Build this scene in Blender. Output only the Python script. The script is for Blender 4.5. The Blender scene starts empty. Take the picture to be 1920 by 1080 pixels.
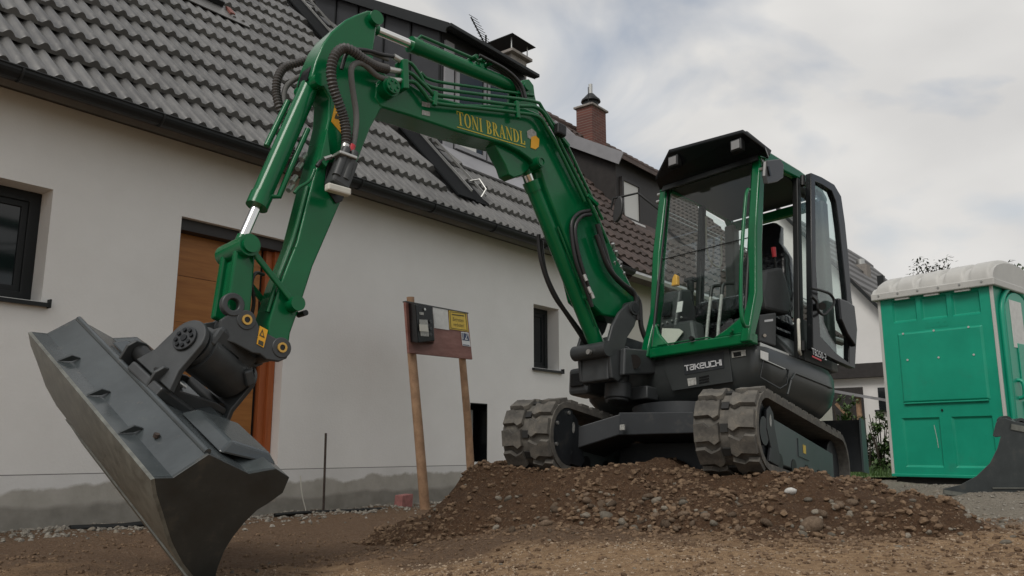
import bpy, bmesh, math, random
import numpy as np
from mathutils import Vector, Matrix, noise

random.seed(11)
rng = np.random.default_rng(11)
scene = bpy.context.scene
COL = scene.collection
R = math.radians
V = Vector

# ------------------------------------------------------------------ camera
FPX = 1560.0                      # focal length in pixels of the 1920 px wide photograph
CAM_H = 0.62
PITCH = math.atan((843 - 540) / FPX)
cam_d = bpy.data.cameras.new('camera'); cam = bpy.data.objects.new('camera', cam_d); COL.objects.link(cam)
cam_d.sensor_width = 36.0; cam_d.lens = FPX / 1920 * 36.0
cam_d.clip_start = 0.05; cam_d.clip_end = 2000
cam.location = (0, 0, CAM_H); cam.rotation_euler = (math.pi / 2 + PITCH, 0, 0)
scene.camera = cam
scene.render.resolution_x, scene.render.resolution_y = 1024, 576

# ------------------------------------------------------------------ sky, sun, exposure
SUN_EL, SUN_AZ = R(50), R(-150)     # azimuth measured from +Y towards +X
world = bpy.data.worlds.new('World'); scene.world = world; world.use_nodes = True
wn, wl = world.node_tree.nodes, world.node_tree.links
wn.clear()
w_out = wn.new('ShaderNodeOutputWorld'); w_bg = wn.new('ShaderNodeBackground')
w_sky = wn.new('ShaderNodeTexSky'); w_sky.sky_type = 'NISHITA'; w_sky.sun_disc = False
w_sky.sun_elevation = SUN_EL; w_sky.sun_rotation = SUN_AZ; w_sky.air_density = 1.3; w_sky.dust_density = 2.0
w_tc = wn.new('ShaderNodeTexCoord'); w_map = wn.new('ShaderNodeMapping')
w_map.inputs['Scale'].default_value = (2.2, 3.4, 4.6); w_map.inputs['Rotation'].default_value = (0.25, 0.55, 0.5)
w_map.inputs['Location'].default_value = (0.35, 0.1, 0.0)
w_n1 = wn.new('ShaderNodeTexNoise'); w_n1.inputs['Scale'].default_value = 1.15; w_n1.inputs['Detail'].default_value = 6; w_n1.inputs['Roughness'].default_value = 0.45
w_n1.inputs['Distortion'].default_value = 0.6
w_r1 = wn.new('ShaderNodeValToRGB'); w_r1.color_ramp.elements[0].position = 0.35; w_r1.color_ramp.elements[1].position = 0.50
w_r1.color_ramp.elements[0].color = (0.22, 0.22, 0.22, 1); w_r1.color_ramp.elements[1].color = (1, 1, 1, 1)
w_n2 = wn.new('ShaderNodeTexNoise'); w_n2.inputs['Scale'].default_value = 2.1; w_n2.inputs['Detail'].default_value = 4; w_n2.inputs['Roughness'].default_value = 0.42
w_r2 = wn.new('ShaderNodeValToRGB'); w_r2.color_ramp.elements[0].position = 0.34; w_r2.color_ramp.elements[1].position = 0.68
w_r2.color_ramp.elements[0].color = (5.75, 5.68, 5.6, 1); w_r2.color_ramp.elements[1].color = (7.0, 6.88, 6.68, 1)
w_mix = wn.new('ShaderNodeMix'); w_mix.data_type = 'RGBA'
wl.new(w_tc.outputs['Generated'], w_map.inputs['Vector'])
wl.new(w_map.outputs['Vector'], w_n1.inputs['Vector']); wl.new(w_map.outputs['Vector'], w_n2.inputs['Vector'])
wl.new(w_n1.outputs['Fac'], w_r1.inputs['Fac']); wl.new(w_n2.outputs['Fac'], w_r2.inputs['Fac'])
wl.new(w_r1.outputs['Color'], w_mix.inputs['Factor'])
wl.new(w_sky.outputs['Color'], w_mix.inputs['A']); wl.new(w_r2.outputs['Color'], w_mix.inputs['B'])
wl.new(w_mix.outputs['Result'], w_bg.inputs['Color']); w_bg.inputs['Strength'].default_value = 0.10
wl.new(w_bg.outputs['Background'], w_out.inputs['Surface'])

sun_d = bpy.data.lights.new('sun', 'SUN'); sun = bpy.data.objects.new('sun', sun_d); COL.objects.link(sun)
sun_d.energy = 1.5; sun_d.angle = R(24); sun_d.color = (1.0, 0.96, 0.9)
sdir = V((math.sin(SUN_AZ) * math.cos(SUN_EL), math.cos(SUN_AZ) * math.cos(SUN_EL), math.sin(SUN_EL)))
sun.rotation_euler = sdir.to_track_quat('Z', 'Y').to_euler(); sun.location = sdir * 60

scene.view_settings.view_transform = 'Standard'; scene.view_settings.look = 'None'
scene.view_settings.gamma = 1.0; scene.view_settings.use_curve_mapping = False
scene.view_settings.exposure = 0.14

# ------------------------------------------------------------------ pixel rays (measuring aid: 1920x1080 photo -> points on real planes)
def ray(px, py):
    a, b = (px - 960) / FPX, (540 - py) / FPX
    return V((a, math.cos(PITCH) - b * math.sin(PITCH), math.sin(PITCH) + b * math.cos(PITCH)))
CAMP = V((0, 0, CAM_H))
def hit(px, py, p0, n):
    r = ray(px, py); t = (p0 - CAMP).dot(n) / r.dot(n); return CAMP + r * t
def at(px, py, Y):
    return hit(px, py, V((0, Y, 0)), V((0, 1, 0)))

# ------------------------------------------------------------------ materials
def mat(name, col, rough=0.5, metal=0.0, var=0.0, vscale=6.0, col2=None, bump=0.0, bscale=60.0, coat=0.0, spec=0.5, coord='Object', detail=5):
    m = bpy.data.materials.new(name); m.use_nodes = True
    nt = m.node_tree; n, l = nt.nodes, nt.links
    b = n['Principled BSDF']
    b.inputs['Base Color'].default_value = (*col, 1); b.inputs['Roughness'].default_value = rough; b.inputs['Metallic'].default_value = metal
    b.inputs['Specular IOR Level'].default_value = spec
    if coat: b.inputs['Coat Weight'].default_value = coat; b.inputs['Coat Roughness'].default_value = 0.08
    tc = n.new('ShaderNodeTexCoord')
    if var or col2:
        no = n.new('ShaderNodeTexNoise'); no.inputs['Scale'].default_value = vscale; no.inputs['Detail'].default_value = detail; no.inputs['Roughness'].default_value = 0.62
        l.new(tc.outputs[coord], no.inputs['Vector'])
        cr = n.new('ShaderNodeValToRGB'); cr.color_ramp.elements[0].position = 0.32; cr.color_ramp.elements[1].position = 0.68
        c2 = col2 if col2 else tuple(min(1, c * (1 + var)) for c in col)
        c1 = col if col2 else tuple(c * (1 - var) for c in col)
        cr.color_ramp.elements[0].color = (*c1, 1); cr.color_ramp.elements[1].color = (*c2, 1)
        l.new(no.outputs['Fac'], cr.inputs['Fac']); l.new(cr.outputs['Color'], b.inputs['Base Color'])
        mr = n.new('ShaderNodeMapRange'); mr.inputs['To Min'].default_value = max(0.02, rough - 0.07); mr.inputs['To Max'].default_value = min(1, rough + 0.09)
        l.new(no.outputs['Fac'], mr.inputs['Value']); l.new(mr.outputs['Result'], b.inputs['Roughness'])
    if bump:
        nb = n.new('ShaderNodeTexNoise'); nb.inputs['Scale'].default_value = bscale; nb.inputs['Detail'].default_value = 4
        l.new(tc.outputs[coord], nb.inputs['Vector'])
        bp = n.new('ShaderNodeBump'); bp.inputs['Strength'].default_value = bump; bp.inputs['Distance'].default_value = 0.01
        l.new(nb.outputs['Fac'], bp.inputs['Height']); l.new(bp.outputs['Normal'], b.inputs['Normal'])
    return m

def glass(name, tint, refl=0.04):
    m = bpy.data.materials.new(name); m.use_nodes = True
    n, l = m.node_tree.nodes, m.node_tree.links
    n.clear()
    o = n.new('ShaderNodeOutputMaterial'); t = n.new('ShaderNodeBsdfTransparent'); g = n.new('ShaderNodeBsdfGlossy')
    t.inputs['Color'].default_value = (*tint, 1); g.inputs['Roughness'].default_value = 0.02
    lw = n.new('ShaderNodeLayerWeight'); lw.inputs['Blend'].default_value = 0.5          # same from both sides of the pane
    p5 = n.new('ShaderNodeMath'); p5.operation = 'POWER'; l.new(lw.outputs['Facing'], p5.inputs[0]); p5.inputs[1].default_value = 4.0
    f = n.new('ShaderNodeMath'); f.operation = 'MULTIPLY_ADD'; l.new(p5.outputs[0], f.inputs[0]); f.inputs[1].default_value = 0.9; f.inputs[2].default_value = refl
    x = n.new('ShaderNodeMixShader')
    l.new(f.outputs[0], x.inputs['Fac']); l.new(t.outputs['BSDF'], x.inputs[1]); l.new(g.outputs['BSDF'], x.inputs[2]); l.new(x.outputs['Shader'], o.inputs['Surface'])
    return m

M = {}
M['green'] = mat('green_paint', (0.001, 0.112, 0.037), 0.2, var=0.12, vscale=3, coat=0.12, spec=0.3)
M['green_edge'] = mat('green_tube_paint', (0.002, 0.092, 0.030), 0.26, coat=0.1, spec=0.35)
M['cast'] = mat('grey_cast_paint', (0.040, 0.044, 0.046), 0.42, var=0.15, vscale=9, bump=0.05, bscale=120)
M['body'] = mat('body_panel_grey', (0.030, 0.034, 0.034), 0.32, var=0.12, vscale=4, bump=0.02, bscale=200)
M['chassis'] = mat('chassis_dark_grey', (0.013, 0.016, 0.019), 0.5, var=0.25, vscale=6)
M['frame_plate'] = mat('track_frame_grey', (0.060, 0.076, 0.078), 0.42, var=0.2, vscale=5)
M['bucket'] = mat('bucket_grey_paint', (0.055, 0.064, 0.067), 0.22, var=0.18, vscale=5, bump=0.03, bscale=40)
M['bucket_side'] = mat('bucket_plate_paint', (0.030, 0.036, 0.037), 0.4, var=0.25, vscale=7)
M['wear_steel'] = mat('worn_steel', (0.125, 0.128, 0.112), 0.45, var=0.35, vscale=14, bump=0.1, bscale=70)
M['chrome'] = mat('chrome_rod', (0.74, 0.74, 0.72), 0.14, metal=1.0)
M['steel'] = mat('zinc_fitting', (0.48, 0.48, 0.46), 0.35, metal=0.8)
M['black'] = mat('black_plastic', (0.009, 0.010, 0.010), 0.45, var=0.2, vscale=8, spec=0.35)
M['blackgloss'] = mat('black_gloss', (0.006, 0.007, 0.008), 0.24, spec=0.35)
M['interior'] = mat('interior_plastic', (0.040, 0.043, 0.044), 0.5, var=0.15)
M['lining'] = mat('cab_lining', (0.13, 0.135, 0.13), 0.7, var=0.12)
M['seatcover'] = mat('seat_film_black', (0.010, 0.010, 0.012), 0.2, bump=0.8, bscale=18)
M['rubber'] = mat('track_rubber_dusty', (0.062, 0.058, 0.052), 0.85, col2=(0.135, 0.125, 0.108), vscale=16, bump=0.15, bscale=90)
M['rubber_dark'] = mat('track_rubber_dark', (0.018, 0.018, 0.017), 0.75, var=0.3, vscale=20)
M['hose'] = mat('hose_black', (0.016, 0.016, 0.017), 0.45)
M['sleeve'] = mat('hose_sleeve_grey', (0.13, 0.13, 0.125), 0.7, bump=0.5, bscale=300)
M['corr'] = mat('corrugated_sleeve', (0.055, 0.052, 0.050), 0.55)
M['white_plastic'] = mat('white_plastic', (0.55, 0.54, 0.48), 0.5)
M['gold'] = mat('gold_print', (0.52, 0.42, 0.03), 0.45)
M['warn'] = mat('warning_yellow', (0.72, 0.36, 0.015), 0.5)
M['brass'] = mat('bush_brass', (0.55, 0.33, 0.07), 0.4, metal=0.3)
M['red'] = mat('red_plastic', (0.45, 0.02, 0.03), 0.4)
M['silver_print'] = mat('silver_print', (0.55, 0.56, 0.57), 0.4)
M['decal_grey'] = mat('decal_grey', (0.32, 0.32, 0.30), 0.5, var=0.35, vscale=60)
M['lamp_glass'] = mat('work_lamp_lens', (0.22, 0.22, 0.22), 0.3)
M['mirror'] = mat('mirror_back', (0.03, 0.03, 0.03), 0.35)
M['cab_glass'] = glass('cab_glass', (0.955, 0.985, 0.975), 0.025)
M['door_glass'] = glass('door_glass', (0.86, 0.94, 0.925), 0.05)
M['window_glass'] = mat('dark_window_glass', (0.010, 0.014, 0.016), 0.06)
M['anthracite'] = mat('anthracite_metal', (0.014, 0.016, 0.017), 0.5, var=0.15, vscale=5, spec=0.3)
M['matte_black'] = mat('matte_black_sheet', (0.010, 0.011, 0.012), 0.85, spec=0.12)
M['cladding'] = mat('dormer_cladding', (0.034, 0.036, 0.041), 0.5, var=0.12, vscale=3)
M['tile'] = mat('roof_tile_grey', (0.122, 0.120, 0.116), 0.38, var=0.22, vscale=2.2, bump=0.12, bscale=140)
M['tile_brown'] = mat('roof_tile_brown', (0.066, 0.045, 0.038), 0.65, var=0.4, vscale=1.6, bump=0.15, bscale=120)
M['apron'] = mat('zinc_sheet', (0.27, 0.27, 0.285), 0.42, var=0.08, vscale=3)
M['white_frame'] = mat('white_window_frame', (0.62, 0.62, 0.61), 0.4)
M['blind'] = mat('window_blind', (0.62, 0.62, 0.60), 0.6)
M['wood_dark'] = mat('dark_wood_cladding', (0.024, 0.021, 0.020), 0.6, var=0.3, vscale=7)
M['brick'] = mat('chimney_brick', (0.19, 0.055, 0.038), 0.8, var=0.35, vscale=12, bump=0.3, bscale=30)
M['concrete'] = mat('concrete', (0.24, 0.22, 0.20), 0.85, var=0.2, vscale=8, bump=0.2, bscale=60)
M['beige_wall'] = mat('beige_render', (0.55, 0.53, 0.48), 0.9, var=0.05, vscale=2)
M['far_white'] = mat('far_white_render', (0.72, 0.71, 0.69), 0.9, var=0.04, vscale=1)
M['post_wood'] = mat('post_wood', (0.22, 0.13, 0.075), 0.75, col2=(0.38, 0.24, 0.145), vscale=9, bump=0.25, bscale=50)
M['rust'] = mat('rusty_rod', (0.05, 0.035, 0.028), 0.8, var=0.4, vscale=30)
M['toilet'] = mat('toilet_green_plastic', (0.006, 0.29, 0.18), 0.38, var=0.10, vscale=2.2, bump=0.06, bscale=25)
M['toilet_roof'] = mat('toilet_white_roof', (0.47, 0.465, 0.44), 0.5, var=0.10, vscale=3)
M['toilet_trim'] = mat('toilet_grey_trim', (0.48, 0.48, 0.45), 0.55)
M['paper'] = mat('paper', (0.62, 0.62, 0.60), 0.8, var=0.08, vscale=20)
M['sign_yellow'] = mat('sign_yellow', (0.62, 0.44, 0.07), 0.6, var=0.1, vscale=14)
M['sign_ink'] = mat('sign_ink', (0.06, 0.055, 0.03), 0.7)
M['number_blue'] = mat('number_blue', (0.030, 0.045, 0.11), 0.4)
M['number_white'] = mat('number_white', (0.65, 0.66, 0.67), 0.5)
M['leaf'] = mat('leaf_green', (0.035, 0.075, 0.018), 0.6, col2=(0.085, 0.15, 0.035), vscale=3.5, coord='Object')
M['leaf_dark'] = mat('leaf_dark', (0.018, 0.032, 0.014), 0.65, col2=(0.045, 0.07, 0.028), vscale=3.0)
M['bark'] = mat('bark', (0.05, 0.038, 0.028), 0.9, var=0.3)

def vary(m, lo, hi, speck=None):
    # every piece its own shade, plus light weathering blotches
    n, l = m.node_tree.nodes, m.node_tree.links; b = n['Principled BSDF']; src = b.inputs['Base Color'].links[0].from_socket
    oi = n.new('ShaderNodeObjectInfo'); mr = n.new('ShaderNodeMapRange'); mr.inputs['To Min'].default_value = lo; mr.inputs['To Max'].default_value = hi; l.new(oi.outputs['Random'], mr.inputs['Value'])
    h = n.new('ShaderNodeHueSaturation'); l.new(mr.outputs['Result'], h.inputs['Value']); l.new(src, h.inputs['Color']); l.new(h.outputs['Color'], b.inputs['Base Color'])
    if speck:
        tc = n.new('ShaderNodeTexCoord'); no = n.new('ShaderNodeTexNoise'); no.inputs['Scale'].default_value = speck[0]; no.inputs['Detail'].default_value = 8; no.inputs['Roughness'].default_value = 0.7
        l.new(tc.outputs['Object'], no.inputs['Vector']); r = n.new('ShaderNodeMapRange'); r.inputs['From Min'].default_value = speck[1]; r.inputs['From Max'].default_value = speck[1] + 0.12; r.inputs['To Max'].default_value = speck[2]
        l.new(no.outputs['Fac'], r.inputs['Value']); x = n.new('ShaderNodeMix'); x.data_type = 'RGBA'; l.new(r.outputs['Result'], x.inputs['Factor']); l.new(h.outputs['Color'], x.inputs['A']); x.inputs['B'].default_value = (*speck[3], 1); l.new(x.outputs['Result'], b.inputs['Base Color'])
vary(M['tile'], 0.76, 1.16, (9.0, 0.56, 0.5, (0.20, 0.195, 0.18)))
vary(M['tile_brown'], 0.7, 1.25)
vary(M['rubber'], 0.85, 1.15, (11.0, 0.55, 0.6, (0.20, 0.175, 0.14)))
vary(M['toilet'], 0.97, 1.03, (2.6, 0.58, 0.35, (0.035, 0.22, 0.15)))
vary(M['bucket'], 1.0, 1.0, (18.0, 0.60, 0.5, (0.12, 0.11, 0.095)))
vary(M['bucket_side'], 1.0, 1.0, (7.0, 0.55, 0.5, (0.075, 0.068, 0.055)))
vary(M['chassis'], 1.0, 1.0, (6.0, 0.58, 0.4, (0.07, 0.06, 0.048)))
# ------------------------------------------------------------------ mesh building
def ortho(d):
    d = d.normalized(); u = V((0, 0, 1)) if abs(d.z) < 0.9 else V((1, 0, 0))
    a = d.cross(u).normalized(); return a, a.cross(d).normalized()

class MB:
    def __init__(self): self.v, self.f = [], []
    def add(self, vs, fs):
        o = len(self.v); self.v += [tuple(x) for x in vs]; self.f += [tuple(i + o for i in f) for f in fs]; return self
    def box(self, lo, hi):
        (x0, y0, z0), (x1, y1, z1) = lo, hi
        return self.hexa([(x0, y0, z0), (x1, y0, z0), (x1, y1, z0), (x0, y1, z0), (x0, y0, z1), (x1, y0, z1), (x1, y1, z1), (x0, y1, z1)])
    def hexa(self, p):
        return self.add(p, [(3, 2, 1, 0), (4, 5, 6, 7), (0, 1, 5, 4), (1, 2, 6, 5), (2, 3, 7, 6), (3, 0, 4, 7)])
    def prism(self, pts, off):
        n = len(pts); off = V(off); a = [V(p) for p in pts]
        nrm = V((0, 0, 0))
        for i in range(n): nrm += a[i].cross(a[(i + 1) % n])
        if nrm.dot(off) > 0: a = a[::-1]
        b = [p + off for p in a]
        return self.add(a + b, [tuple(range(n)), tuple(range(2 * n - 1, n - 1, -1))] + [(i, i + n, (i + 1) % n + n, (i + 1) % n) for i in range(n)])
    def ring(self, outer, inner, off):
        n = len(outer); off = V(off)
        A = [V(p) for p in outer]; B = [V(p) for p in inner]
        nrm = V((0, 0, 0))
        for i in range(n): nrm += A[i].cross(A[(i + 1) % n])
        if nrm.dot(off) > 0: A = A[::-1]; B = B[::-1]
        vs = A + B + [p + off for p in A] + [p + off for p in B]; fs = []
        for i in range(n):
            j = (i + 1) % n
            fs += [(i, j, n + j, n + i), (2 * n + j, 2 * n + i, 3 * n + i, 3 * n + j), (j, i, 2 * n + i, 2 * n + j), (n + i, n + j, 3 * n + j, 3 * n + i)]
        return self.add(vs, fs)
    def beam(self, p0, p1, w, h, up=(0, 0, 1)):
        p0, p1 = V(p0), V(p1); d = (p1 - p0).normalized(); s = d.cross(V(up)).normalized(); u = s.cross(d)
        s *= w / 2; u *= h / 2
        return self.hexa([p0 - s - u, p0 + s - u, p1 + s - u, p1 - s - u, p0 - s + u, p0 + s + u, p1 + s + u, p1 - s + u])
    def cyl(self, p0, p1, r0, r1=None, n=18):
        p0, p1 = V(p0), V(p1); r1 = r0 if r1 is None else r1; a, b = ortho(p1 - p0)
        vs = []
        for p, r in ((p0, r0), (p1, r1)):
            vs += [p + (a * math.cos(2 * math.pi * i / n) + b * math.sin(2 * math.pi * i / n)) * r for i in range(n)]
        return self.add(vs, [tuple(range(n)), tuple(range(2 * n - 1, n - 1, -1))] + [(i, i + n, (i + 1) % n + n, (i + 1) % n) for i in range(n)])
    def annulus(self, p0, p1, ro, ri, n=20):
        p0, p1 = V(p0), V(p1); a, b = ortho(p1 - p0); vs, fs = [], []
        for p, r in ((p0, ro), (p1, ro), (p1, ri), (p0, ri)):
            vs += [p + (a * math.cos(2 * math.pi * i / n) + b * math.sin(2 * math.pi * i / n)) * r for i in range(n)]
        for k in range(4):
            for i in range(n):
                j = (i + 1) % n; k2 = (k + 1) % 4
                fs.append((k * n + i, k2 * n + i, k2 * n + j, k * n + j))
        return self.add(vs, fs)
    def tube(self, path, r, n=8, corr=0.0, pitch=0.02):
        P = [V(p) for p in path]
        a = None; rings = []
        for i, p in enumerate(P):
            t = (P[min(i + 1, len(P) - 1)] - P[max(i - 1, 0)]).normalized()
            if a is None: a, _ = ortho(t)
            a = (a - t * a.dot(t)).normalized(); b = t.cross(a)
            rr = r[i] if isinstance(r, (list, tuple)) else r
            if corr: rr = rr * (1 + (corr if i % 2 else -corr))
            rings.append([p + (a * math.cos(2 * math.pi * k / n) + b * math.sin(2 * math.pi * k / n)) * rr for k in range(n)])
        vs = [q for rg in rings for q in rg]; fs = [tuple(range(n - 1, -1, -1)), tuple(range((len(P) - 1) * n, len(P) * n))]
        for i in range(len(P) - 1):
            for k in range(n):
                k2 = (k + 1) % n; fs.append((i * n + k, i * n + k2, (i + 1) * n + k2, (i + 1) * n + k))
        return self.add(vs, fs)
    def build(self, name, m, parent=None, smooth=32, bevel=0.0, seg=2):
        me = bpy.data.meshes.new(name); me.from_pydata(self.v, [], self.f); me.update()
        if bevel == 0 or True:
            b = bmesh.new(); b.from_mesh(me); bmesh.ops.recalc_face_normals(b, faces=b.faces); b.to_mesh(me); b.free()
        if smooth:
            me.polygons.foreach_set('use_smooth', [True] * len(me.polygons)); me.set_sharp_from_angle(angle=R(smooth))
        me.materials.append(M[m] if isinstance(m, str) else m)
        o = bpy.data.objects.new(name, me); COL.objects.link(o)
        if parent: o.parent = parent
        if bevel:
            bv = o.modifiers.new('bevel', 'BEVEL'); bv.width = bevel; bv.segments = seg; bv.limit_method = 'ANGLE'; bv.angle_limit = R(40); bv.harden_normals = False
        return o

def smooth_path(pts, step=0.03, tension=0.5):
    P = [V(p) for p in pts]; P = [P[0] * 2 - P[1]] + P + [P[-1] * 2 - P[-2]]; out = []
    for i in range(1, len(P) - 2):
        L = (P[i + 1] - P[i]).length; k = max(2, int(L / step))
        for j in range(k):
            t = j / k; a, b, c, d = P[i - 1], P[i], P[i + 1], P[i + 2]
            out.append(0.5 * ((2 * b) + (c - a) * t + (2 * a - 5 * b + 4 * c - d) * t * t + (3 * b - a - 3 * c + d) * t ** 3))
    out.append(P[-2]); return out

def tag(o, label=None, cat=None, group=None, kind=None):
    if label: o['label'] = label
    if cat: o['category'] = cat
    if group: o['group'] = group
    if kind: o['kind'] = kind
    return o
def empty(name, loc=(0, 0, 0), mtx=None):
    o = bpy.data.objects.new(name, None); COL.objects.link(o); o.empty_display_size = 0.2
    if mtx is not None: o.matrix_world = mtx
    else: o.location = loc
    return o
def dup(o, parent=None):
    c = o.copy(); COL.objects.link(c); c.parent = parent; return c
def text_mesh(name, s, m, parent, origin, xdir, ydir, width=None, height=None, depth=0.002):
    cu = bpy.data.curves.new(name, 'FONT'); cu.body = s; cu.size = 1.0; cu.resolution_u = 3
    ob = bpy.data.objects.new(name, cu); COL.objects.link(ob)
    dg = bpy.context.evaluated_depsgraph_get(); me = bpy.data.meshes.new_from_object(ob.evaluated_get(dg))
    bpy.data.objects.remove(ob); 
    co = np.zeros(len(me.vertices) * 3); me.vertices.foreach_get('co', co); co = co.reshape(-1, 3)
    lo, hi = co.min(0), co.max(0)
    sx = (width / (hi[0] - lo[0])) if width else None; sy = (height / (hi[1] - lo[1])) if height else None
    sx = sx or sy; sy = sy or sx
    xd, yd, og = V(xdir).normalized(), V(ydir).normalized(), V(origin)
    new = [og + xd * ((c[0] - lo[0]) * sx) + yd * ((c[1] - lo[1]) * sy) for c in co]
    me.vertices.foreach_set('co', np.array([x for p in new for x in p])); me.update()
    me.materials.clear(); me.materials.append(M[m])
    o = bpy.data.objects.new(name, me); COL.objects.link(o); o.parent = parent
    return o

def sm(a, b, x):
    t = max(0.0, min(1.0, (x - a) / (b - a))); return t * t * (3 - 2 * t)

# ------------------------------------------------------------------ frames of the place
def rot(yaw, pitch, roll):
    cp, sp, cr, sr = math.cos(pitch), math.sin(pitch), math.cos(roll), math.sin(roll)
    Ry = Matrix(((cp, 0, -sp), (0, 1, 0), (sp, 0, cp))); Rx = Matrix(((1, 0, 0), (0, cr, -sr), (0, sr, cr)))
    return Matrix.Rotation(yaw, 3, 'Z') @ Ry @ Rx
EO = V((1.353, 6.53, 0.323)); UFM = rot(-2.159, 0.125, 0.016); SLEW = -0.233; UPM = UFM @ Matrix.Rotation(SLEW, 3, 'Z')
UFI = UFM.inverted(); UPI = UPM.inverted()
HD = V((0.61972, 0.78482, 0)); HN = V((-0.78482, 0.61972, 0)); HP = V((-2.9442, 7.6670, 0.0))
HM = Matrix(((HD.x, HN.x, 0, HP.x), (HD.y, HN.y, 0, HP.y), (0, 0, 1, 0), (0, 0, 0, 1)))
HI = HM.inverted()

# ------------------------------------------------------------------ ground and earth pile
def fb(x, y, s, o=4, seed=0.0):
    return noise.fractal(V((x * s, y * s, seed)), 1.0, 2.0, o)
def ground_h(x, y):
    g = 0.175 * sm(-1.1, 0.5, x + 0.25 * fb(x, y, 0.7, 3, 4.4)) * (1 - sm(5.4, 7.4, y + 0.3 * x))
    g += 0.27 * sm(2.4, 4.2, x) * sm(4.8, 7.6, y)
    g += 0.06 * sm(1.2, 3.0, x) * sm(3.0, 4.5, y) * (1 - sm(5.5, 7.0, y))
    g += 0.05 * sm(40, 200, math.hypot(x, y)) * 0
    # shallow rut in front of the wall on the left
    rx, ry = x + 2.15, y - 5.2
    g -= 0.07 * math.exp(-((rx * 0.78 + ry * 0.3) / 0.16) ** 2 - ((ry * 0.9 - rx * 0.2) / 0.55) ** 2)
    if math.hypot(x, y) < 16:
        g += 0.026 * fb(x, y, 1.3, 4, 3.1) + 0.016 * fb(x, y, 5.0, 5, 8.2) + 0.008 * max(0.0, 0.5 - abs(fb(x, y, 15.0, 3, 1.2)))
    return g
def pile_raw(x, y):
    q = UFI @ (V((x, y, EO.z)) - EO); f, l = q.x, q.y
    zt = EO.z + UFM[2][0] * f + UFM[2][1] * l
    df = max(f - 1.12, -1.75 - f, 0.0); dl = max((l - 1.18) * 0.84, (-1.05 - l) * 1.15, 0.0)
    dist = math.hypot(df, dl)
    if f > 1.12: zt = EO.z + UFM[2][0] * 1.12 + UFM[2][1] * l
    wob = 0.22 * fb(x, y, 1.3, 4, 5.5)
    z = zt + 0.012 - 0.55 * max(0.0, dist + wob - 0.05)
    z += 0.09 * math.exp(-((l - 1.20) / 0.20) ** 2 - ((f + 0.55) / 0.75) ** 2)         # earth pushed up beside the track
    z += 0.13 * math.exp(-((l) / 0.30) ** 2) * sm(1.25, 0.5, f) if f > 0.5 else 0.13 * math.exp(-((l) / 0.30) ** 2)                  # ridge between the tracks
    z += 0.07 * math.exp(-((l + 1.12) / 0.22) ** 2 - ((f - 0.75) / 0.5) ** 2)
    z += 0.16 * math.exp(-((f + 0.95) / 0.45) ** 2) * (1 - sm(0.40, 0.55, abs(l)))
    z -= 0.06 * math.exp(-((l - 0.72) / 0.30) ** 2 - ((f - 1.28) / 0.16) ** 2)         # hollow under the track nose
    z += 0.055 * fb(x, y, 2.4, 4, 1.7) + 0.030 * fb(x, y, 8.0, 4, 2.9) + 0.020 * max(0.0, 0.55 - abs(fb(x, y, 17.0, 3, 7.7)))
    # tracks press the earth flat
    if -1.25 < f < 1.0 and 0.50 < abs(l) < 0.94: z = min(z, zt + 0.018)
    elif 1.0 <= f < 1.24 and 0.48 < abs(l) < 0.96:
        z = min(z, EO.z + UFM[2][0] * f + 0.28 - math.sqrt(max(0.0, 0.285 ** 2 - (f - 0.97) ** 2)) + 0.01)
    return z
def surf(x, y): return max(ground_h(x, y), pile_raw(x, y))

def soil_material():
    m = bpy.data.materials.new('soil'); m.use_nodes = True; n, l = m.node_tree.nodes, m.node_tree.links
    b = n['Principled BSDF']; b.inputs['Roughness'].default_value = 0.95; b.inputs['Specular IOR Level'].default_value = 0.2
    tc = n.new('ShaderNodeTexCoord')
    def nz(s, d=6, r=0.6):
        k = n.new('ShaderNodeTexNoise'); k.inputs['Scale'].default_value = s; k.inputs['Detail'].default_value = d; k.inputs['Roughness'].default_value = r
        l.new(tc.outputs['Object'], k.inputs['Vector']); return k
    def ramp(k, p0, c0, p1, c1):
        r = n.new('ShaderNodeValToRGB'); r.color_ramp.elements[0].position = p0; r.color_ramp.elements[1].position = p1
        r.color_ramp.elements[0].color = (*c0, 1); r.color_ramp.elements[1].color = (*c1, 1); l.new(k.outputs['Fac'], r.inputs['Fac']); return r
    def mix(f, a, c, t='MIX'):
        x = n.new('ShaderNodeMix'); x.data_type = 'RGBA'; x.blend_type = t
        (l.new(f, x.inputs['Factor']) if not isinstance(f, float) else setattr(x.inputs['Factor'], 'default_value', f))
        l.new(a, x.inputs['A']); l.new(c, x.inputs['B']); return x.outputs['Result']
    return m, n, l, b, tc, nz, ramp, mix

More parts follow.
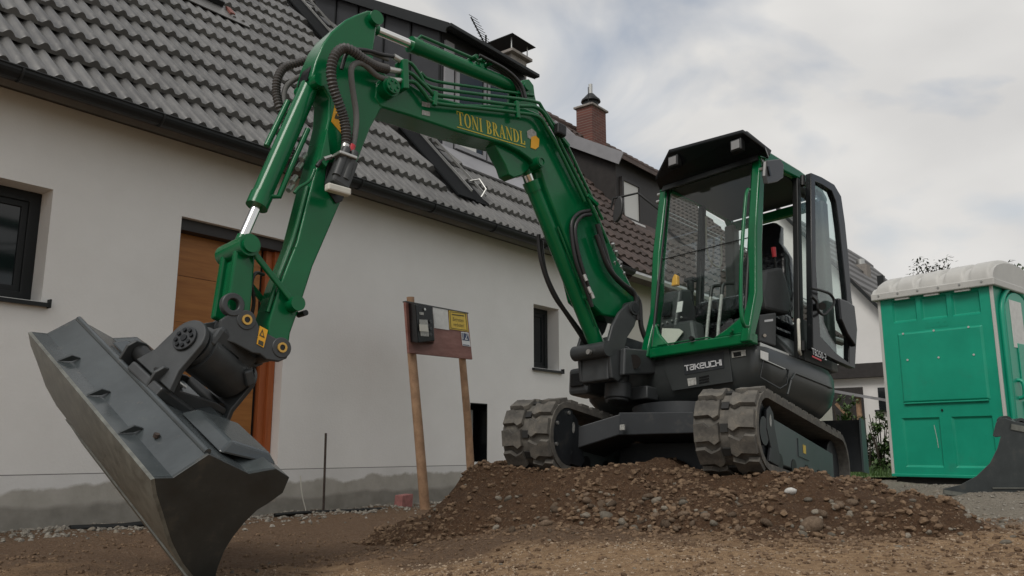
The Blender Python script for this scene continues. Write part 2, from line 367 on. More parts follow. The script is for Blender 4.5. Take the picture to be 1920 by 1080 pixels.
def make_soil(name, c_dark, c_mid, c_light, clay=None, grey=None, fine=38):
    m, n, l, b, tc, nz, ramp, mix = soil_material(); m.name = name
    base = ramp(nz(fine, 8, 0.7), 0.30, c_dark, 0.70, c_mid).outputs['Color']
    spots = ramp(nz(fine * 2.6, 3), 0.58, (0, 0, 0), 0.72, (1, 1, 1)).outputs['Color']
    lt = n.new('ShaderNodeRGB'); lt.outputs[0].default_value = (*c_light, 1)
    c = mix(spots, base, lt.outputs[0])
    if clay:
        sp = n.new('ShaderNodeSeparateXYZ'); l.new(tc.outputs['Object'], sp.inputs[0])
        # lighter, trampled clay near the front of the plot; pale gravel road on the right
        k = nz(1.6, 5)
        ma = n.new('ShaderNodeMath'); ma.operation = 'MULTIPLY_ADD'; l.new(k.outputs['Fac'], ma.inputs[0]); ma.inputs[1].default_value = 1.9; l.new(sp.outputs['Y'], ma.inputs[2])
        r = n.new('ShaderNodeMapRange'); l.new(ma.outputs[0], r.inputs['Value']); r.inputs['From Min'].default_value = 5.55; r.inputs['From Max'].default_value = 5.05
        cl = ramp(nz(22, 7, 0.7), 0.32, clay[0], 0.70, clay[1]).outputs['Color']
        c = mix(r.outputs['Result'], c, cl)
        ma2 = n.new('ShaderNodeMath'); ma2.operation = 'MULTIPLY_ADD'; l.new(k.outputs['Fac'], ma2.inputs[0]); ma2.inputs[1].default_value = 1.2
        ad = n.new('ShaderNodeMath'); ad.operation = 'MULTIPLY_ADD'; l.new(sp.outputs['Y'], ad.inputs[0]); ad.inputs[1].default_value = -0.10; l.new(sp.outputs['X'], ad.inputs[2])
        l.new(ad.outputs[0], ma2.inputs[2])
        r2 = n.new('ShaderNodeMapRange'); l.new(ma2.outputs[0], r2.inputs['Value']); r2.inputs['From Min'].default_value = 2.55; r2.inputs['From Max'].default_value = 3.1
        gr = ramp(nz(45, 6, 0.7), 0.30, grey[0], 0.70, grey[1]).outputs['Color']
        c = mix(r2.outputs['Result'], c, gr)
    l.new(c, b.inputs['Base Color'])
    bp = n.new('ShaderNodeBump'); bp.inputs['Strength'].default_value = 1.0; bp.inputs['Distance'].default_value = 0.04
    l.new(nz(fine * 1.3, 6, 0.7).outputs['Fac'], bp.inputs['Height']); l.new(bp.outputs['Normal'], b.inputs['Normal'])
    return m
M['soil'] = make_soil('soil_ground', (0.105, 0.064, 0.039), (0.225, 0.148, 0.094), (0.32, 0.27, 0.21),
                      clay=((0.24, 0.145, 0.078), (0.53, 0.36, 0.215)), grey=((0.19, 0.165, 0.13), (0.38, 0.34, 0.28)))
M['pile_soil'] = make_soil('soil_pile', (0.056, 0.031, 0.018), (0.138, 0.080, 0.045), (0.22, 0.17, 0.12), fine=34)

def axis(pts):
    out = []
    for a, b, s in pts: out += list(np.arange(a, b, s))
    return out + [pts[-1][1]]
def grid(name, xs, ys, hf, m, keep=None):
    nx, ny = len(xs), len(ys); vs = [(x, y, hf(x, y)) for y in ys for x in xs]
    fs = []
    for j in range(ny - 1):
        for i in range(nx - 1):
            q = (j * nx + i, j * nx + i + 1, (j + 1) * nx + i + 1, (j + 1) * nx + i)
            if keep is None or any(keep(vs[k]) for k in q): fs.append(q)
    me = bpy.data.meshes.new(name); me.from_pydata(vs, [], fs)
    b = bmesh.new(); b.from_mesh(me); bmesh.ops.delete(b, geom=[v for v in b.verts if not v.link_faces], context='VERTS'); b.to_mesh(me); b.free()
    me.polygons.foreach_set('use_smooth', [True] * len(me.polygons)); me.materials.append(M[m]); me.update()
    o = bpy.data.objects.new(name, me); COL.objects.link(o); return o
gx = axis([(-600, -60, 90), (-60, -8, 6.5), (-8, -3.4, 0.25), (-3.4, 5.2, 0.045), (5.2, 12, 0.3), (12, 60, 6), (60, 600, 90)])
gy = axis([(-60, 0, 15), (0, 2.6, 0.3), (2.6, 6.5, 0.042), (6.5, 10.2, 0.08), (10.2, 30, 0.6), (30, 120, 9), (120, 900, 90)])
ground = tag(grid('ground', gx, gy, ground_h, 'soil'), kind='structure')
px_ = axis([(-1.6, 4.6, 0.035)]); py_ = axis([(3.6, 9.6, 0.035)])
pile = tag(grid('earth_pile', px_, py_, lambda x, y: max(pile_raw(x, y), ground_h(x, y) - 0.06), 'pile_soil', keep=lambda v: pile_raw(v[0], v[1]) > ground_h(v[0], v[1]) - 0.05), kind='structure')
def on_ground(px, py):
    r = ray(px, py); t = 2.0
    while t < 14:
        p = CAMP + r * t
        if p.z <= surf(p.x, p.y): return p
        t += 0.02
    return None
# grass strip and path edge behind the pile, right
def lawn_h(x, y): return 0.30 + 0.03 * fb(x, y, 0.8, 3, 9.0)
M['grass'] = mat('lawn', (0.05, 0.085, 0.022), 0.9, col2=(0.12, 0.17, 0.05), vscale=30, bump=0.8, bscale=90)
tag(grid('lawn', axis([(3.2, 14, 0.5)]), axis([(9.6, 22, 0.5)]), lambda x, y: lawn_h(x, y), 'grass'), kind='structure')
gb = MB()
for i in range(5200):
    x, y = random.uniform(3.3, 7.4), random.uniform(9.6, 14.5); z = lawn_h(x, y) - 0.01
    h = random.uniform(0.05, 0.14); a = random.uniform(0, 6.28); w = 0.008; lx, ly = random.gauss(0, 0.04), random.gauss(0, 0.04)
    gb.add([(x - w * math.cos(a), y - w * math.sin(a), z), (x + w * math.cos(a), y + w * math.sin(a), z), (x + lx, y + ly, z + h)], [(0, 1, 2)])
tag(gb.build('grass', 'leaf', smooth=0), 'green lawn grass behind the earth pile', 'grass', kind='stuff')

# ------------------------------------------------------------------ white house
white_house = tag(empty('white_house', mtx=HM), 'white rendered house with grey tiled roof and dark dormer', 'house')
PHI = R(47); CP, SP = math.cos(PHI), math.sin(PHI)
def RP(x, s, h=0.0): return V((x, -0.4 + s * CP - h * SP, 3.45 + s * SP + h * CP))

def wall_sheet(mb, x0, x1, z0, z1, holes, y=0.0, depth=0.2):
    xs = sorted({x0, x1, *[h[0] for h in holes], *[h[1] for h in holes]}); zs = sorted({z0, z1, *[h[2] for h in holes], *[h[3] for h in holes]})
    for i in range(len(xs) - 1):
        for j in range(len(zs) - 1):
            cx, cz = (xs[i] + xs[i + 1]) / 2, (zs[j] + zs[j + 1]) / 2
            if any(h[0] < cx < h[1] and h[2] < cz < h[3] for h in holes): continue
            mb.add([(xs[i], y, zs[j]), (xs[i + 1], y, zs[j]), (xs[i + 1], y, zs[j + 1]), (xs[i], y, zs[j + 1])], [(0, 1, 2, 3)])
    for a, b, c, d in holes:
        mb.add([(a, y, c), (a, y + depth, c), (a, y + depth, d), (a, y, d)], [(0, 1, 2, 3)])
        mb.add([(b, y, c), (b, y, d), (b, y + depth, d), (b, y + depth, c)], [(0, 1, 2, 3)])
        mb.add([(a, y, d), (a, y + depth, d), (b, y + depth, d), (b, y, d)], [(0, 1, 2, 3)])
        mb.add([(a, y, c), (b, y, c), (b, y + depth, c), (a, y + depth, c)], [(0, 1, 2, 3)])

def render_material():
    m, n, l, b, tc, nz, ramp, mix = soil_material(); m.name = 'white_render_with_cement_base'
    b.inputs['Roughness'].default_value = 0.9; b.inputs['Specular IOR Level'].default_value = 0.25
    sp = n.new('ShaderNodeSeparateXYZ'); l.new(tc.outputs['Object'], sp.inputs[0])
    white = ramp(nz(0.9, 7, 0.65), 0.28, (0.74, 0.73, 0.705), 0.72, (0.82, 0.815, 0.795)).outputs['Color']
    lower = ramp(nz(3.0, 5), 0.3, (0.68, 0.675, 0.66), 0.7, (0.74, 0.735, 0.72)).outputs['Color']
    cem1 = ramp(nz(5.0, 6), 0.3, (0.36, 0.345, 0.305), 0.7, (0.46, 0.44, 0.40)).outputs['Color']
    cem2 = ramp(nz(6.0, 6), 0.3, (0.22, 0.208, 0.183), 0.7, (0.31, 0.295, 0.262)).outputs['Color']
    def edge(z, amp, k, soft=0.008):
        ma = n.new('ShaderNodeMath'); ma.operation = 'MULTIPLY_ADD'; l.new(k.outputs['Fac'], ma.inputs[0]); ma.inputs[1].default_value = amp; l.new(sp.outputs['Z'], ma.inputs[2])
        r = n.new('ShaderNodeMapRange'); l.new(ma.outputs[0], r.inputs['Value']); r.inputs['From Min'].default_value = z + amp * 0.5 + soft; r.inputs['From Max'].default_value = z + amp * 0.5 - soft
        return r.outputs['Result']
    flat = nz(0.01, 0)
    c = mix(edge(0.427, 0.0, flat, 0.003), white, lower)
    c = mix(edge(0.33, 0.30, nz(1.7, 6, 0.6), 0.016), c, cem1)
    c = mix(edge(0.17, 0.26, nz(1.1, 6, 0.55), 0.02), c, cem2)
    line = n.new('ShaderNodeMath'); line.operation = 'COMPARE'; l.new(sp.outputs['Z'], line.inputs[0]); line.inputs[1].default_value = 0.427; line.inputs[2].default_value = 0.004
    dk = n.new('ShaderNodeRGB'); dk.outputs[0].default_value = (0.25, 0.245, 0.235, 1)
    c = mix(line.outputs[0], c, dk.outputs[0])
    l.new(c, b.inputs['Base Color'])
    bp = n.new('ShaderNodeBump'); bp.inputs['Strength'].default_value = 0.3; bp.inputs['Distance'].default_value = 0.010
    l.new(nz(42, 8, 0.7).outputs['Fac'], bp.inputs['Height']); l.new(bp.outputs['Normal'], b.inputs['Normal'])
    return m
M['render'] = render_material()
WIN_A = (-2.75, -1.365, 1.79, 2.73); DOOR = (-0.22, 0.99, 0.12, 2.76); WIN_B = (5.25, 5.875, 1.765, 2.68); NICHE = (3.89, 4.235, 0.465, 1.21)
mb = MB(); wall_sheet(mb, -7.0, 7.3, -0.4, 3.56, [WIN_A, DOOR, WIN_B, NICHE], depth=0.30)
mb.add([(7.3, 0, -0.4), (7.3, 9, -0.4), (7.3, 9, 3.56), (7.3, 0, 3.56)], [(0, 1, 2, 3)])
mb.add([(-7, 0, -0.4), (-7, 0, 3.56), (-7, 9, 3.56), (-7, 9, -0.4)], [(0, 1, 2, 3)])
mb.build('wall', 'render', white_house, smooth=0)

def window(par, x0, x1, z0, z1, y, fw=0.09, frame='anthracite', pane='window_glass', sill=True, mullion=None):
    f = MB(); f.ring([(x0, y, z0), (x1, y, z0), (x1, y, z1), (x0, y, z1)], [(x0 + fw, y, z0 + fw), (x1 - fw, y, z0 + fw), (x1 - fw, y, z1 - fw), (x0 + fw, y, z1 - fw)], (0, 0.07, 0))
    # sash, set back a little
    g = fw * 0.96; f2 = fw + 0.05
    f.ring([(x0 + g, y + 0.018, z0 + g), (x1 - g, y + 0.018, z0 + g), (x1 - g, y + 0.018, z1 - g), (x0 + g, y + 0.018, z1 - g)],
           [(x0 + f2, y + 0.018, z0 + f2), (x1 - f2, y + 0.018, z0 + f2), (x1 - f2, y + 0.018, z1 - f2), (x0 + f2, y + 0.018, z1 - f2)], (0, 0.05, 0))
    w = f.build('window', frame, par, smooth=0, bevel=0.006)
    MB().box((x0 + f2 - 0.005, y + 0.035, z0 + f2 - 0.005), (x1 - f2 + 0.005, y + 0.05, z1 - f2 + 0.005)).build('pane', pane, w, smooth=0)
    if sill:
        s = MB(); s.hexa([(x0 - 0.04, -0.05, z0 - 0.045), (x1 + 0.055, -0.05, z0 - 0.045), (x1 + 0.055, y + 0.02, z0 - 0.02), (x0 - 0.04, y + 0.02, z0 - 0.02),
                          (x0 - 0.04, -0.05, z0 - 0.012), (x1 + 0.055, -0.05, z0 - 0.012), (x1 + 0.055, y + 0.02, z0 + 0.012), (x0 - 0.04, y + 0.02, z0 + 0.012)])
        s.box((x1 + 0.046, -0.055, z0 - 0.05), (x1 + 0.058, y - 0.005, z0 + 0.02)); s.build('sill', 'anthracite', w, smooth=0)
    return w
window(white_house, WIN_A[0], WIN_A[1], WIN_A[2], WIN_A[3], 0.205)
window(white_house, WIN_B[0], WIN_B[1], WIN_B[2], WIN_B[3], 0.205, fw=0.07)
# entrance: raw timber door leaf, dark head, orange frame
def wood_material(name, c1, c2, sx=1.2, sz=14):
    m, n, l, b, tc, nz, ramp, mix = soil_material(); m.name = name; b.inputs['Roughness'].default_value = 0.5; b.inputs['Specular IOR Level'].default_value = 0.4
    mp = n.new('ShaderNodeMapping'); mp.inputs['Scale'].default_value = (sx, sx, sz); l.new(tc.outputs['Object'], mp.inputs['Vector'])
    k = nz(2.0, 8, 0.65); l.new(mp.outputs['Vector'], k.inputs['Vector'])
    c = ramp(k, 0.28, c1, 0.74, c2).outputs['Color']
    l.new(c, b.inputs['Base Color']); return m
M['door_wood'] = wood_material('door_plywood', (0.255, 0.095, 0.020), (0.40, 0.168, 0.040))
M['frame_wood'] = wood_material('door_frame_wood', (0.30, 0.075, 0.022), (0.42, 0.13, 0.04), 12, 1)
ent = MB(); a, b_, c_, d_ = DOOR
ent.box((a + 0.005, 0.17, c_), (a + 0.075, 0.25, d_ - 0.06)); ent.box((b_ - 0.075, 0.12, c_), (b_ - 0.005, 0.25, d_ - 0.06))
ent_o = ent.build('entrance_door', 'frame_wood', white_house, smooth=0, bevel=0.004)
MB().box((a + 0.003, 0.06, d_ - 0.11), (b_ - 0.003, 0.24, d_ - 0.002)).build('door_head', 'wood_dark', ent_o, smooth=0)
lx0, lx1 = a + 0.075, b_ - 0.20
zc = [c_, 0.72, 1.28, 1.80, 2.24, d_ - 0.11]
for i in range(5): MB().box((lx0, 0.185 + 0.004 * (i % 2), zc[i] + 0.002), (lx1, 0.21, zc[i + 1] - 0.002)).build('board', 'door_wood', ent_o, smooth=0)
MB().box((lx1 + 0.002, 0.22, c_), (lx1 + 0.045, 0.25, d_ - 0.11)).build('gap_strip', 'black', ent_o, smooth=0)
MB().box((lx1 + 0.047, 0.16, c_), (b_ - 0.077, 0.25, d_ - 0.11)).build('side_board', 'frame_wood', ent_o, smooth=0)
# meter niche with grey cabinet and yellow sticker
nb = MB(); nb.add([(NICHE[0], 0.235, NICHE[2]), (NICHE[1], 0.235, NICHE[2]), (NICHE[1], 0.235, NICHE[3]), (NICHE[0], 0.235, NICHE[3])], [(0, 1, 2, 3)])
for xx in (NICHE[0], NICHE[1]): nb.box((xx - (0.012 if xx == NICHE[1] else -0.001), 0.004, NICHE[2] + 0.002), (xx + (-0.001 if xx == NICHE[1] else 0.012), 0.232, NICHE[3] - 0.002))
nb.box((NICHE[0] + 0.013, 0.004, NICHE[3] - 0.012), (NICHE[1] - 0.013, 0.232, NICHE[3] - 0.002))
niche = nb.build('meter_niche', 'blackgloss', white_house, smooth=0)
MB().box((NICHE[0] + 0.02, 0.16, NICHE[2] + 0.22), (NICHE[1] - 0.10, 0.23, NICHE[3] - 0.08)).build('cabinet', 'decal_grey', niche, smooth=0, bevel=0.01)
MB().box((NICHE[0] + 0.06, 0.15, NICHE[3] - 0.26), (NICHE[0] + 0.17, 0.158, NICHE[3] - 0.17)).build('sticker', 'sign_yellow', niche, smooth=0)
MB().cyl((4.06, 0.02, 0.46), (4.06, 0.02, 0.1), 0.022).build('pipe', 'post_wood', niche)

# roof
rb = MB()
x0r, x1r, SR = -7.0, 7.3, 7.9
rb.hexa([RP(x0r, 0.02, -0.14), RP(x1r, 0.02, -0.14), RP(x1r, SR, -0.14), RP(x0r, SR, -0.14), RP(x0r, 0.02, -0.03), RP(x1r, 0.02, -0.03), RP(x1r, SR, -0.03), RP(x0r, SR, -0.03)])
ridge = RP(0, SR); 
rb.hexa([(x0r, ridge.y + 5.3, 3.9), (x1r, ridge.y + 5.3, 3.9), (x1r, ridge.y, ridge.z - 0.1), (x0r, ridge.y, ridge.z - 0.1), (x0r, ridge.y + 5.3, 4.0), (x1r, ridge.y + 5.3, 4.0), (x1r, ridge.y, ridge.z), (x0r, ridge.y, ridge.z)])
roof = rb.build('roof', 'tile', white_house, smooth=0)
ROLL, COURSE = 0.138, 0.527
def tile_mesh(name, m, roll, length, hh=0.032, rolls=2, th=0.020, seg=7):
    prof = []
    for k in range(rolls):
        for i in range(seg + (1 if k == rolls - 1 else 0)):
            t = i / seg; d = (t - 0.5) / 0.5
            prof.append(((k + t) * roll, hh * max(0.0, 1 - (abs(d) / 0.62) ** 2.4) if abs(d) < 0.62 else 0.0))
    n = len(prof); w = rolls * roll; vs, fs = [], []
    for y in (0.0, 0.012, length):
        for x, z in prof: vs.append((x - w / 2 + 0.0012 * (1 if x < w / 2 else -1), y, z * (0.93 if y == 0 else 1) - (0.004 if y == 0 else 0)))
    for x, z in prof: vs.append((x - w / 2, 0.0, -th))
    for j in (0, 1):
        for i in range(n - 1): fs.append((j * n + i, j * n + i + 1, (j + 1) * n + i + 1, (j + 1) * n + i))
    for i in range(n - 1): fs.append((3 * n + i, 3 * n + i + 1, i + 1, i))
    me = bpy.data.meshes.new(name); me.from_pydata(vs, [], fs); me.polygons.foreach_set('use_smooth', [True] * len(fs)); me.set_sharp_from_angle(angle=R(50)); me.materials.append(M[m])
    return me
def to_px(p):
    v = V(p) - CAMP; dd = v.y * math.cos(PITCH) + v.z * math.sin(PITCH); vv = -v.y * math.sin(PITCH) + v.z * math.cos(PITCH)
    return (960 + FPX * v.x / dd, 540 - FPX * vv / dd, dd) if dd > 0.1 else (-9999, -9999, dd)
def lay_tiles(par, me, spots, limit, tilt, name, mname):
    # nearest tiles in view are single objects, the others one mesh
    scored = []
    for (x, s) in spots:
        P = RP(x, s, 0.0); q = to_px(HM @ P); vis = -60 < q[0] < 1980 and -80 < q[1] < 1080
        scored.append((q[2] + (0 if vis else 1000), x, s))
    scored.sort()
    rest = MB(); tv = [v.co.copy() for v in me.vertices]; tf = [tuple(p.vertices) for p in me.polygons]
    for i, (q, x, s) in enumerate(scored):
        P = RP(x, s, 0.026 + tilt * 0.36); jit = random.gauss(0, 0.002)
        if i < limit:
            o = bpy.data.objects.new(name, me); COL.objects.link(o); o.parent = par; o.location = P + V((0, 0, random.gauss(0, 0.0015))); o.rotation_euler = (PHI - tilt, 0, jit)
        else:
            mt = Matrix.Translation(P) @ Matrix.Rotation(PHI - tilt, 4, 'X')
            rest.add([mt @ v for v in tv], tf)
    if rest.v:
        o = rest.build('roof_tiles_beyond', mname, par, smooth=50); o['kind'] = 'stuff'
tm = tile_mesh('roof_tile', 'tile', ROLL, COURSE + 0.07, hh=0.043, th=0.036)
spots = []
for c in range(0, 15):
    s = 0.0 + c * COURSE
    for i in range(-26, 37):
        x = i * 2 * ROLL + (ROLL if c % 2 else 0)
        if x > 7.15 or x < -6.9: continue
        if 3.42 < x < 4.10 and s > 0.3: continue
        if 4.10 <= x < 4.62 and s > 7: continue
        if 4.34 < x < 7.0 and s > 1.25: continue
        if 0.05 < x < 1.50 and 3.4 < s < 5.2: continue
        spots.append((x, s))
lay_tiles(roof, tm, spots, 300, math.atan(0.066 / COURSE), 'roof_tile', 'tile')
# dark sheet strip and roof ladder beside the dormer
st = MB(); st.hexa([RP(3.44, 0.44, 0.075), RP(3.77, 0.44, 0.075), RP(3.77, 7.8, 0.075), RP(3.44, 7.8, 0.075), RP(3.44, 0.44, 0.10), RP(3.77, 0.44, 0.10), RP(3.77, 7.8, 0.10), RP(3.44, 7.8, 0.10)])
st.hexa([RP(3.77, 0.50, 0.03), RP(4.12, 0.50, 0.03), RP(4.12, 7.8, 0.03), RP(3.77, 7.8, 0.03), RP(3.77, 0.50, 0.06), RP(4.12, 0.50, 0.06), RP(4.12, 7.8, 0.06), RP(3.77, 7.8, 0.06)])
st.build('sheet_strip', 'matte_black', roof, smooth=0)
ladder = MB()
for x in (3.80, 4.09): ladder.beam(RP(x, 0.62, 0.135), RP(x, 7.7, 0.135), 0.016, 0.03, (0, -SP, CP))
lad = ladder.build('roof_ladder', 'steel', white_house, smooth=0)
s = 0.9
while s < 7.6:
    MB().cyl(RP(3.81, s, 0.12), RP(4.08, s, 0.12), 0.008, n=8).build('rung', 'anthracite', lad); s += 0.42
MB().tube([RP(4.05, 0.98, 0.12), RP(4.1, 0.9, 0.22), RP(4.08, 0.68, 0.2), RP(4.0, 0.6, 0.1)], 0.012).build('hook', 'steel', lad)
# gutter
gt = MB(); N = 10
for i in range(N):
    a0, a1 = math.pi + math.pi * i / N, math.pi + math.pi * (i + 1) / N
    for rr, sgn in ((0.078, 1), (0.070, -1)):
        q = [(x, -0.455 + rr * math.cos(t), 3.452 + rr * math.sin(t)) for x, t in ((-7, a0), (7.3, a0), (7.3, a1), (-7, a1))]
        gt.add(q, [(0, 1, 2, 3) if sgn > 0 else (3, 2, 1, 0)])
gt.tube([(-7, -0.535, 3.456), (7.3, -0.535, 3.456)], 0.008, n=6)
gut = gt.build('gutter', 'anthracite', white_house, smooth=40)
for i in range(0, 12):
    x = -6.4 + i * 1.13
    MB().tube([(x, -0.455 + 0.083 * math.cos(math.pi + math.pi * k / 8), 3.452 + 0.083 * math.sin(math.pi + math.pi * k / 8)) for k in range(9)] + [(x, -0.36, 3.47)], 0.010, n=6).build('gutter_bracket', 'anthracite', gut)
MB().hexa([(-7, -0.38, 3.40), (7.3, -0.38, 3.40), (7.3, 0.02, 3.47), (-7, 0.02, 3.47), (-7, -0.38, 3.44), (7.3, -0.38, 3.44), (7.3, 0.02, 3.55), (-7, 0.02, 3.55)]).build('soffit', 'wood_dark', white_house, smooth=0)
# skylight, open a little, with reddish flashing end
sk = MB(); sx0, sx1, s0, s1 = 0.10, 1.36, 3.90, 5.3
def ringR(mb, x0, x1, s0, s1, w, h0, h1):
    o = [(x0, s0), (x1, s0), (x1, s1), (x0, s1)]; i_ = [(x0 + w, s0 + w), (x1 - w, s0 + w), (x1 - w, s1 - w), (x0 + w, s1 - w)]
    mb.ring([RP(*p, h0) for p in o], [RP(*p, h0) for p in i_], RP(0, 0, h1) - RP(0, 0, h0))
ringR(sk, sx0, sx1, s0, s1, 0.09, 0.0, 0.16)
sky_w = sk.build('skylight', 'anthracite', roof, smooth=0, bevel=0.006)
pg = MB(); pg.hexa([RP(sx0 + .08, s0 + .08, 0.10), RP(sx1 - .08, s0 + .08, 0.10), RP(sx1 - .08, s1 - .08, 0.10), RP(sx0 + .08, s1 - .08, 0.10), RP(sx0 + .08, s0 + .08, 0.115), RP(sx1 - .08, s0 + .08, 0.115), RP(sx1 - .08, s1 - .08, 0.115), RP(sx0 + .08, s1 - .08, 0.115)])
pg.build('pane', 'window_glass', sky_w, smooth=0)
fl = MB(); fl.hexa([RP(sx0 - .1, s0 - 0.34, 0.075), RP(sx1 + .28, s0 - 0.34, 0.075), RP(sx1 + .28, s0 + .0, 0.07), RP(sx0 - .1, s0 + .0, 0.07), RP(sx0 - .1, s0 - 0.34, 0.088), RP(sx1 + .28, s0 - 0.34, 0.088), RP(sx1 + .28, s0 + .0, 0.085), RP(sx0 - .1, s0 + .0, 0.085)])
fl.build('flashing', 'tile', sky_w, smooth=0)
M['copper'] = mat('reddish_flashing', (0.20, 0.07, 0.055), 0.6)
fr = MB(); fr.hexa([RP(1.40, s0 - 0.16, 0.09), RP(1.47, s0 - 0.16, 0.09), RP(1.47, s0 + .02, 0.09), RP(1.40, s0 + .02, 0.09), RP(1.40, s0 - 0.16, 0.12), RP(1.47, s0 - 0.16, 0.12), RP(1.47, s0 + .02, 0.12), RP(1.40, s0 + .02, 0.12)])
fr.build('flashing_end', 'copper', sky_w, smooth=0)

# dormer: cheek at x = 4.6 rises with a 30 degree shed roof
DX0, DX1, DY = 4.62, 6.78, 1.30
def drz(y): return 7.18 + (y - 1.26) * 0.58
def rz(y): return 3.45 + (y + 0.4) * SP / CP
dm = MB()
yb = (7.18 - 1.26 * 0.58 - 3.45 - 0.4 * SP / CP) / (SP / CP - 0.58)
dm.prism([(DX0, DY, rz(DY) - 0.25), (DX0, yb, rz(yb) - 0.3), (DX0, yb, drz(yb) - 0.08), (DX0, DY, drz(DY) - 0.08)], (DX1 - DX0, 0, 0))
dormer = dm.build('dormer', 'cladding', white_house, smooth=0)
# standing seams on the cheek
y = DY + 0.0
for y in (1.31, 1.98, 2.62, 3.3, 3.9):
    MB().box((DX0 - 0.028, y, rz(y) + 0.02), (DX0 - 0.002, y + 0.03, drz(y) - 0.1)).build('seam', 'anthracite', dormer, smooth=0)
dr = MB(); e = 0.22
dr.hexa([(DX0 - 0.10, DY - e, drz(DY - e) - 0.07), (DX1, DY - e, drz(DY - e) - 0.07), (DX1, yb, drz(yb) - 0.07), (DX0 - 0.10, yb, drz(yb) - 0.07), (DX0 - 0.10, DY - e, drz(DY - e) + 0.02), (DX1, DY - e, drz(DY - e) + 0.02), (DX1, yb, drz(yb) + 0.02), (DX0 - 0.10, yb, drz(yb) + 0.02)])
dro = dr.build('dormer_roof', 'anthracite', dormer, smooth=0)
ve = MB(); ve.beam((DX0 - 0.115, DY - e, drz(DY - e) - 0.045), (DX0 - 0.115, yb, drz(yb) - 0.045), 0.03, 0.16); ve.beam((DX0 - 0.14, DY - e, drz(DY - e) - 0.13), (DX0 - 0.14, yb, drz(yb) - 0.13), 0.02, 0.02)
ve.build('verge_board', 'anthracite', dro, smooth=0)
MB().box((DX0 - 0.14, DY - e - 0.10, drz(DY - e) - 0.06), (DX1, DY - e - 0.005, drz(DY - e) + 0.0)).build('dormer_gutter', 'anthracite', dro, smooth=0, bevel=0.01)
# front band of windows above the sheet apron
fy = DY - 0.03
for x0, x1, kind in ((4.66, 4.86, 'panel'), (4.90, 5.62, 'w'), (5.66, 6.40, 'w'), (6.44, 6.74, 'panel')):
    if kind == 'panel': MB().box((x0, fy - 0.02, 5.10), (x1, fy + 0.02, 6.95)).build('front_panel', 'apron', dormer, smooth=0); continue
    f = MB(); f.ring([(x0, fy, 5.22), (x1, fy, 5.22), (x1, fy, 6.72), (x0, fy, 6.72)], [(x0 + .06, fy, 5.28), (x1 - .06, fy, 5.28), (x1 - .06, fy, 6.66), (x0 + .06, fy, 6.66)], (0, -0.05, 0))
    w = f.build('window', 'apron', dormer, smooth=0)
    MB().box((x0 + .06, fy - 0.03, 5.28), (x1 - .06, fy - 0.02, 6.66)).build('pane', 'window_glass', w, smooth=0)
    MB().box((x0 + .08, fy - 0.045, 5.27), (x1 - .24, fy - 0.032, 5.62)).build('blind', 'blind', w, smooth=0)
ap = MB(); ap.hexa([RP(4.36, 1.60, 0.05), RP(6.95, 1.60, 0.05), (6.95, DY - 0.02, 5.12), (4.60, DY - 0.02, 5.12), RP(4.36, 1.60, 0.08), RP(6.95, 1.60, 0.08), (6.95, DY - 0.02, 5.22), (4.60, DY - 0.02, 5.22)])
ap.build('apron', 'apron', dormer, smooth=0)
# plastered chimney with plate cowl
def house_y(px, py, y):
    return HI @ hit(px, py, HP + HN * y, HN)
cy0 = 3.3
pc = house_y(970, 150, cy0); pt = house_y(975, 112, cy0)
ch = MB(); cx = pc.x; ch.box((cx - 0.27, cy0 - 0.05, pc.z - 1.6), (cx + 0.27, cy0 + 0.55, pt.z))
cho = ch.build('chimney', 'concrete', white_house, smooth=0, bevel=0.01)
MB().box((cx - 0.36, cy0 - 0.15, pt.z + 0.002), (cx + 0.36, cy0 + 0.65, pt.z + 0.07)).build('chimney_slab', 'concrete', cho, smooth=0, bevel=0.01)
for sx in (-0.28, 0.28):
    for sy in (-0.06, 0.56): MB().cyl((cx + sx, cy0 + sy, pt.z + 0.06), (cx + sx, cy0 + sy, pt.z + 0.36), 0.014, n=8).build('cowl_leg', 'steel', cho)
MB().hexa([(cx - 0.42, cy0 - 0.2, pt.z + 0.35), (cx + 0.42, cy0 - 0.2, pt.z + 0.35), (cx + 0.42, cy0 + 0.7, pt.z + 0.35), (cx - 0.42, cy0 + 0.7, pt.z + 0.35),
           (cx - 0.40, cy0 - 0.18, pt.z + 0.375), (cx + 0.40, cy0 - 0.18, pt.z + 0.375), (cx + 0.40, cy0 + 0.68, pt.z + 0.375), (cx - 0.40, cy0 + 0.68, pt.z + 0.375)]).build('chimney_cowl', 'anthracite', cho, smooth=0)
# television aerial
ay = 3.0; b0, b1 = house_y(911, 86, ay), house_y(883, 32, ay)
an = MB(); an.cyl(b0, b1, 0.016, n=6)
b2 = house_y(911, 66, ay); an.cyl(V((b2.x, ay, b2.z)), V((b2.x + 0.02, ay, b2.z - 1.4)), 0.02, n=6)
aer = an.build('aerial', 'anthracite', white_house)
for i in range(9):
    p = b1.lerp(b0, 0.03 + i * 0.11); MB().cyl(p - V((0.13 + .008 * i, 0.05, 0)), p + V((0.13 + .008 * i, -0.05, 0)), 0.006, n=5).build('aerial_element', 'anthracite', aer)

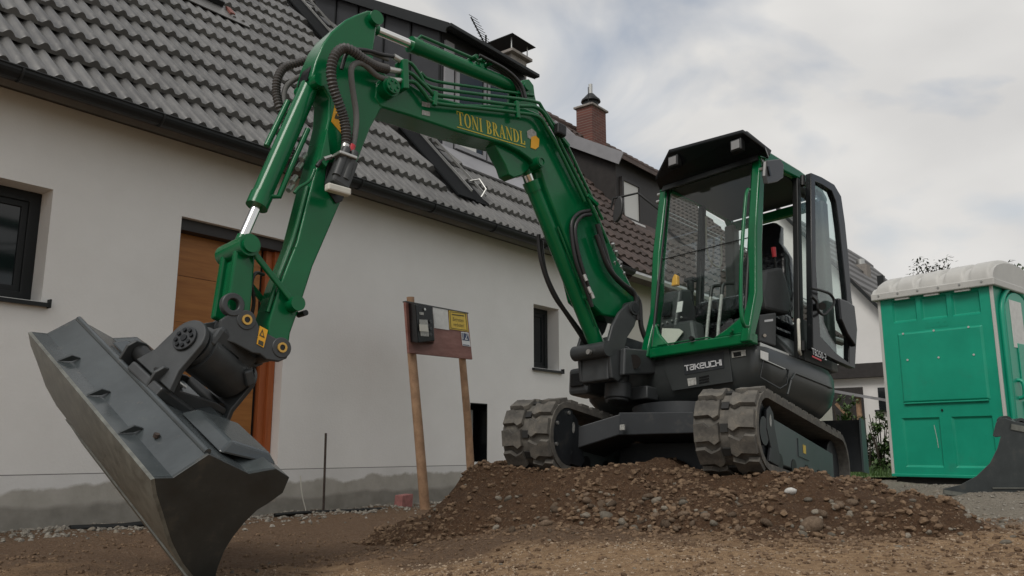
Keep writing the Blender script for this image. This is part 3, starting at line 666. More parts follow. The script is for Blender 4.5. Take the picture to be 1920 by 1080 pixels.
# ------------------------------------------------------------------ neighbouring brown-roofed house
brown = tag(empty('brown_roof_house', mtx=HM), 'house with brown tiled roof, dark wooden dormer and brick chimney', 'house')
bx0, bx1, BR = 7.303, 18.3, 7.75
bb = MB(); bb.hexa([RP(bx0, -0.1, -0.12), RP(bx1, -0.1, -0.12), RP(bx1, BR, -0.12), RP(bx0, BR, -0.12), RP(bx0, -0.1, -0.02), RP(bx1, -0.1, -0.02), RP(bx1, BR, -0.02), RP(bx0, BR, -0.02)])
rg = RP(0, BR)
bb.hexa([(bx0, rg.y + 5.3, 3.9), (bx1, rg.y + 5.3, 3.9), (bx1, rg.y, rg.z - 0.1), (bx0, rg.y, rg.z - 0.1), (bx0, rg.y + 5.3, 4.0), (bx1, rg.y + 5.3, 4.0), (bx1, rg.y, rg.z), (bx0, rg.y, rg.z)])
broof = bb.build('roof', 'tile_brown', brown, smooth=0)
bw = MB(); wall_sheet(bw, bx0, bx1, -0.2, 3.5, [(12.2, 13.4, 1.4, 2.6)], depth=0.2); bw.build('wall', 'beige_wall', brown, smooth=0)
window(brown, 12.2, 13.4, 1.4, 2.6, 0.12, frame='white_frame')
BC = 0.345
tb = tile_mesh('roof_tile', 'tile_brown', 0.24, BC + 0.06, hh=0.045, rolls=1, th=0.03, seg=6)
bs = []
for c in range(0, 22):
    s = c * BC
    for i in range(0, 69):
        x = bx0 + 0.14 + i * 0.24
        if x > bx1: continue
        if 9.95 < x < 12.3 and s > 1.95 and s < 6.0: continue
        bs.append((x, s))
def lay_brown():
    lay_tiles(broof, tb, bs, 300, math.atan(0.05 / BC), 'roof_tile', 'tile_brown')
lay_brown()
rcap = MB()
for i in range(34):
    x = bx0 + i * 0.32; rcap.cyl(RP(x, BR, 0.03), RP(x + 0.34, BR, 0.045), 0.10, 0.115, n=10)
rc = rcap.build('ridge_caps', 'tile_brown', broof); rc['kind'] = 'stuff'
# dormer
d0, d1, dy = 10.0, 12.2, 1.42
def bdz(y): return 6.56 + (y - 1.3) * 0.55
byb = (6.56 - 1.3 * 0.55 - 3.45 - 0.4 * SP / CP) / (SP / CP - 0.55)
bd = MB(); bd.prism([(d0, dy, rz(dy) - 0.2), (d0, byb, rz(byb) - 0.3), (d0, byb, bdz(byb) - 0.05), (d0, dy, bdz(dy) - 0.05)], (d1 - d0, 0, 0))
bdo = bd.build('dormer', 'wood_dark', brown, smooth=0)
bdr = MB(); bdr.hexa([(d0 - 0.12, dy - 0.22, bdz(dy - 0.22) - 0.04), (d1 + .1, dy - 0.22, bdz(dy - 0.22) - 0.04), (d1 + .1, byb, bdz(byb) - 0.04), (d0 - 0.12, byb, bdz(byb) - 0.04), (d0 - 0.12, dy - 0.22, bdz(dy - 0.22) + 0.04), (d1 + .1, dy - 0.22, bdz(dy - 0.22) + 0.04), (d1 + .1, byb, bdz(byb) + 0.04), (d0 - 0.12, byb, bdz(byb) + 0.04)])
bdro = bdr.build('dormer_roof', 'tile_brown', bdo, smooth=0)
MB().beam((d0 - 0.135, dy - 0.22, bdz(dy - 0.22) - 0.05), (d0 - 0.135, byb * 0.93, bdz(byb * 0.93) - 0.05), 0.02, 0.26).build('verge_sheet', 'apron', bdro, smooth=0)
f = MB(); wx0, wx1, wz0, wz1 = 10.14, 10.92, 5.28, 6.18; fy = dy - 0.005
f.ring([(wx0, fy, wz0), (wx1, fy, wz0), (wx1, fy, wz1), (wx0, fy, wz1)], [(wx0 + .07, fy, wz0 + .07), (wx1 - .07, fy, wz0 + .07), (wx1 - .07, fy, wz1 - .07), (wx0 + .07, fy, wz1 - .07)], (0, -0.06, 0))
w = f.build('window', 'wood_dark', bdo, smooth=0); MB().box((wx0 + .07, fy - 0.03, wz0 + .07), (wx1 - .07, fy - 0.02, wz1 - .07)).build('blind', 'blind', w, smooth=0)
MB().box((wx0 - .04, fy - 0.12, wz0 - .04), (wx1 + .04, fy - 0.06, wz0 - 0.002)).build('sill', 'white_frame', w, smooth=0)
# brick chimney
yc = 4.35; c0, c1, c2 = house_y(1115, 262, yc), house_y(1115, 205, yc), house_y(1117, 158, yc)
bk = MB(); bk.box((c1.x - 0.30, yc - 0.1, c0.z - 0.9), (c1.x + 0.40, yc + 0.40, c1.z)); bko = bk.build('brick_chimney', 'brick', brown, smooth=0)
def brick_mat():
    m = M['brick']; n, l = m.node_tree.nodes, m.node_tree.links; b = n['Principled BSDF']
    t = n.new('ShaderNodeTexBrick'); tc = n.new('ShaderNodeTexCoord'); mp = n.new('ShaderNodeMapping'); mp.inputs['Rotation'].default_value = (R(90), 0, 0)
    l.new(tc.outputs['Object'], mp.inputs['Vector']); l.new(mp.outputs['Vector'], t.inputs['Vector'])
    t.inputs['Scale'].default_value = 1.0; t.inputs['Brick Width'].default_value = 0.24; t.inputs['Row Height'].default_value = 0.075; t.inputs['Mortar Size'].default_value = 0.008
    t.inputs['Color1'].default_value = (0.15, 0.052, 0.038, 1); t.inputs['Color2'].default_value = (0.10, 0.035, 0.027, 1); t.inputs['Mortar'].default_value = (0.16, 0.12, 0.10, 1)
    l.new(t.outputs['Color'], b.inputs['Base Color'])
brick_mat()
MB().box((c1.x - 0.36, yc - 0.16, c1.z + 0.002), (c1.x + 0.46, yc + 0.46, c1.z + 0.06)).build('chimney_slab', 'concrete', bko, smooth=0, bevel=0.012)
lt = MB(); lt.cyl((c1.x, yc + 0.12, c1.z + 0.06), (c1.x, yc + 0.12, c1.z + 0.24), 0.22, 0.2); lt.cyl((c1.x, yc + 0.12, c1.z + 0.24), (c1.x, yc + 0.12, c1.z + 0.30), 0.27, 0.25); lt.cyl((c1.x, yc + 0.12, c1.z + 0.30), (c1.x, yc + 0.12, c1.z + 0.47), 0.24, 0.09)
lt.build('chimney_hood', 'anthracite', bko)
MB().cyl((c1.x, yc + 0.12, c1.z + 0.44), (c1.x, yc + 0.12, c2.z), 0.055).build('flue_pipe', 'steel', bko)
MB().cyl((c1.x - 0.46, yc - .1, c1.z + 0.05), (c1.x - 0.46, yc - .1, c1.z + 0.45), 0.012, n=6).build('lightning_rod', 'anthracite', bko)
# snow guards and roof steps
for (xa, sa, xb, sb) in ((12.0, 6.15, 12.0, 7.1), (12.35, 6.0, 12.35, 7.0)):
    MB().beam(RP(xa, sa, 0.14), RP(xb, sb, 0.14), 0.05, 0.05, (0, -SP, CP)).build('roof_step', 'apron', brown, smooth=0)
for s_, h_ in ((1.25, 0.16), (1.25, 0.24), (3.3, 0.16), (3.3, 0.26)):
    MB().beam(RP(12.6, s_, h_), RP(17.8, s_, h_), 0.03, 0.03, (0, -SP, CP)).build('snow_guard', 'apron', brown, smooth=0)
MB().tube([RP(bx0, -0.02, -0.02), RP(bx1, -0.02, -0.02)], 0.07).build('gutter', 'steel', brown)

# ------------------------------------------------------------------ white gabled house far right
XG = 26.0
far = tag(empty('gabled_house', mtx=HM), 'distant white gabled house with dark roof left of the toilet', 'house')
def gx_(px, py, x=XG): return HI @ hit(px, py, HP + HD * x, HD)
r0, r1 = gx_(1583, 510), gx_(1655, 580)
sl = (r0.z - r1.z) / (r0.y - r1.y)
yr = r0.y + 2.2; zr = r0.z + 2.2 * sl; ye = r1.y - 2.6; ze = r1.z - 2.6 * sl
fw_ = MB(); fw_.prism([(XG, ye + .5, 0.2), (XG, yr + 4.0, 0.2), (XG, yr + 4.0, zr - 4 * sl), (XG, yr, zr - 0.1), (XG, ye + .5, ze + 0.5 * sl - .1)], (11, 0, 0))
fw_.build('wall', 'far_white', far, smooth=0)
fr_ = MB(); fr_.hexa([(XG - 0.35, ye, ze - 0.12), (XG + 11, ye, ze - 0.12), (XG + 11, yr, zr - 0.12), (XG - 0.35, yr, zr - 0.12), (XG - 0.35, ye, ze + 0.06), (XG + 11, ye, ze + 0.06), (XG + 11, yr, zr + 0.06), (XG - 0.35, yr, zr + 0.06)])
fro = fr_.build('roof', 'anthracite', far, smooth=0)
M['tile_far'] = mat('far_roof_tile', (0.075, 0.072, 0.07), 0.5, var=0.2, vscale=2)
K = 15
for i in range(K):
    t0, t1 = i / K, (i + 0.86) / K
    ya, yb2 = ye + (yr - ye) * t0, ye + (yr - ye) * t1; za, zb = ze + (zr - ze) * t0, ze + (zr - ze) * t1
    MB().hexa([(XG - 0.36, ya, za + 0.05), (XG + 11, ya, za + 0.05), (XG + 11, yb2, zb + 0.05), (XG - 0.36, yb2, zb + 0.05), (XG - 0.36, ya, za + 0.15), (XG + 11, ya, za + 0.15), (XG + 11, yb2, zb + 0.08), (XG - 0.36, yb2, zb + 0.08)]).build('tile_course', 'tile_far', fro, smooth=0)
cfar = gx_(1614, 500, XG + 5)
MB().box((XG + 4.7, cfar.y - 0.3, cfar.z - 2.0), (XG + 5.3, cfar.y + 0.3, cfar.z + 0.05)).build('chimney', 'concrete', far, smooth=0)
MB().cyl((XG + 5, cfar.y, cfar.z), (XG + 5, cfar.y, cfar.z + 0.3), 0.16).build('flue_pipe', 'steel', far)
p = gx_(1653, 530, XG + 1); MB().box((p.x - .1, p.y - .1, p.z - .7), (p.x + .12, p.y + .12, p.z + 0.25)).build('roof_post', 'anthracite', far, smooth=0)
XA = 24.0
g0, g1 = gx_(1570, 684, XA), gx_(1670, 706, XA)
gar = tag(empty('garage', mtx=HM), 'low white garage with dark flat roof edge in front of the gabled house', 'garage')
MB().box((XA + 0.25, g1.y - 3, 0.1), (XA + 1.9, g0.y + 3, g1.z + 0.02)).build('wall', 'far_white', gar, smooth=0)
MB().box((XA, g1.y - 3.2, g1.z + 0.022), (XA + 2.0, g0.y + 3.2, g0.z)).build('fascia', 'wood_dark', gar, smooth=0)
q0, q1 = gx_(1646, 727, XA + .25), gx_(1672, 768, XA + .25)
f = MB(); f.box((XA + 0.20, q1.y, q1.z), (XA + 0.248, q0.y, q0.z)); gw = f.build('window', 'window_glass', gar, smooth=0)
MB().box((XA + 0.12, q1.y - .1, q1.z - 0.07), (XA + 0.249, q0.y + .12, q1.z - 0.002)).build('sill', 'anthracite', gw, smooth=0)
q0, q1 = gx_(1590, 727, XA + .25), gx_(1627, 842, XA + .25)
MB().box((XA + 0.18, q1.y, q1.z), (XA + 0.248, q0.y + 0.7, q0.z)).build('door', 'wood_dark', gar, smooth=0)
shelter = tag(empty('garden_shelter', mtx=HM), 'small wooden garden shelter with light flat roof in front of the garage door', 'shelter')
q0, q1 = gx_(1570, 735, 21.0), gx_(1634, 747, 21.0)
MB().hexa([(21.0, q1.y, q1.z - .02), (22.6, q1.y, q1.z - .02), (22.6, q0.y + .6, q0.z + .1), (21.0, q0.y + .6, q0.z + .1), (21.0, q1.y, q1.z + .06), (22.6, q1.y, q1.z + .06), (22.6, q0.y + .6, q0.z + .18), (21.0, q0.y + .6, q0.z + .18)]).build('roof', 'apron', shelter, smooth=0)
q2 = gx_(1612, 745, 21.2)
for yy in (q2.y, q2.y + 1.6): MB().box((21.2, yy, 0.2), (21.32, yy + 0.12, q1.z + 0.05)).build('post', 'post_wood', shelter, smooth=0)
MB().beam((21.25, q2.y + 0.06, q1.z - 0.9), (21.25, q2.y + .7, q1.z - 0.1), 0.08, 0.08, (1, 0, 0)).build('brace', 'post_wood', shelter, smooth=0)

# ------------------------------------------------------------------ excavator (local axes: x forward, y machine left, z up; frame of the upper structure)
EM = UPM.to_4x4(); EM.translation = EO
exc = tag(empty('excavator', mtx=EM), 'green and grey crawler excavator with raised boom standing on the earth pile', 'excavator')
def side(px, py, l):
    return UPI @ (hit(px, py, EO + UPM @ V((0, l, 0)), UPM @ V((0, 1, 0))) - EO)
def front(px, py, f):
    return UPI @ (hit(px, py, EO + UPM @ V((f, 0, 0)), UPM @ V((1, 0, 0))) - EO)
def sides(pts, l): return [side(x, y, l) for x, y in pts]
UR = Matrix.Rotation(-SLEW, 3, 'Z')            # undercarriage frame -> upper frame
def U3(f, l, u): return UR @ V((f, l, u))
def ubox(mb, lo, hi):
    (x0, y0, z0), (x1, y1, z1) = lo, hi
    return mb.hexa([U3(x0, y0, z0), U3(x1, y0, z0), U3(x1, y1, z0), U3(x0, y1, z0), U3(x0, y0, z1), U3(x1, y0, z1), U3(x1, y1, z1), U3(x0, y1, z1)])

# --- tracks
RW, HC = 0.28, 0.97                       # outer radius at the wheels, half distance between wheel centres
PER = 4 * HC + 2 * math.pi * RW
def on_loop(s, r):
    s = s % PER
    if s < 2 * HC: return HC - s, RW + r, math.pi / 2        # top run, going backwards
    s -= 2 * HC
    if s < math.pi * RW:
        a = math.pi / 2 + s / RW; return -HC + r * math.cos(a), RW + r * math.sin(a), a
    s -= math.pi * RW
    if s < 2 * HC: return -HC + s, RW - r, -math.pi / 2
    s -= 2 * HC; a = -math.pi / 2 + s / RW
    return HC + r * math.cos(a), RW + r * math.sin(a), a
def lug_mesh(sgn):
    # chunky bar with stepped, wavy flanks: local x along the belt, y across (towards the edge), z out
    o = [(-0.074, 0.030), (0.044, 0.030), (0.066, 0.060), (0.040, 0.095), (0.046, 0.192), (-0.070, 0.192), (-0.076, 0.130), (-0.042, 0.095)]
    vs, fs = [], []; n = len(o)
    for z, k in ((-0.002, 1.0), (0.026, 0.94)):
        for x, y in o: vs.append((x * k, sgn * (y * (1 if k == 1 else 0.97) + (0 if k == 1 else 0.003)), z))
    fs.append(tuple(range(n, 2 * n))); fs += [(i, (i + 1) % n, (i + 1) % n + n, i + n) for i in range(n)]
    me = bpy.data.meshes.new('tread_lug'); me.from_pydata(vs, [], fs)
    b = bmesh.new(); b.from_mesh(me); bmesh.ops.recalc_face_normals(b, faces=b.faces); b.to_mesh(me); b.free()
    me.materials.append(M['rubber']); return me
LUG = {1: lug_mesh(1), -1: lug_mesh(-1)}
bar_me = bpy.data.meshes.new('link_bar'); bm_ = MB().box((-0.026, -0.024, -0.004), (0.026, 0.024, 0.012)); bar_me.from_pydata(bm_.v, [], bm_.f); bar_me.materials.append(M['rubber_dark'])
for lc in (0.72, -0.72):
    mb = MB(); K = 66; prev = None
    loop = []
    for i in range(K):
        x, z, a = on_loop(i * PER / K, RW - 0.034)
        x2, z2, a2 = on_loop(i * PER / K, RW - 0.075)
        loop.append(((x, z), (x2, z2)))
    vs, fs = [], []
    for (x, z), (x2, z2) in loop:
        vs += [U3(x, lc - 0.2, z), U3(x, lc + 0.2, z), U3(x2, lc + 0.2, z2), U3(x2, lc - 0.2, z2)]
    for i in range(K):
        j = (i + 1) % K
        for k in range(4): fs.append((i * 4 + k, i * 4 + (k + 1) % 4, j * 4 + (k + 1) % 4, j * 4 + k))
    mb.add(vs, fs); track = mb.build('track', 'rubber', exc, smooth=35)
    tag(track, 'dusty rubber crawler track ' + ('nearest the toilet' if lc > 0 else 'nearest the house wall'))
    NL = 34
    for i in range(NL):
        for sg in (1, -1):
            s = (i + (0.5 if sg > 0 else 0.0)) * PER / NL
            x, z, a = on_loop(s, RW - 0.034)
            t = V((-math.sin(a), 0, math.cos(a))); nn = V((math.cos(a), 0, math.sin(a)))
            m3 = Matrix((UR @ t, UR @ V((0, 1, 0)), UR @ nn)).transposed()
            if m3.determinant() < 0: m3 = Matrix((UR @ -t, UR @ V((0, 1, 0)), UR @ nn)).transposed()
            o = bpy.data.objects.new('tread_lug', LUG[sg]); COL.objects.link(o); o.parent = track
            mm = m3.to_4x4(); mm.translation = U3(x, lc, z); o.matrix_local = mm
        s = (i + 0.25) * PER / NL; x, z, a = on_loop(s, RW - 0.034)
        t = V((-math.sin(a), 0, math.cos(a))); nn = V((math.cos(a), 0, math.sin(a)))
        m3 = Matrix((UR @ t, UR @ V((0, 1, 0)), UR @ nn)).transposed()
        if m3.determinant() < 0: m3 = Matrix((UR @ -t, UR @ V((0, 1, 0)), UR @ nn)).transposed()
        o = bpy.data.objects.new('link_bar', bar_me); COL.objects.link(o); o.parent = track
        mm = m3.to_4x4(); mm.translation = U3(x, lc, z); o.matrix_local = mm
    # frame plate, idler, sprocket and rollers
    fm = MB(); y0, y1 = lc - 0.15, lc + 0.15
    prof = [(0.86, 0.20), (0.86, 0.30), (0.74, 0.40), (-0.86, 0.36), (-0.86, 0.12), (0.55, 0.115), (0.66, 0.17)]
    fm.prism([U3(x, y0, z) for x, z in prof], UR @ V((0, y1 - y0, 0)))
    tf = fm.build('track_frame', 'frame_plate', exc, smooth=0, bevel=0.008)
    hk = MB(); hp = [(0.90, 0.10), (0.86, 0.19), (0.93, 0.30), (0.92, 0.42), (0.85, 0.46), (0.78, 0.42), (0.76, 0.33), (0.70, 0.22), (0.66, 0.14), (0.72, 0.09)]
    hk.prism([U3(x, lc + 0.152, z) for x, z in hp], UR @ V((0, 0.022, 0))); hk.build('tie_down_plate', 'chassis', tf, smooth=0, bevel=0.005)
    MB().prism([U3(0.855 + 0.02 * math.cos(t) + 0, lc + 0.175, 0.36 + 0.04 * math.sin(t)) for t in [k * math.pi / 6 for k in range(12)]], UR @ V((0, 0.002, 0))).build('tie_down_hole', 'decal_grey', tf)
    MB().box((0, 0, 0), (0, 0, 0))
    pl = MB(); ubox(pl, (-0.12, lc + 0.151, 0.22), (0.16, lc + 0.157, 0.345)); pl.build('cover_plate', 'frame_plate', tf, smooth=0)
    stc = MB(); ubox(stc, (-0.02, lc + 0.158, 0.255), (0.05, lc + 0.160, 0.315)); stc.build('sticker', 'sign_yellow', tf, smooth=0)
    wh = MB(); wh.cyl(U3(HC, lc - 0.14, RW), U3(HC, lc + 0.14, RW), RW - 0.085, n=32); wh.cyl(U3(HC, lc - 0.17, RW), U3(HC, lc + 0.17, RW), 0.09, n=20); wh.build('idler_wheel', 'chassis', tf)
    wh = MB(); wh.cyl(U3(-HC, lc - 0.12, RW), U3(-HC, lc + 0.12, RW), RW - 0.08, n=32); wh.build('sprocket', 'chassis', tf)
    for fx in (0.60, 0.28, -0.05, -0.38, -0.68): MB().cyl(U3(fx, lc - 0.14, 0.125), U3(fx, lc + 0.155, 0.125), 0.06, n=18).build('roller', 'black', tf)
    cp = MB(); cp.prism([U3(HC + 0.205 * math.cos(t), lc + (0.171 if lc < 0 else -0.171), RW + 0.205 * math.sin(t)) for t in [math.pi * (-0.62 + 1.24 * k / 16) for k in range(17)]], UR @ V((0, 0.02 if lc < 0 else -0.02, 0)))
    cpo = cp.build('guard_plate', 'chassis', tf, smooth=0, bevel=0.004)
    for t in (0.45, -0.45, 1.6): MB().cyl(U3(HC + 0.17 * math.cos(t), lc + (0.19 if lc < 0 else -0.19), RW + 0.17 * math.sin(t)), U3(HC + 0.17 * math.cos(t), lc + (0.205 if lc < 0 else -0.205), RW + 0.17 * math.sin(t)), 0.014, n=8).build('bolt', 'steel', cpo)
# --- carbody with splayed legs, blade
cb = MB(); cb.prism([U3(0.62, l, u) for l, u in ((-0.30, 0.33), (0.62, 0.33), (0.62, 0.47), (-0.30, 0.50))], UR @ V((-1.24, 0, 0)))
for lg in (-1, 1):
    cb.hexa([U3(0.62, lg * 0.28, 0.335), U3(0.30, lg * 0.28, 0.335), U3(0.30, lg * 0.60, 0.20), U3(0.80, lg * 0.60, 0.20), U3(0.62, lg * 0.28, 0.49), U3(0.30, lg * 0.28, 0.49), U3(0.30, lg * 0.60, 0.36), U3(0.80, lg * 0.60, 0.36)])
    cb.hexa([U3(-0.62, lg * 0.28, 0.335), U3(-0.30, lg * 0.28, 0.335), U3(-0.30, lg * 0.60, 0.20), U3(-0.80, lg * 0.60, 0.20), U3(-0.62, lg * 0.28, 0.49), U3(-0.30, lg * 0.28, 0.49), U3(-0.30, lg * 0.60, 0.36), U3(-0.80, lg * 0.60, 0.36)])
ubox(cb, (-0.60, -0.50, 0.10), (0.20, 0.50, 0.329))
car = cb.build('carbody', 'chassis', exc, smooth=0, bevel=0.008)
MB().cyl(U3(0, 0, 0.48), U3(0, 0, 0.60), 0.44, n=40).build('slew_ring', 'chassis', car)
for pz in (0.38,): MB().box((0.70, -0.1, 0.36), (0.712, -0.06, 0.40)).build('tag_plate', 'decal_grey', car, smooth=0)
bl = MB(); K = 8; pr = [(-1.62 - 0.05 * math.sin(math.pi * k / K), 0.30 + 0.45 * k / K) for k in range(K + 1)]
bl.prism([U3(x, -0.95, z) for x, z in pr] + [U3(x - 0.03, -0.95, z) for x, z in reversed(pr)], UR @ V((0, 1.9, 0)))
blade = bl.build('dozer_blade', 'chassis', exc, smooth=30)
for lg in (-0.955, 0.94): MB().prism([U3(-1.58, lg, 0.29), U3(-1.58, lg, 0.76), U3(-1.74, lg, 0.76), U3(-1.80, lg, 0.30)], UR @ V((0, 0.015, 0))).build('end_plate', 'frame_plate', blade, smooth=0)
for lg in (-0.3, 0.3):
    ba = MB(); ba.beam(U3(-0.5, lg, 0.40), U3(-1.62, lg, 0.48), 0.09, 0.12); ba.build('blade_arm', 'chassis', blade, smooth=0, bevel=0.006)

# --- upper structure body
def rounded_plan(x0, x1, y0, y1, rad):
    out = []
    for cx, cy, r, a0 in ((x1 - rad[0], y1 - rad[0], rad[0], 0), (x0 + rad[1], y1 - rad[1], rad[1], 90), (x0 + rad[2], y0 + rad[2], rad[2], 180), (x1 - rad[3], y0 + rad[3], rad[3], 270)):
        n = 8
        for k in range(n): a = R(a0 + 90 * k / (n - 1)); out.append((cx + r * math.cos(a), cy + r * math.sin(a)))
    return out
def loft(mb, plans):
    n = len(plans[0][1]); vs = [(x, y, z) for z, pl in plans for x, y in pl]
    fs = [tuple(range(n - 1, -1, -1)), tuple(range((len(plans) - 1) * n, len(plans) * n))]
    for j in range(len(plans) - 1):
        for i in range(n): fs.append((j * n + i, j * n + (i + 1) % n, (j + 1) * n + (i + 1) % n, (j + 1) * n + i))
    return mb.add(vs, fs)
bd = MB()
loft(bd, [(0.585, rounded_plan(-0.98, 0.10, -0.70, 0.66, (0.2, 0.42, 0.42, 0.1))), (0.62, rounded_plan(-1.06, 0.24, -0.78, 0.76, (0.16, 0.5, 0.5, 0.1))), (0.70, rounded_plan(-1.12, 0.30, -0.83, 0.83, (0.13, 0.55, 0.55, 0.1))),
          (0.80, rounded_plan(-1.14, 0.32, -0.84, 0.85, (0.11, 0.55, 0.55, 0.1))), (0.90, rounded_plan(-1.14, 0.325, -0.84, 0.85, (0.10, 0.55, 0.55, 0.1))), (0.955, rounded_plan(-1.12, 0.32, -0.82, 0.83, (0.10, 0.54, 0.54, 0.1)))])
body = bd.build('upper_body', 'body', exc, smooth=40)
# rear hood (counterweight and engine cover)
hd = MB(); loft(hd, [(0.957, rounded_plan(-1.12, -0.30, -0.80, 0.80, (0.05, 0.54, 0.54, 0.05))), (1.20, rounded_plan(-1.10, -0.32, -0.78, 0.60, (0.05, 0.5, 0.5, 0.05))), (1.32, rounded_plan(-1.04, -0.34, -0.72, 0.40, (0.05, 0.4, 0.4, 0.05)))])
hd.build('engine_hood', 'body', body, smooth=40)
hs = MB(); loft(hs, [(0.957, rounded_plan(-0.9, 0.30, -0.82, -0.52, (0.05, 0.05, 0.2, 0.1))), (1.25, rounded_plan(-0.9, 0.22, -0.80, -0.54, (0.05, 0.05, 0.2, 0.12)))]); hs.build('side_hood', 'body', body, smooth=40)
# front panel: recess with lettering, vents, seams, decals
ff = 0.328
MB().prism([front(1247, 696, ff), front(1261, 733, ff), front(1374, 716, ff), front(1366, 650, ff), front(1358, 648, ff), front(1247, 668, ff)], (0.004, 0, 0)).build('front_cover', 'body', body, smooth=0, bevel=0.002)
MB().prism([front(1280, 671, ff + .005), front(1284, 703, ff + .005), front(1358, 690, ff + .005), front(1356, 660, ff + .005)], (0.003, 0, 0)).build('name_recess', 'chassis', body, smooth=0)
for k in range(3):
    MB().prism([front(1311, 707 + 5 * k, ff + .005), front(1311, 710 + 5 * k, ff + .005), front(1330, 706 + 5 * k, ff + .005), front(1329, 703 + 5 * k, ff + .005)], (0.003, 0, 0)).build('vent_slot', 'blackgloss', body, smooth=0)
MB().prism([front(1289, 710, ff + .005), front(1291, 724, ff + .005), front(1306, 721, ff + .005), front(1305, 708, ff + .005)], (0.003, 0, 0)).build('decal', 'decal_grey', body, smooth=0)
MB().prism([front(1372, 659, ff + .001), front(1373, 671, ff + .001), front(1399, 667, ff + .001), front(1398, 656, ff + .001)], (0.004, 0, 0)).build('decal', 'decal_grey', body, smooth=0)
MB().prism([front(1375, 661, ff + .006), front(1376, 669, ff + .006), front(1390, 667, ff + .006), front(1389, 659, ff + .006)], (0.002, 0, 0)).build('decal_print', 'blackgloss', body, smooth=0)
# TAKEUCHI in angular strokes
GL = {'T': [[(0, 1), (.8, 1)], [(.45, 1), (.45, 0)]], 'A': [[(0.05, 1), (.75, 1), (.8, .9), (.8, 0), (.1, 0), (0, .1), (0, .45), (.1, .55), (.8, .55)]], 'K': [[(0, 1), (0, 0)], [(.8, 1), (.3, .5), (0, .5)], [(.3, .5), (.85, 0)]],
      'E': [[(.8, 0), (.1, 0), (0, .1), (0, .9), (.1, 1), (.75, 1), (.85, .9), (.85, .5), (0, .5)]], 'U': [[(0, 1), (0, .12), (.12, 0), (.85, 0), (.85, 1)]], 'C': [[(.85, 1), (.1, 1), (0, .9), (0, .1), (.1, 0), (.85, 0)]],
      'H': [[(0, 1), (0, 0)], [(.85, 1), (.85, 0)], [(0, .5), (.85, .5)]], 'I': [[(0, 1), (0, 0)]]}
def strokes(text, P0, P1, PH, wd, nrm, adv=1.18):
    ws = {'I': 0.15}; tot = sum(ws.get(c, 0.85) + 0.28 for c in text) - 0.28
    X, Y = (V(P1) - V(P0)) / tot, V(PH) - V(P0); mb = MB(); u = 0
    for c in text:
        for pl in GL[c]:
            for a, b in zip(pl[:-1], pl[1:]):
                A = V(P0) + X * (u + a[0]) + Y * a[1]; B = V(P0) + X * (u + b[0]) + Y * b[1]; d = (B - A).normalized() * wd * 0.45
                mb.beam(A - d, B + d, wd, 0.003, nrm)
        u += ws.get(c, 0.85) + 0.28
    return mb
strokes('TAKEUCHI', front(1285, 695, ff + .011), front(1354, 684, ff + .011), front(1284, 686, ff + .011), 0.0075, (1, 0, 0)).build('maker_lettering', 'silver_print', body, smooth=0)
# side tank door and decal below the cab door
ls = 0.851
sd = MB(); q = sides([(1431, 674), (1425, 707), (1462, 728), (1475, 720), (1479, 693)], ls + 0.004)
for i in range(len(q)): sd.beam(q[i], q[(i + 1) % len(q)], 0.008, 0.006, (0, 1, 0))
sd.build('tank_door_seam', 'blackgloss', body, smooth=0)
MB().prism(sides([(1426, 657), (1426, 671), (1440, 677), (1440, 662)], ls + 0.002), (0, 0.003, 0)).build('decal', 'paper', body, smooth=0)
MB().beam(side(1427, 672, ls + .008), side(1472, 692, ls + .008), 0.006, 0.008, (0, 1, 0)).build('edge_trim', 'steel', body, smooth=0)
bv = MB()
for a in ((1483, 712, 1490, 700), (1490, 700, 1560, 728), (1483, 712, 1476, 740)): bv.beam(side(a[0], a[1], ls + .0), side(a[2], a[3], ls + .0), 0.012, 0.02, (0, 1, 0))
bv.build('body_crease', 'body', body, smooth=0, bevel=0.006)

# --- swing post and boom bracket
LB = -0.30
pb = MB(); pb.box((0.28, LB - 0.20, 0.64), (0.42, LB + 0.22, 0.74)); pb.box((0.28, LB - 0.18, 0.92), (0.40, LB + 0.20, 1.0)); pb.cyl((0.50, LB, 0.62), (0.50, LB, 1.05), 0.085, n=24); pb.cyl((0.50, LB, 0.64), (0.50, LB, 0.76), 0.105, n=24)
post = pb.build('swing_post', 'cast', exc, smooth=40, bevel=0.01)
arm_pts = sides([(1172, 652), (1215, 656), (1240, 670), (1246, 684), (1242, 700), (1170, 703)], LB + 0.22)
MB().prism(arm_pts, (0, -0.05, 0)).build('mounting_web', 'cast', post, smooth=0, bevel=0.012)
MB().cyl(side(1188, 678, LB + 0.222), side(1188, 678, LB + 0.228), 0.055, n=20).build('web_opening', 'blackgloss', post)
br_pts = [(1176, 571), (1188, 566), (1197, 572), (1198, 586), (1190, 612), (1176, 634), (1171, 655), (1171, 700), (1160, 716), (1148, 708), (1145, 680), (1141, 640), (1149, 610), (1162, 585)]
bk_ = MB()
for l in (LB + 0.135, LB - 0.165): bk_.prism(sides(br_pts, LB + 0.165) if l > LB else [V((p.x, l + 0.03, p.z)) for p in sides(br_pts, LB + 0.165)], (0, -0.03, 0))
bracket = bk_.build('boom_bracket', 'cast', exc, smooth=0, bevel=0.008)
fz = [side(1150, 640, LB + .16), side(1150, 712, LB + .16)]
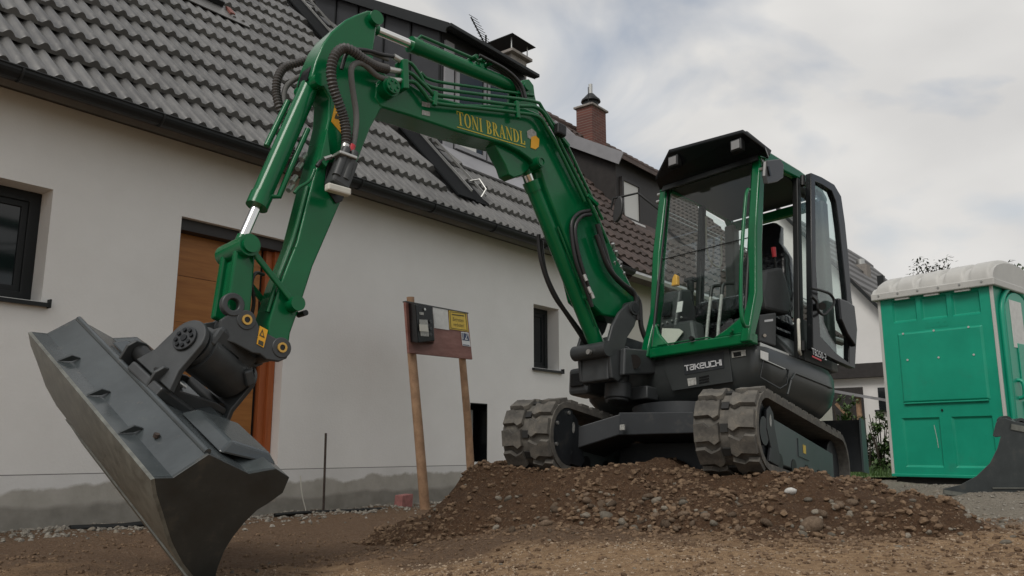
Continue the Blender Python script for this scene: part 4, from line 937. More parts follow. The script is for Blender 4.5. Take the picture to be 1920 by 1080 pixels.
MB().hexa([(fz[1].x - .16, LB - .134, fz[1].z + .03), (fz[1].x + .03, LB - .134, fz[1].z), (fz[1].x + .03, LB + .134, fz[1].z), (fz[1].x - .16, LB + .134, fz[1].z + .03), (fz[0].x - .10, LB - .134, fz[0].z), (fz[0].x + .03, LB - .134, fz[0].z), (fz[0].x + .03, LB + .134, fz[0].z), (fz[0].x - .10, LB + .134, fz[0].z)]).build('bracket_web', 'cast', bracket, smooth=0, bevel=0.012)
MB().cyl((0.82, LB - 0.17, 0.955), (0.82, LB + 0.17, 0.955), 0.058, n=24).build('cylinder_foot_boss', 'cast', bracket)
MB().cyl((0.88, LB + 0.04, 0.93), (0.905, LB + 0.04, 0.93), 0.02, n=12).build('grease_cap', 'steel', bracket)
fp = side(1187, 578, LB + 0.165)
MB().cyl((fp.x, LB - 0.19, fp.z), (fp.x, LB + 0.185, fp.z), 0.055, n=24).build('foot_pin', 'cast', bracket)
MB().cyl((fp.x, LB + 0.186, fp.z), (fp.x, LB + 0.192, fp.z), 0.038, n=20).build('pin_cap', 'chassis', bracket)
# side box with work-lamp guard left of the bracket
wb = MB(); p0, p1 = front(1066, 690, 0.6), front(1088, 735, 0.6); wb.box((0.36, p0.y - .02, p1.z - .01), (0.58, p1.y + .06, p0.z)); wbo = wb.build('swing_cylinder_guard', 'cast', post, smooth=0, bevel=0.03)
MB().box((0.582, p0.y + .02, p1.z + .05), (0.60, p1.y + .02, p0.z - .05)).build('guard_opening', 'blackgloss', wbo, smooth=0, bevel=0.01)

# --- boom
BL = LB + 0.10
boom_out = [(722, 140), (745, 143), (770, 158), (800, 176), (870, 194), (975, 197), (1010, 212), (1042, 256), (1072, 312), (1116, 388), (1150, 468), (1192, 552), (1205, 582), (1190, 602), (1165, 598), (1130, 590), (1100, 560), (1087, 507), (1053, 425), (1023, 350), (1014, 320),
            (994, 298), (975, 284), (947, 270), (900, 258), (853, 245), (770, 217), (713, 200), (702, 182), (706, 154)]
bm2 = MB().prism(sides(boom_out, BL), (0, -0.20, 0)); boom = bm2.build('boom', 'green', exc, smooth=24, bevel=0.012)
tp = side(722, 170, BL)
MB().cyl((tp.x, LB - 0.17, tp.z), (tp.x, LB + 0.17, tp.z), 0.062, n=24).build('tip_pin', 'green', boom)
pc_ = MB(); pc_.cyl((tp.x, LB + 0.171, tp.z), (tp.x, LB + 0.195, tp.z), 0.05, n=20)
pco = pc_.build('pin_cap', 'green', boom)
for k in range(6):
    a = k * math.pi / 3; MB().cyl((tp.x + 0.032 * math.cos(a), LB + 0.195, tp.z + 0.032 * math.sin(a)), (tp.x + 0.032 * math.cos(a), LB + 0.203, tp.z + 0.032 * math.sin(a)), 0.009, n=6).build('bolt', 'green_edge', pco)
# cheek gusset carrying the boom cylinder
kp = side(1008, 306, BL)
gs = sides([(935, 266), (955, 266), (990, 280), (1004, 300), (1000, 314), (987, 325), (972, 330), (962, 324), (956, 306), (946, 288)], BL)
MB().prism([V((p.x, LB + 0.055, p.z)) for p in gs], (0, -0.11, 0)).build('cylinder_gusset', 'green', boom, smooth=24, bevel=0.008)
MB().cyl((kp.x, LB - 0.14, kp.z), (kp.x, LB + 0.14, kp.z), 0.045, n=20).build('gusset_pin', 'green', boom)
MB().annulus((kp.x, LB + 0.14, kp.z), (kp.x, LB + 0.147, kp.z), 0.036, 0.026).build('pin_ring', 'green_edge', boom)
# arm-cylinder lug on the knee
lgp = side(985, 163, LB + 0.06); lug_pts = sides([(970, 200), (973, 165), (980, 150), (992, 148), (1001, 160), (1003, 178), (1012, 216)], LB + 0.065)
lb_ = MB(); lb_.prism(lug_pts, (0, -0.03, 0)); lb_.prism([V((p.x, LB - 0.035, p.z)) for p in lug_pts], (0, -0.03, 0)); lb_.build('knee_lug', 'green', boom, smooth=0, bevel=0.006)
MB().cyl((lgp.x, LB - 0.09, lgp.z), (lgp.x, LB + 0.09, lgp.z), 0.035, n=20).build('knee_pin', 'green', boom)
# work lamp at the knee and small lugs
wl_ = side(1036, 250, BL + 0.02); MB().box((wl_.x - 0.045, BL + 0.07, wl_.z - 0.05), (wl_.x + 0.045, BL + 0.13, wl_.z + 0.045)).build('boom_work_lamp', 'black', boom, smooth=0, bevel=0.015)
# lettering: serif capitals cut from plates
def serif(text):
    polys = []; u = 0.0
    def rect(x0, y0, x1, y1): return [(x0, y0), (x1, y0), (x1, y1), (x0, y1)]
    def arc(cx, cy, ro, rio, yo, yi, a0, a1, n=14):
        o = [(cx + ro * math.cos(R(a0 + (a1 - a0) * k / n)), cy + yo * math.sin(R(a0 + (a1 - a0) * k / n))) for k in range(n + 1)]
        i_ = [(cx + rio * math.cos(R(a0 + (a1 - a0) * k / n)), cy + yi * math.sin(R(a0 + (a1 - a0) * k / n))) for k in range(n + 1)]
        return [[o[k], o[k + 1], i_[k + 1], i_[k]] for k in range(n)]
    for c in text:
        P = []; w = 0.6
        stem = lambda x: [rect(x, 0.055, x + .15, .945), rect(x - .07, 0, x + .22, .05), rect(x - .07, .95, x + .22, 1)]
        if c == 'T': P = [rect(.24, 0.055, .39, .93), rect(.16, 0, .47, .05), rect(0, .935, .63, 1), rect(0, .76, .05, .93), rect(.58, .76, .63, .93)]; w = .66
        elif c == 'O': P = arc(.33, .5, .33, .18, .52, .455, 0, 360, 24); w = .69
        elif c == 'N': P = [rect(.09, .055, .14, .945), rect(.01, 0, .22, .05), rect(0.0, .95, .2, 1), [(.08, .945), (.23, .945), (.63, 0), (.50, 0)], rect(.58, .1, .63, .945), rect(.5, .95, .71, 1)]; w = .74
        elif c == 'I': P = stem(.08); w = .33
        elif c == 'B': P = stem(.08) + arc(.23, .745, .27, .13, .255, .2, -90, 90) + arc(.23, .26, .32, .17, .26, .205, -90, 90); w = .6
        elif c == 'R': P = stem(.08) + arc(.23, .73, .29, .14, .27, .215, -90, 90) + [[(.26, .47), (.40, .47), (.66, .03), (.48, .03)], rect(.5, 0, .7, .05)]; w = .68
        elif c == 'A': P = [[(.30, 1), (.36, 1), (.13, .05), (.07, .05)], [(.28, 1), (.40, 1), (.62, .05), (.46, .05)], rect(.17, .3, .48, .35), rect(0, 0, .2, .05), rect(.39, 0, .68, .05)]; w = .69
        elif c == 'D': P = stem(.08) + arc(.23, .5, .43, .27, .5, .44, -90, 90, 16); w = .71
        elif c == 'L': P = stem(.08) + [rect(.3, 0, .56, .085), rect(.48, .085, .56, .30)]; w = .58
        elif c == ' ': w = .30
        polys += [[(x + u, y) for x, y in p] for p in P]; u += w + 0.05
    return polys, u - 0.05
pol, tw = serif('TONI BRANDL')
q00, q10, q01 = side(858, 234, BL + 0.0015), side(985, 272, BL + 0.0015), side(856, 208, BL + 0.0015)
X_, Y_ = (q10 - q00) / tw, (q01 - q00); tmb = MB()
for p in pol: tmb.prism([q00 + X_ * a + Y_ * b for a, b in p], (0, 0.0015, 0))
tmb.build('owner_lettering', 'gold', boom, smooth=0)
MB().beam(side(857, 238, BL + .002), side(985, 276, BL + .002), 0.006, 0.003, (0, 1, 0)).build('lettering_underline', 'gold', boom, smooth=0)
MB().prism(sides([(988, 246), (997, 241), (1005, 248), (1006, 258), (996, 262), (989, 258)], BL + .001), (0, 0.002, 0)).build('emblem', 'decal_grey', boom, smooth=0)
MB().prism(sides([(996, 257), (1004, 254), (1011, 261), (1010, 275), (1004, 280), (995, 277)], BL + .0035), (0, 0.0015, 0)).build('emblem_mark', 'warn', boom, smooth=0)
for yy in (190, 206):
    MB().prism(sides([(791, yy), (791, yy + 9), (806, yy + 12), (806, yy + 4)], BL + .001), (0, 0.002, 0)).build('reflector_strip', 'decal_grey', boom, smooth=0)
# hydraulic tubes along the boom
def pipe(name, pts, l, r, m='green_edge', par=None, step=0.03, n=8):
    P = [side(p[0], p[1], p[2] if len(p) > 2 else l) for p in pts]
    return MB().tube(smooth_path(P, step), r, n).build(name, m, par, smooth=60)
pipe('hydraulic_tube', [(757, 116), (771, 119), (789, 142), (807, 163), (893, 176), (1000, 190), (1018, 205), (1060, 268), (1090, 330), (1130, 412)], BL + 0.045, 0.0125, par=boom)
pipe('hydraulic_tube', [(757, 134), (773, 139), (809, 173), (818, 178), (900, 189), (967, 198), (1009, 203), (1034, 236), (1062, 292), (1106, 380), (1140, 455)], BL + 0.05, 0.0145, par=boom)
pipe('hydraulic_tube', [(757, 152), (778, 155), (796, 175), (816, 193), (900, 203), (967, 211), (1009, 219), (1028, 244), (1054, 292), (1096, 378)], BL + 0.05, 0.0145, par=boom)
pipe('hydraulic_tube', [(789, 136), (811, 151), (900, 165), (1000, 179)], BL - 0.03, 0.0115, par=boom)
for a, b in (((968, 190), (971, 222)), ((1046, 250), (1066, 275)), ((1100, 366), (1120, 385)), ((816, 172), (814, 198))):
    MB().beam(side(*a, BL + 0.055), side(*b, BL + 0.055), 0.03, 0.03, (0, 1, 0)).build('tube_clamp', 'green', boom, smooth=0, bevel=0.004)
mf = MB()
for pts in (((755, 110), (766, 110), (768, 166), (757, 165)),): mf.prism(sides(pts, BL + 0.085), (0, -0.09, 0))
mfo = mf.build('tube_manifold', 'green', boom, smooth=0, bevel=0.006)
for a, b in (((738, 106), (755, 116)), ((727, 130), (755, 135)), ((730, 150), (757, 152))):
    MB().cyl(side(*a, BL + 0.05), side(*b, BL + 0.05), 0.02, n=12).build('hose_fitting', 'steel', mfo)
# --- boom cylinder under the boom
def ram(name, p_eye0, p_eye1, rb, rr, split, par, lug_r=0.05, gland=0.02):
    p0, p1 = V(p_eye0), V(p_eye1); m = p0.lerp(p1, split); d = (p1 - p0).normalized()
    b = MB(); b.cyl(p0, m, rb, n=28); b.cyl(m - d * 0.07, m + d * 0.01, rb * 1.10, n=28); b.cyl(p0 - V((0, 0.05, 0)), p0 + V((0, 0.05, 0)), lug_r, n=20)
    o = b.build(name, 'green', par, smooth=35)
    MB().cyl(m, p1 - d * lug_r * 0.8, rr, n=24).build('rod', 'chrome', o)
    e = MB(); e.cyl(p1 - V((0, 0.05, 0)), p1 + V((0, 0.05, 0)), lug_r, n=20); e.cyl(p1 - d * 0.09, p1 - d * 0.02, rr * 1.25, n=20); e.build('rod_eye', 'green', o)
    return o
bc0, bc1 = side(1121, 652, LB), side(982, 306, LB)
boom_ram = ram('boom_cylinder', bc0, bc1, 0.062, 0.036, 0.90, exc, 0.05)
pipe('cylinder_tube', [(1045, 425, LB + .08), (1075, 500, LB + .08), (1102, 570, LB + .08), (1118, 612, LB + .08)], LB, 0.010, par=boom_ram)
# --- arm
AL = LB + 0.095
arm_out = [(700, 20), (690, 19), (668, 27), (649, 36), (622, 59), (606, 81), (592, 114), (584, 143), (592, 158), (606, 163), (618, 184), (616, 222), (604, 275), (585, 345), (558, 453), (527, 530), (503, 607), (503, 640), (514, 662), (530, 668), (541, 655), (545, 625), (567, 563), (587, 500), (635, 389), (669, 307),
           (695, 240), (714, 205), (738, 190), (748, 172), (742, 150), (722, 138), (702, 118), (700, 98), (706, 55), (709, 36)]
arm = MB().prism(sides(arm_out, AL), (0, -0.19, 0)).build('arm', 'green', exc, smooth=24, bevel=0.011)
hp_ = side(701, 37, AL)
MB().cyl((hp_.x, LB - 0.135, hp_.z), (hp_.x, LB + 0.135, hp_.z), 0.048, n=24).build('hook_pin', 'green', arm)
# dark slot in the back of the arm where the bucket cylinder enters
sl_ = sides([(601, 99), (590, 113), (580, 140), (584, 150), (597, 130), (606, 104)], AL)
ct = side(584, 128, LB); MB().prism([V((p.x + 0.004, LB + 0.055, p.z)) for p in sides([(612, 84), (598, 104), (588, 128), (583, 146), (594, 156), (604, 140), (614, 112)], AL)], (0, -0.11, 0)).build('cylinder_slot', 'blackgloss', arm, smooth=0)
bp_ = side(596, 152, AL)
MB().cyl((bp_.x, LB - 0.12, bp_.z), (bp_.x, LB + 0.125, bp_.z), 0.04, n=20).build('cylinder_pin', 'green', arm)
MB().prism(sides([(628, 196), (621, 228), (641, 252), (645, 215), (640, 200)], AL + .001), (0, 0.002, 0)).build('warning_decal', 'warn', arm, smooth=0)
for pts in (((630, 212), (627, 222), (637, 224)),): MB().prism(sides(pts, AL + .0035), (0, 0.001, 0)).build('decal_print', 'sign_ink', arm, smooth=0)
# tubes on the inner face of the arm
for k, lo in enumerate((0.07, 0.03, -0.01, -0.05)):
    pts = [(577 - 2 * k, 350), (549 - 2 * k, 452), (519 - 2 * k, 531), (502 - 2 * k, 585)]
    P = [side(x, y, LB + lo) for x, y in pts]; MB().tube(smooth_path(P), 0.010, 8).build('hydraulic_tube', 'green_edge', arm, smooth=60)
MB().beam(side(551, 471, LB + 0.085), side(549, 471, LB - 0.07), 0.02, 0.045).build('tube_clamp', 'green', arm, smooth=0)
# brackets, small hoses and couplings beside the arm
pipe('hydraulic_tube', [(590, 318), (583, 336), (572, 345), (560, 352), (552, 362)], AL + 0.03, 0.010, par=arm)
MB().prism(sides([(606, 245), (592, 305), (603, 318), (612, 300)], AL + 0.001), (0, 0.05, 0)).build('hose_bracket', 'green', arm, smooth=0, bevel=0.004)
# rocker link and knob
r0_, r1_ = side(470, 468, LB + 0.12), side(551, 571, LB + 0.12)
for l in (LB + 0.115, LB - 0.14):
    rk = MB(); A_, B_ = V((r0_.x, l, r0_.z)), V((r1_.x, l, r1_.z)); rk.beam(A_, B_, 0.022, 0.075, (0, 1, 0)) if False else rk.prism([A_ + V((-.03, 0, -.045)), A_ + V((.03, 0, .045)), B_ + V((.03, 0, .045)), B_ + V((-.03, 0, -.045))], (0, 0.022, 0))
    rk.build('rocker_link', 'green', exc, smooth=0, bevel=0.006)
MB().cyl((r1_.x, LB - 0.16, r1_.z), (r1_.x, LB + 0.17, r1_.z), 0.042, n=20).build('rocker_pin', 'green', exc)
kb = side(565, 589, LB + .06); MB().cyl(kb - V((0, .03, 0)), kb + V((0, .05, 0)), 0.016, n=12).build('grease_cap', 'black', arm)
# --- arm cylinder and bucket cylinder
ac0, ac1 = V((lgp.x, LB, lgp.z)), V((hp_.x, LB, hp_.z))
armc = ram('arm_cylinder', ac0, ac1, 0.052, 0.030, 0.735, exc, 0.045)
dd = (ac1 - ac0).normalized()
MB().cyl(ac0.lerp(ac1, 0.30) + V((0, 0.02, 0.07)), ac0.lerp(ac1, 0.30) - V((0, -0.02, 0.0)), 0.03, n=12).build('port_block', 'green', armc)
ex_ = MB(); ex_.tube([ac0.lerp(ac1, t) + V((0, 0.035, 0.07)) for t in (0.32, 0.45, 0.60, 0.70)] + [ac0.lerp(ac1, 0.72) + V((0, 0.02, 0.03))], 0.012); ex_.build('cylinder_tube', 'green_edge', armc)
for k in range(3):
    c = ac0.lerp(ac1, 0.26 + 0.05 * k) + V((0, 0.02, 0.075)); MB().cyl(c - V((0, 0.04, 0)), c + V((0, 0.05, 0)), 0.018, n=10).build('hose_fitting', 'green_edge', armc)
for k, off in enumerate((0.03, 0.055, 0.08)):
    P = [ac0.lerp(ac1, 0.27 + .04 * k) + V((0, off, 0.085)), ac0.lerp(ac1, 0.16) + V((0, off, 0.06)), ac0.lerp(ac1, 0.06) + V((0, off + .02, -0.02)), ac0.lerp(ac1, 0.01) + V((0.02, off + .03, -0.13))]
    MB().tube(smooth_path(P), 0.011, 8).build('hose', 'hose', armc, smooth=60)
kt = side(445, 470, LB)
bkc = ram('bucket_cylinder', V((bp_.x, LB, bp_.z)), V((kt.x, LB, kt.z)), 0.057, 0.028, 0.745, exc, 0.045)
b0_, b1_ = V((bp_.x, LB, bp_.z)), V((kt.x, LB, kt.z))
MB().tube([b0_.lerp(b1_, 0.25) + V((-0.08, 0.035, -0.01)), b0_.lerp(b1_, 0.45) + V((-0.075, 0.035, -0.02)), b0_.lerp(b1_, 0.66) + V((-0.078, 0.035, -0.02)), b0_.lerp(b1_, 0.69) + V((-0.03, 0.03, 0))], 0.016, 10).build('cylinder_tube', 'green', bkc, smooth=60)
MB().tube([b0_.lerp(b1_, 0.10) + V((0.07, -0.05, -0.01)), b0_.lerp(b1_, 0.40) + V((0.075, -0.05, 0.0))], 0.018, 10).build('cylinder_tube', 'green', bkc, smooth=60)
for t in (0.36, 0.42, 0.50, 0.55):
    c = b0_.lerp(b1_, t) + V((-0.115, 0.0, -0.03)); MB().cyl(c - dd * 0.02, c + V((0.01, 0.02, -0.05)), 0.016, n=8).build('hose_fitting', 'steel', bkc)
# rod-end cross head and push link
xh = MB(); xh.cyl((kt.x, LB - 0.15, kt.z), (kt.x, LB + 0.15, kt.z), 0.06, n=24); xh.cyl((kt.x, LB + 0.15, kt.z), (kt.x, LB + 0.17, kt.z), 0.045, n=20); xh.cyl((kt.x, LB - 0.17, kt.z), (kt.x, LB - 0.15, kt.z), 0.045, n=20)
xh.build('cross_head', 'green', exc, smooth=40)
lp = side(462, 600, LB + 0.13)
pl_ = MB(); lo_, hi_ = V((lp.x, LB, lp.z)), V((kt.x, LB, kt.z))
for l in (-0.10, 0.055): pl_.prism([hi_ + V((0.05, l, 0)), hi_ + V((-0.06, l, 0)), lo_ + V((-0.035, l, 0.0)), lo_ + V((0.10, l, 0.02))], (0, 0.045, 0))
pl_.box((hi_.x - 0.03, LB - 0.055, lo_.z + 0.12), (hi_.x + 0.025, LB + 0.055, hi_.z - 0.06))
pl_.build('push_link', 'green', exc, smooth=0, bevel=0.012)
# --- hoses at the arm head
def corrugated(name, pts, r, par, m='corr', pitch=0.0095):
    P = smooth_path(pts, pitch); return MB().tube(P, r, 14, corr=0.13).build(name, m, par, smooth=0)
ol = AL + 0.075
corrugated('corrugated_hose', [side(727, 130, BL + .05), side(705, 124, ol), side(683, 112, ol + .03), side(660, 95, ol + .05), side(643, 91, ol + .05), side(628, 104, ol + .05), side(621, 130, ol + .04), side(624, 160, ol + .03), side(634, 190, ol + .02), side(644, 220, ol), side(649, 250, ol), side(648, 282, ol)], 0.0285, arm)
hp = [side(730, 150, BL + .05), side(707, 142, ol - .01), side(684, 122, ol + .02), side(669, 118, ol + .03), side(659, 128, ol + .03), side(659, 150, ol + .02), side(663, 180, ol), side(668, 215, ol - .01), side(666, 250, ol), side(658, 288, ol)]
MB().tube(smooth_path(hp, 0.02), 0.0185, 10).build('sleeved_hose', 'sleeve', arm, smooth=60)
MB().tube(smooth_path([side(738, 106, BL + .05), side(715, 102, ol), side(690, 95, ol), side(668, 93, ol + .01), side(650, 100, ol - .01), side(640, 130, ol - .03)], 0.02), 0.013, 8).build('hose', 'hose', arm, smooth=60)
MB().tube(smooth_path([side(728, 112, BL + .05), side(712, 106, ol - .02), side(692, 99, ol - .01), side(672, 98, ol - .02)], 0.02), 0.013, 8).build('hose', 'sleeve', arm, smooth=60)
rl = LB - 0.20
corrugated('corrugated_hose', [side(578, 112, rl + .03), side(558, 118, rl), side(534, 126, rl - .02), side(521, 146, rl - .02), side(518, 172, rl - .02), side(523, 198, rl), side(532, 222, rl), side(542, 262, rl + .03), side(548, 300, rl + .05)], 0.025, arm)
MB().tube(smooth_path([side(570, 140, rl + .03), side(551, 150, rl), side(536, 164, rl - .01), side(532, 188, rl), side(537, 214, rl + .02)], 0.02), 0.017, 10).build('sleeved_hose', 'sleeve', arm, smooth=60)
# auxiliary coupling block with clamp and white caps
cq = side(640, 330, AL + 0.02); cdir = (side(628, 372, AL) - side(648, 290, AL)).normalized(); cx_ = V((0, 1, 0)).cross(cdir)
cb_ = MB(); a_, b_ = side(650, 300, AL + 0.07), side(630, 352, AL + 0.07)
cb_.beam(a_, b_, 0.115, 0.11, (0, 1, 0)); cbo = cb_.build('auxiliary_coupler', 'interior', arm, smooth=0, bevel=0.015)
MB().prism(sides([(612, 305), (607, 350), (628, 382), (640, 378), (652, 348), (664, 310)], AL + 0.002), (0, 0.012, 0)).build('mounting_plate', 'black', cbo, smooth=0, bevel=0.003)
for o_ in (-0.035, 0.02):
    MB().cyl(a_ + cx_ * o_ + V((0, 0.035, 0)) - cdir * 0.05, b_ + cx_ * o_ + V((0, 0.04, 0)) - cdir * 0.05, 0.026, n=14).build('coupling', 'interior', cbo)
cap0 = b_ + cdir * 0.0 + V((0, 0.05, 0)); MB().beam(side(612, 350, AL + .13), side(655, 362, AL + .13), 0.045, 0.05, (0, 1, 0)).build('dust_cap', 'white_plastic', cbo, smooth=0, bevel=0.01)
MB().beam(side(630, 288, AL + .10), side(663, 300, AL + .10), 0.02, 0.09, (0, 1, 0)).build('hose_clamp', 'steel', cbo, smooth=0, bevel=0.006)
MB().cyl(side(656, 286, AL + .09), side(660, 273, AL + .085), 0.022, n=12).build('red_sleeve', 'red', cbo)
MB().cyl(side(645, 292, AL + .10), side(648, 272, AL + .09), 0.024, n=12).build('coupling_end', 'steel', cbo)
MB().tube(smooth_path([side(650, 262, AL + .03), side(641, 285, AL + .03), side(628, 292, AL + .03), side(606, 298, AL + .04), side(594, 312, AL + .04)], 0.02), 0.012, 8).build('hose', 'hose', cbo, smooth=60)
MB().cyl(side(620, 294, AL + .035), side(606, 299, AL + .04), 0.018, n=10).build('hose_fitting', 'steel', cbo)
# --- hoses at the boom foot
for k, pts in enumerate(([(1106, 395), (1085, 400), (1073, 415), (1072, 440), (1080, 490), (1098, 540), (1110, 575)], [(1108, 402), (1092, 405), (1080, 420), (1079, 445), (1088, 490), (1104, 540)],
                         [(1120, 420), (1134, 470), (1150, 515), (1180, 545), (1198, 565), (1202, 610), (1212, 640)], [(1118, 440), (1140, 500), (1165, 530), (1190, 552), (1196, 600)])):
    MB().tube(smooth_path([side(x, y, BL + 0.03 + 0.012 * k) for x, y in pts], 0.03), 0.015 if k < 2 else 0.02, 8).build('hose', 'hose', boom, smooth=60)
for k, pts in enumerate(([(1010, 440), (1013, 480), (1024, 520), (1040, 556), (1060, 585), (1082, 618), (1098, 642), (1110, 650)], [(1014, 450), (1020, 500), (1032, 535), (1052, 572), (1076, 605), (1096, 632), (1108, 645)])):
    MB().tube(smooth_path([side(x, y, LB - 0.13) for x, y in pts], 0.03), 0.017, 8).build('hose', 'hose', boom, smooth=60)
for (x, y) in ((1150, 466), (1156, 480), (1158, 496), (1164, 508), (1152, 500), (1170, 520)):
    c = side(x, y, BL - 0.02); MB().cyl(c, c + V((0.03, 0.02, 0.03)), 0.014, n=8).build('hose_fitting', 'steel', boom)
for (x, y) in ((1095, 515), (1103, 538), (1108, 548)):
    c = side(x, y, BL + 0.05); MB().cyl(c, c + V((-0.02, 0.01, -0.045)), 0.014, n=8).build('hose_fitting', 'steel', boom)

# --- tilting coupler
A_AX = V((0.8600, 0.4300, 0.2740)).normalized(); B_AX = V((0.4294, 0, -0.9031)); G = side(357, 643, LB + 0.09)
W_AX = V((-0.1600, 0.8672, -0.4715)); A2 = V((0.9037, 0.3208, 0.2834)); C_AX = V((0.3970, -0.3808, -0.8351)); MID = V((3.462, LB, 0.522)); HW = 0.8215
cpl = MB(); cpl.cyl(G - A_AX * 0.36, G - A_AX * 0.05, 0.122, n=36); cpl.cyl(G - A_AX * 0.06, G - A_AX * 0.015, 0.105, n=32); cpl.cyl(G - A_AX * 0.39, G - A_AX * 0.36, 0.10, n=32)
cplo = cpl.build('tilt_coupler', 'cast', exc, smooth=40)
ear = [(414, 600), (428, 590), (444, 588), (450, 584), (462, 581), (474, 587), (480, 598), (486, 612), (500, 624), (518, 634), (534, 634), (544, 645), (545, 658), (538, 672), (524, 678), (500, 674), (488, 664), (474, 662), (440, 644), (414, 636)]
for l, s_ in ((LB + 0.15, 1), (LB - 0.12, -1)):
    e0 = sides(ear, LB + 0.15); MB().prism([V((p.x, l, p.z)) for p in e0], (0, -0.03, 0)).build('coupler_ear', 'cast', cplo, smooth=0, bevel=0.006)
sd_ = MB(); sd_.hexa([G - A_AX * .40 - B_AX * .14 + V((0, -.12, 0)), G - A_AX * .06 - B_AX * .14 + V((0, -.12, 0)), G - A_AX * .06 - B_AX * .14 + V((0, .12, 0)), G - A_AX * .40 - B_AX * .14 + V((0, .12, 0)), G - A_AX * .40 + V((0, -.12, 0)), G - A_AX * .06 + V((0, -.12, 0)), G - A_AX * .06 + V((0, .12, 0)), G - A_AX * .40 + V((0, .12, 0))])
sd_.build('coupler_housing', 'cast', cplo, smooth=0, bevel=0.03)
for nm, q in (('pin', (528, 652)), ('pin', (462, 600))):
    c = side(*q, LB + 0.15)
    MB().cyl((c.x, LB - 0.16, c.z), (c.x, LB + 0.155, c.z), 0.052 if q[0] < 500 else 0.055, n=28).build('pin_boss', 'cast', cplo, bevel=0.004)
    MB().annulus((c.x, LB + 0.156, c.z), (c.x, LB + 0.163, c.z), 0.027, 0.016).build('bush', 'brass', cplo)
    MB().cyl((c.x, LB + 0.1555, c.z), (c.x, LB + 0.158, c.z), 0.017, n=16).build('pin_bore', 'blackgloss', cplo)
MB().prism(sides([(487, 611), (481, 645), (494, 652), (502, 619)], LB + 0.151), (0, 0.003, 0)).build('warning_decal', 'warn', cplo, smooth=0)
MB().ring(sides([(492, 617), (486, 629), (496, 634)], LB + 0.1545), sides([(491.7, 621), (488.5, 628), (494, 630.5)], LB + 0.1545), (0, 0.001, 0)).build('decal_print', 'sign_ink', cplo, smooth=0)
MB().prism(sides([(485, 637), (484, 645), (493, 649), (494, 641)], LB + 0.1545), (0, 0.001, 0)).build('decal_print', 'sign_ink', cplo, smooth=0)
MB().hexa([G - A_AX * .30 + V((0, .105, .03)) + B_AX * .0, G - A_AX * .16 + V((0, .105, .03)), G - A_AX * .16 + V((0, .132, .03)), G - A_AX * .30 + V((0, .132, .03)), G - A_AX * .30 + V((0, .105, .075)), G - A_AX * .16 + V((0, .105, .075)), G - A_AX * .16 + V((0, .132, .075)), G - A_AX * .30 + V((0, .132, .075))]).build('housing_slot', 'blackgloss', cplo, smooth=0)
lk = MB(); lk.beam(G - A_AX * .37 + V((0, .13, .03)), G - A_AX * .42 + V((0, .13, -.03)), 0.05, 0.07, (0, 1, 0)); lk.build('locking_lug', 'cast', cplo, smooth=0, bevel=0.012)
hook = MB(); hc = side(435, 572, LB + 0.135); hook.annulus(hc + V((0, -.02, 0)), hc + V((0, .02, 0)), 0.062, 0.03, n=24); hook.build('lifting_eye', 'cast', cplo, smooth=40, bevel=0.006)
# end plates swing with the bucket (turned about the tilt axis)
def tiltv(a, w, c): return MID + A2 * a + W_AX * w + C_AX * c
d_c = (C_AX - A_AX * C_AX.dot(A_AX)).normalized(); d_w = A_AX.cross(d_c)
for off, thick in ((0.002, 0.035), (-0.395, -0.03)):
    o = G + A_AX * off; pts = []
    for k in range(13): t = math.pi * k / 12; pts.append(o + d_w * (0.112 * math.cos(t)) - d_c * (0.112 * math.sin(t)))
    pts += [o - d_w * 0.12 + d_c * 0.13, o - d_w * 0.17 + d_c * 0.225, o + d_w * 0.17 + d_c * 0.225, o + d_w * 0.12 + d_c * 0.13]
    po = MB().prism(pts, A_AX * thick).build('end_plate', 'cast', cplo, smooth=30, bevel=0.005)
    if off > 0:
        fl_ = o + A_AX * thick; MB().cyl(fl_, fl_ + A_AX * 0.014, 0.066, n=28).build('shaft_flange', 'chassis', po, bevel=0.003)
        for k in range(8):
            a = k * math.pi / 4; c = fl_ + A_AX * 0.014 + (d_w * math.cos(a) + d_c * math.sin(a)) * 0.044; MB().cyl(c, c + A_AX * 0.010, 0.0105, n=6).build('bolt', 'blackgloss', po)
        MB().cyl(fl_ + A_AX * 0.014, fl_ + A_AX * 0.02, 0.018, n=10).build('bolt', 'blackgloss', po)
bp2 = MB(); o = G + d_c * 0.235
bp2.hexa([o + A_AX * .06 - d_w * .15, o + A_AX * .06 + d_w * .15, o - A_AX * .44 + d_w * .15, o - A_AX * .44 - d_w * .15, o + A_AX * .06 - d_w * .15 + d_c * .05, o + A_AX * .06 + d_w * .15 + d_c * .05, o - A_AX * .44 + d_w * .15 + d_c * .05, o - A_AX * .44 - d_w * .15 + d_c * .05])
bp2.build('coupler_base', 'cast', cplo, smooth=0, bevel=0.01)
MB().tube(smooth_path([G - A_AX * .12 + d_c * .13 + d_w * -.12, G - A_AX * .2 + d_c * .19 + d_w * -.2, G - A_AX * .32 + d_c * .21 + d_w * -.2, G - A_AX * .42 + d_c * .17 + d_w * -.14], 0.02), 0.011, 8).build('hose', 'hose', cplo, smooth=60)
MB().tube(smooth_path([side(494, 515, LB - .02), side(480, 512, LB + .02), side(472, 530, LB + .03), side(476, 565, LB), side(470, 600, LB - .03)], 0.02), 0.010, 8).build('hose', 'hose', cplo, smooth=60)
for k in range(5):
    c = G - A_AX * (.20 + .05 * k) + d_c * .20 - d_w * .155; MB().cyl(c, c + A_AX * -0.035, 0.016, n=8).build('hose_fitting', 'steel', cplo)

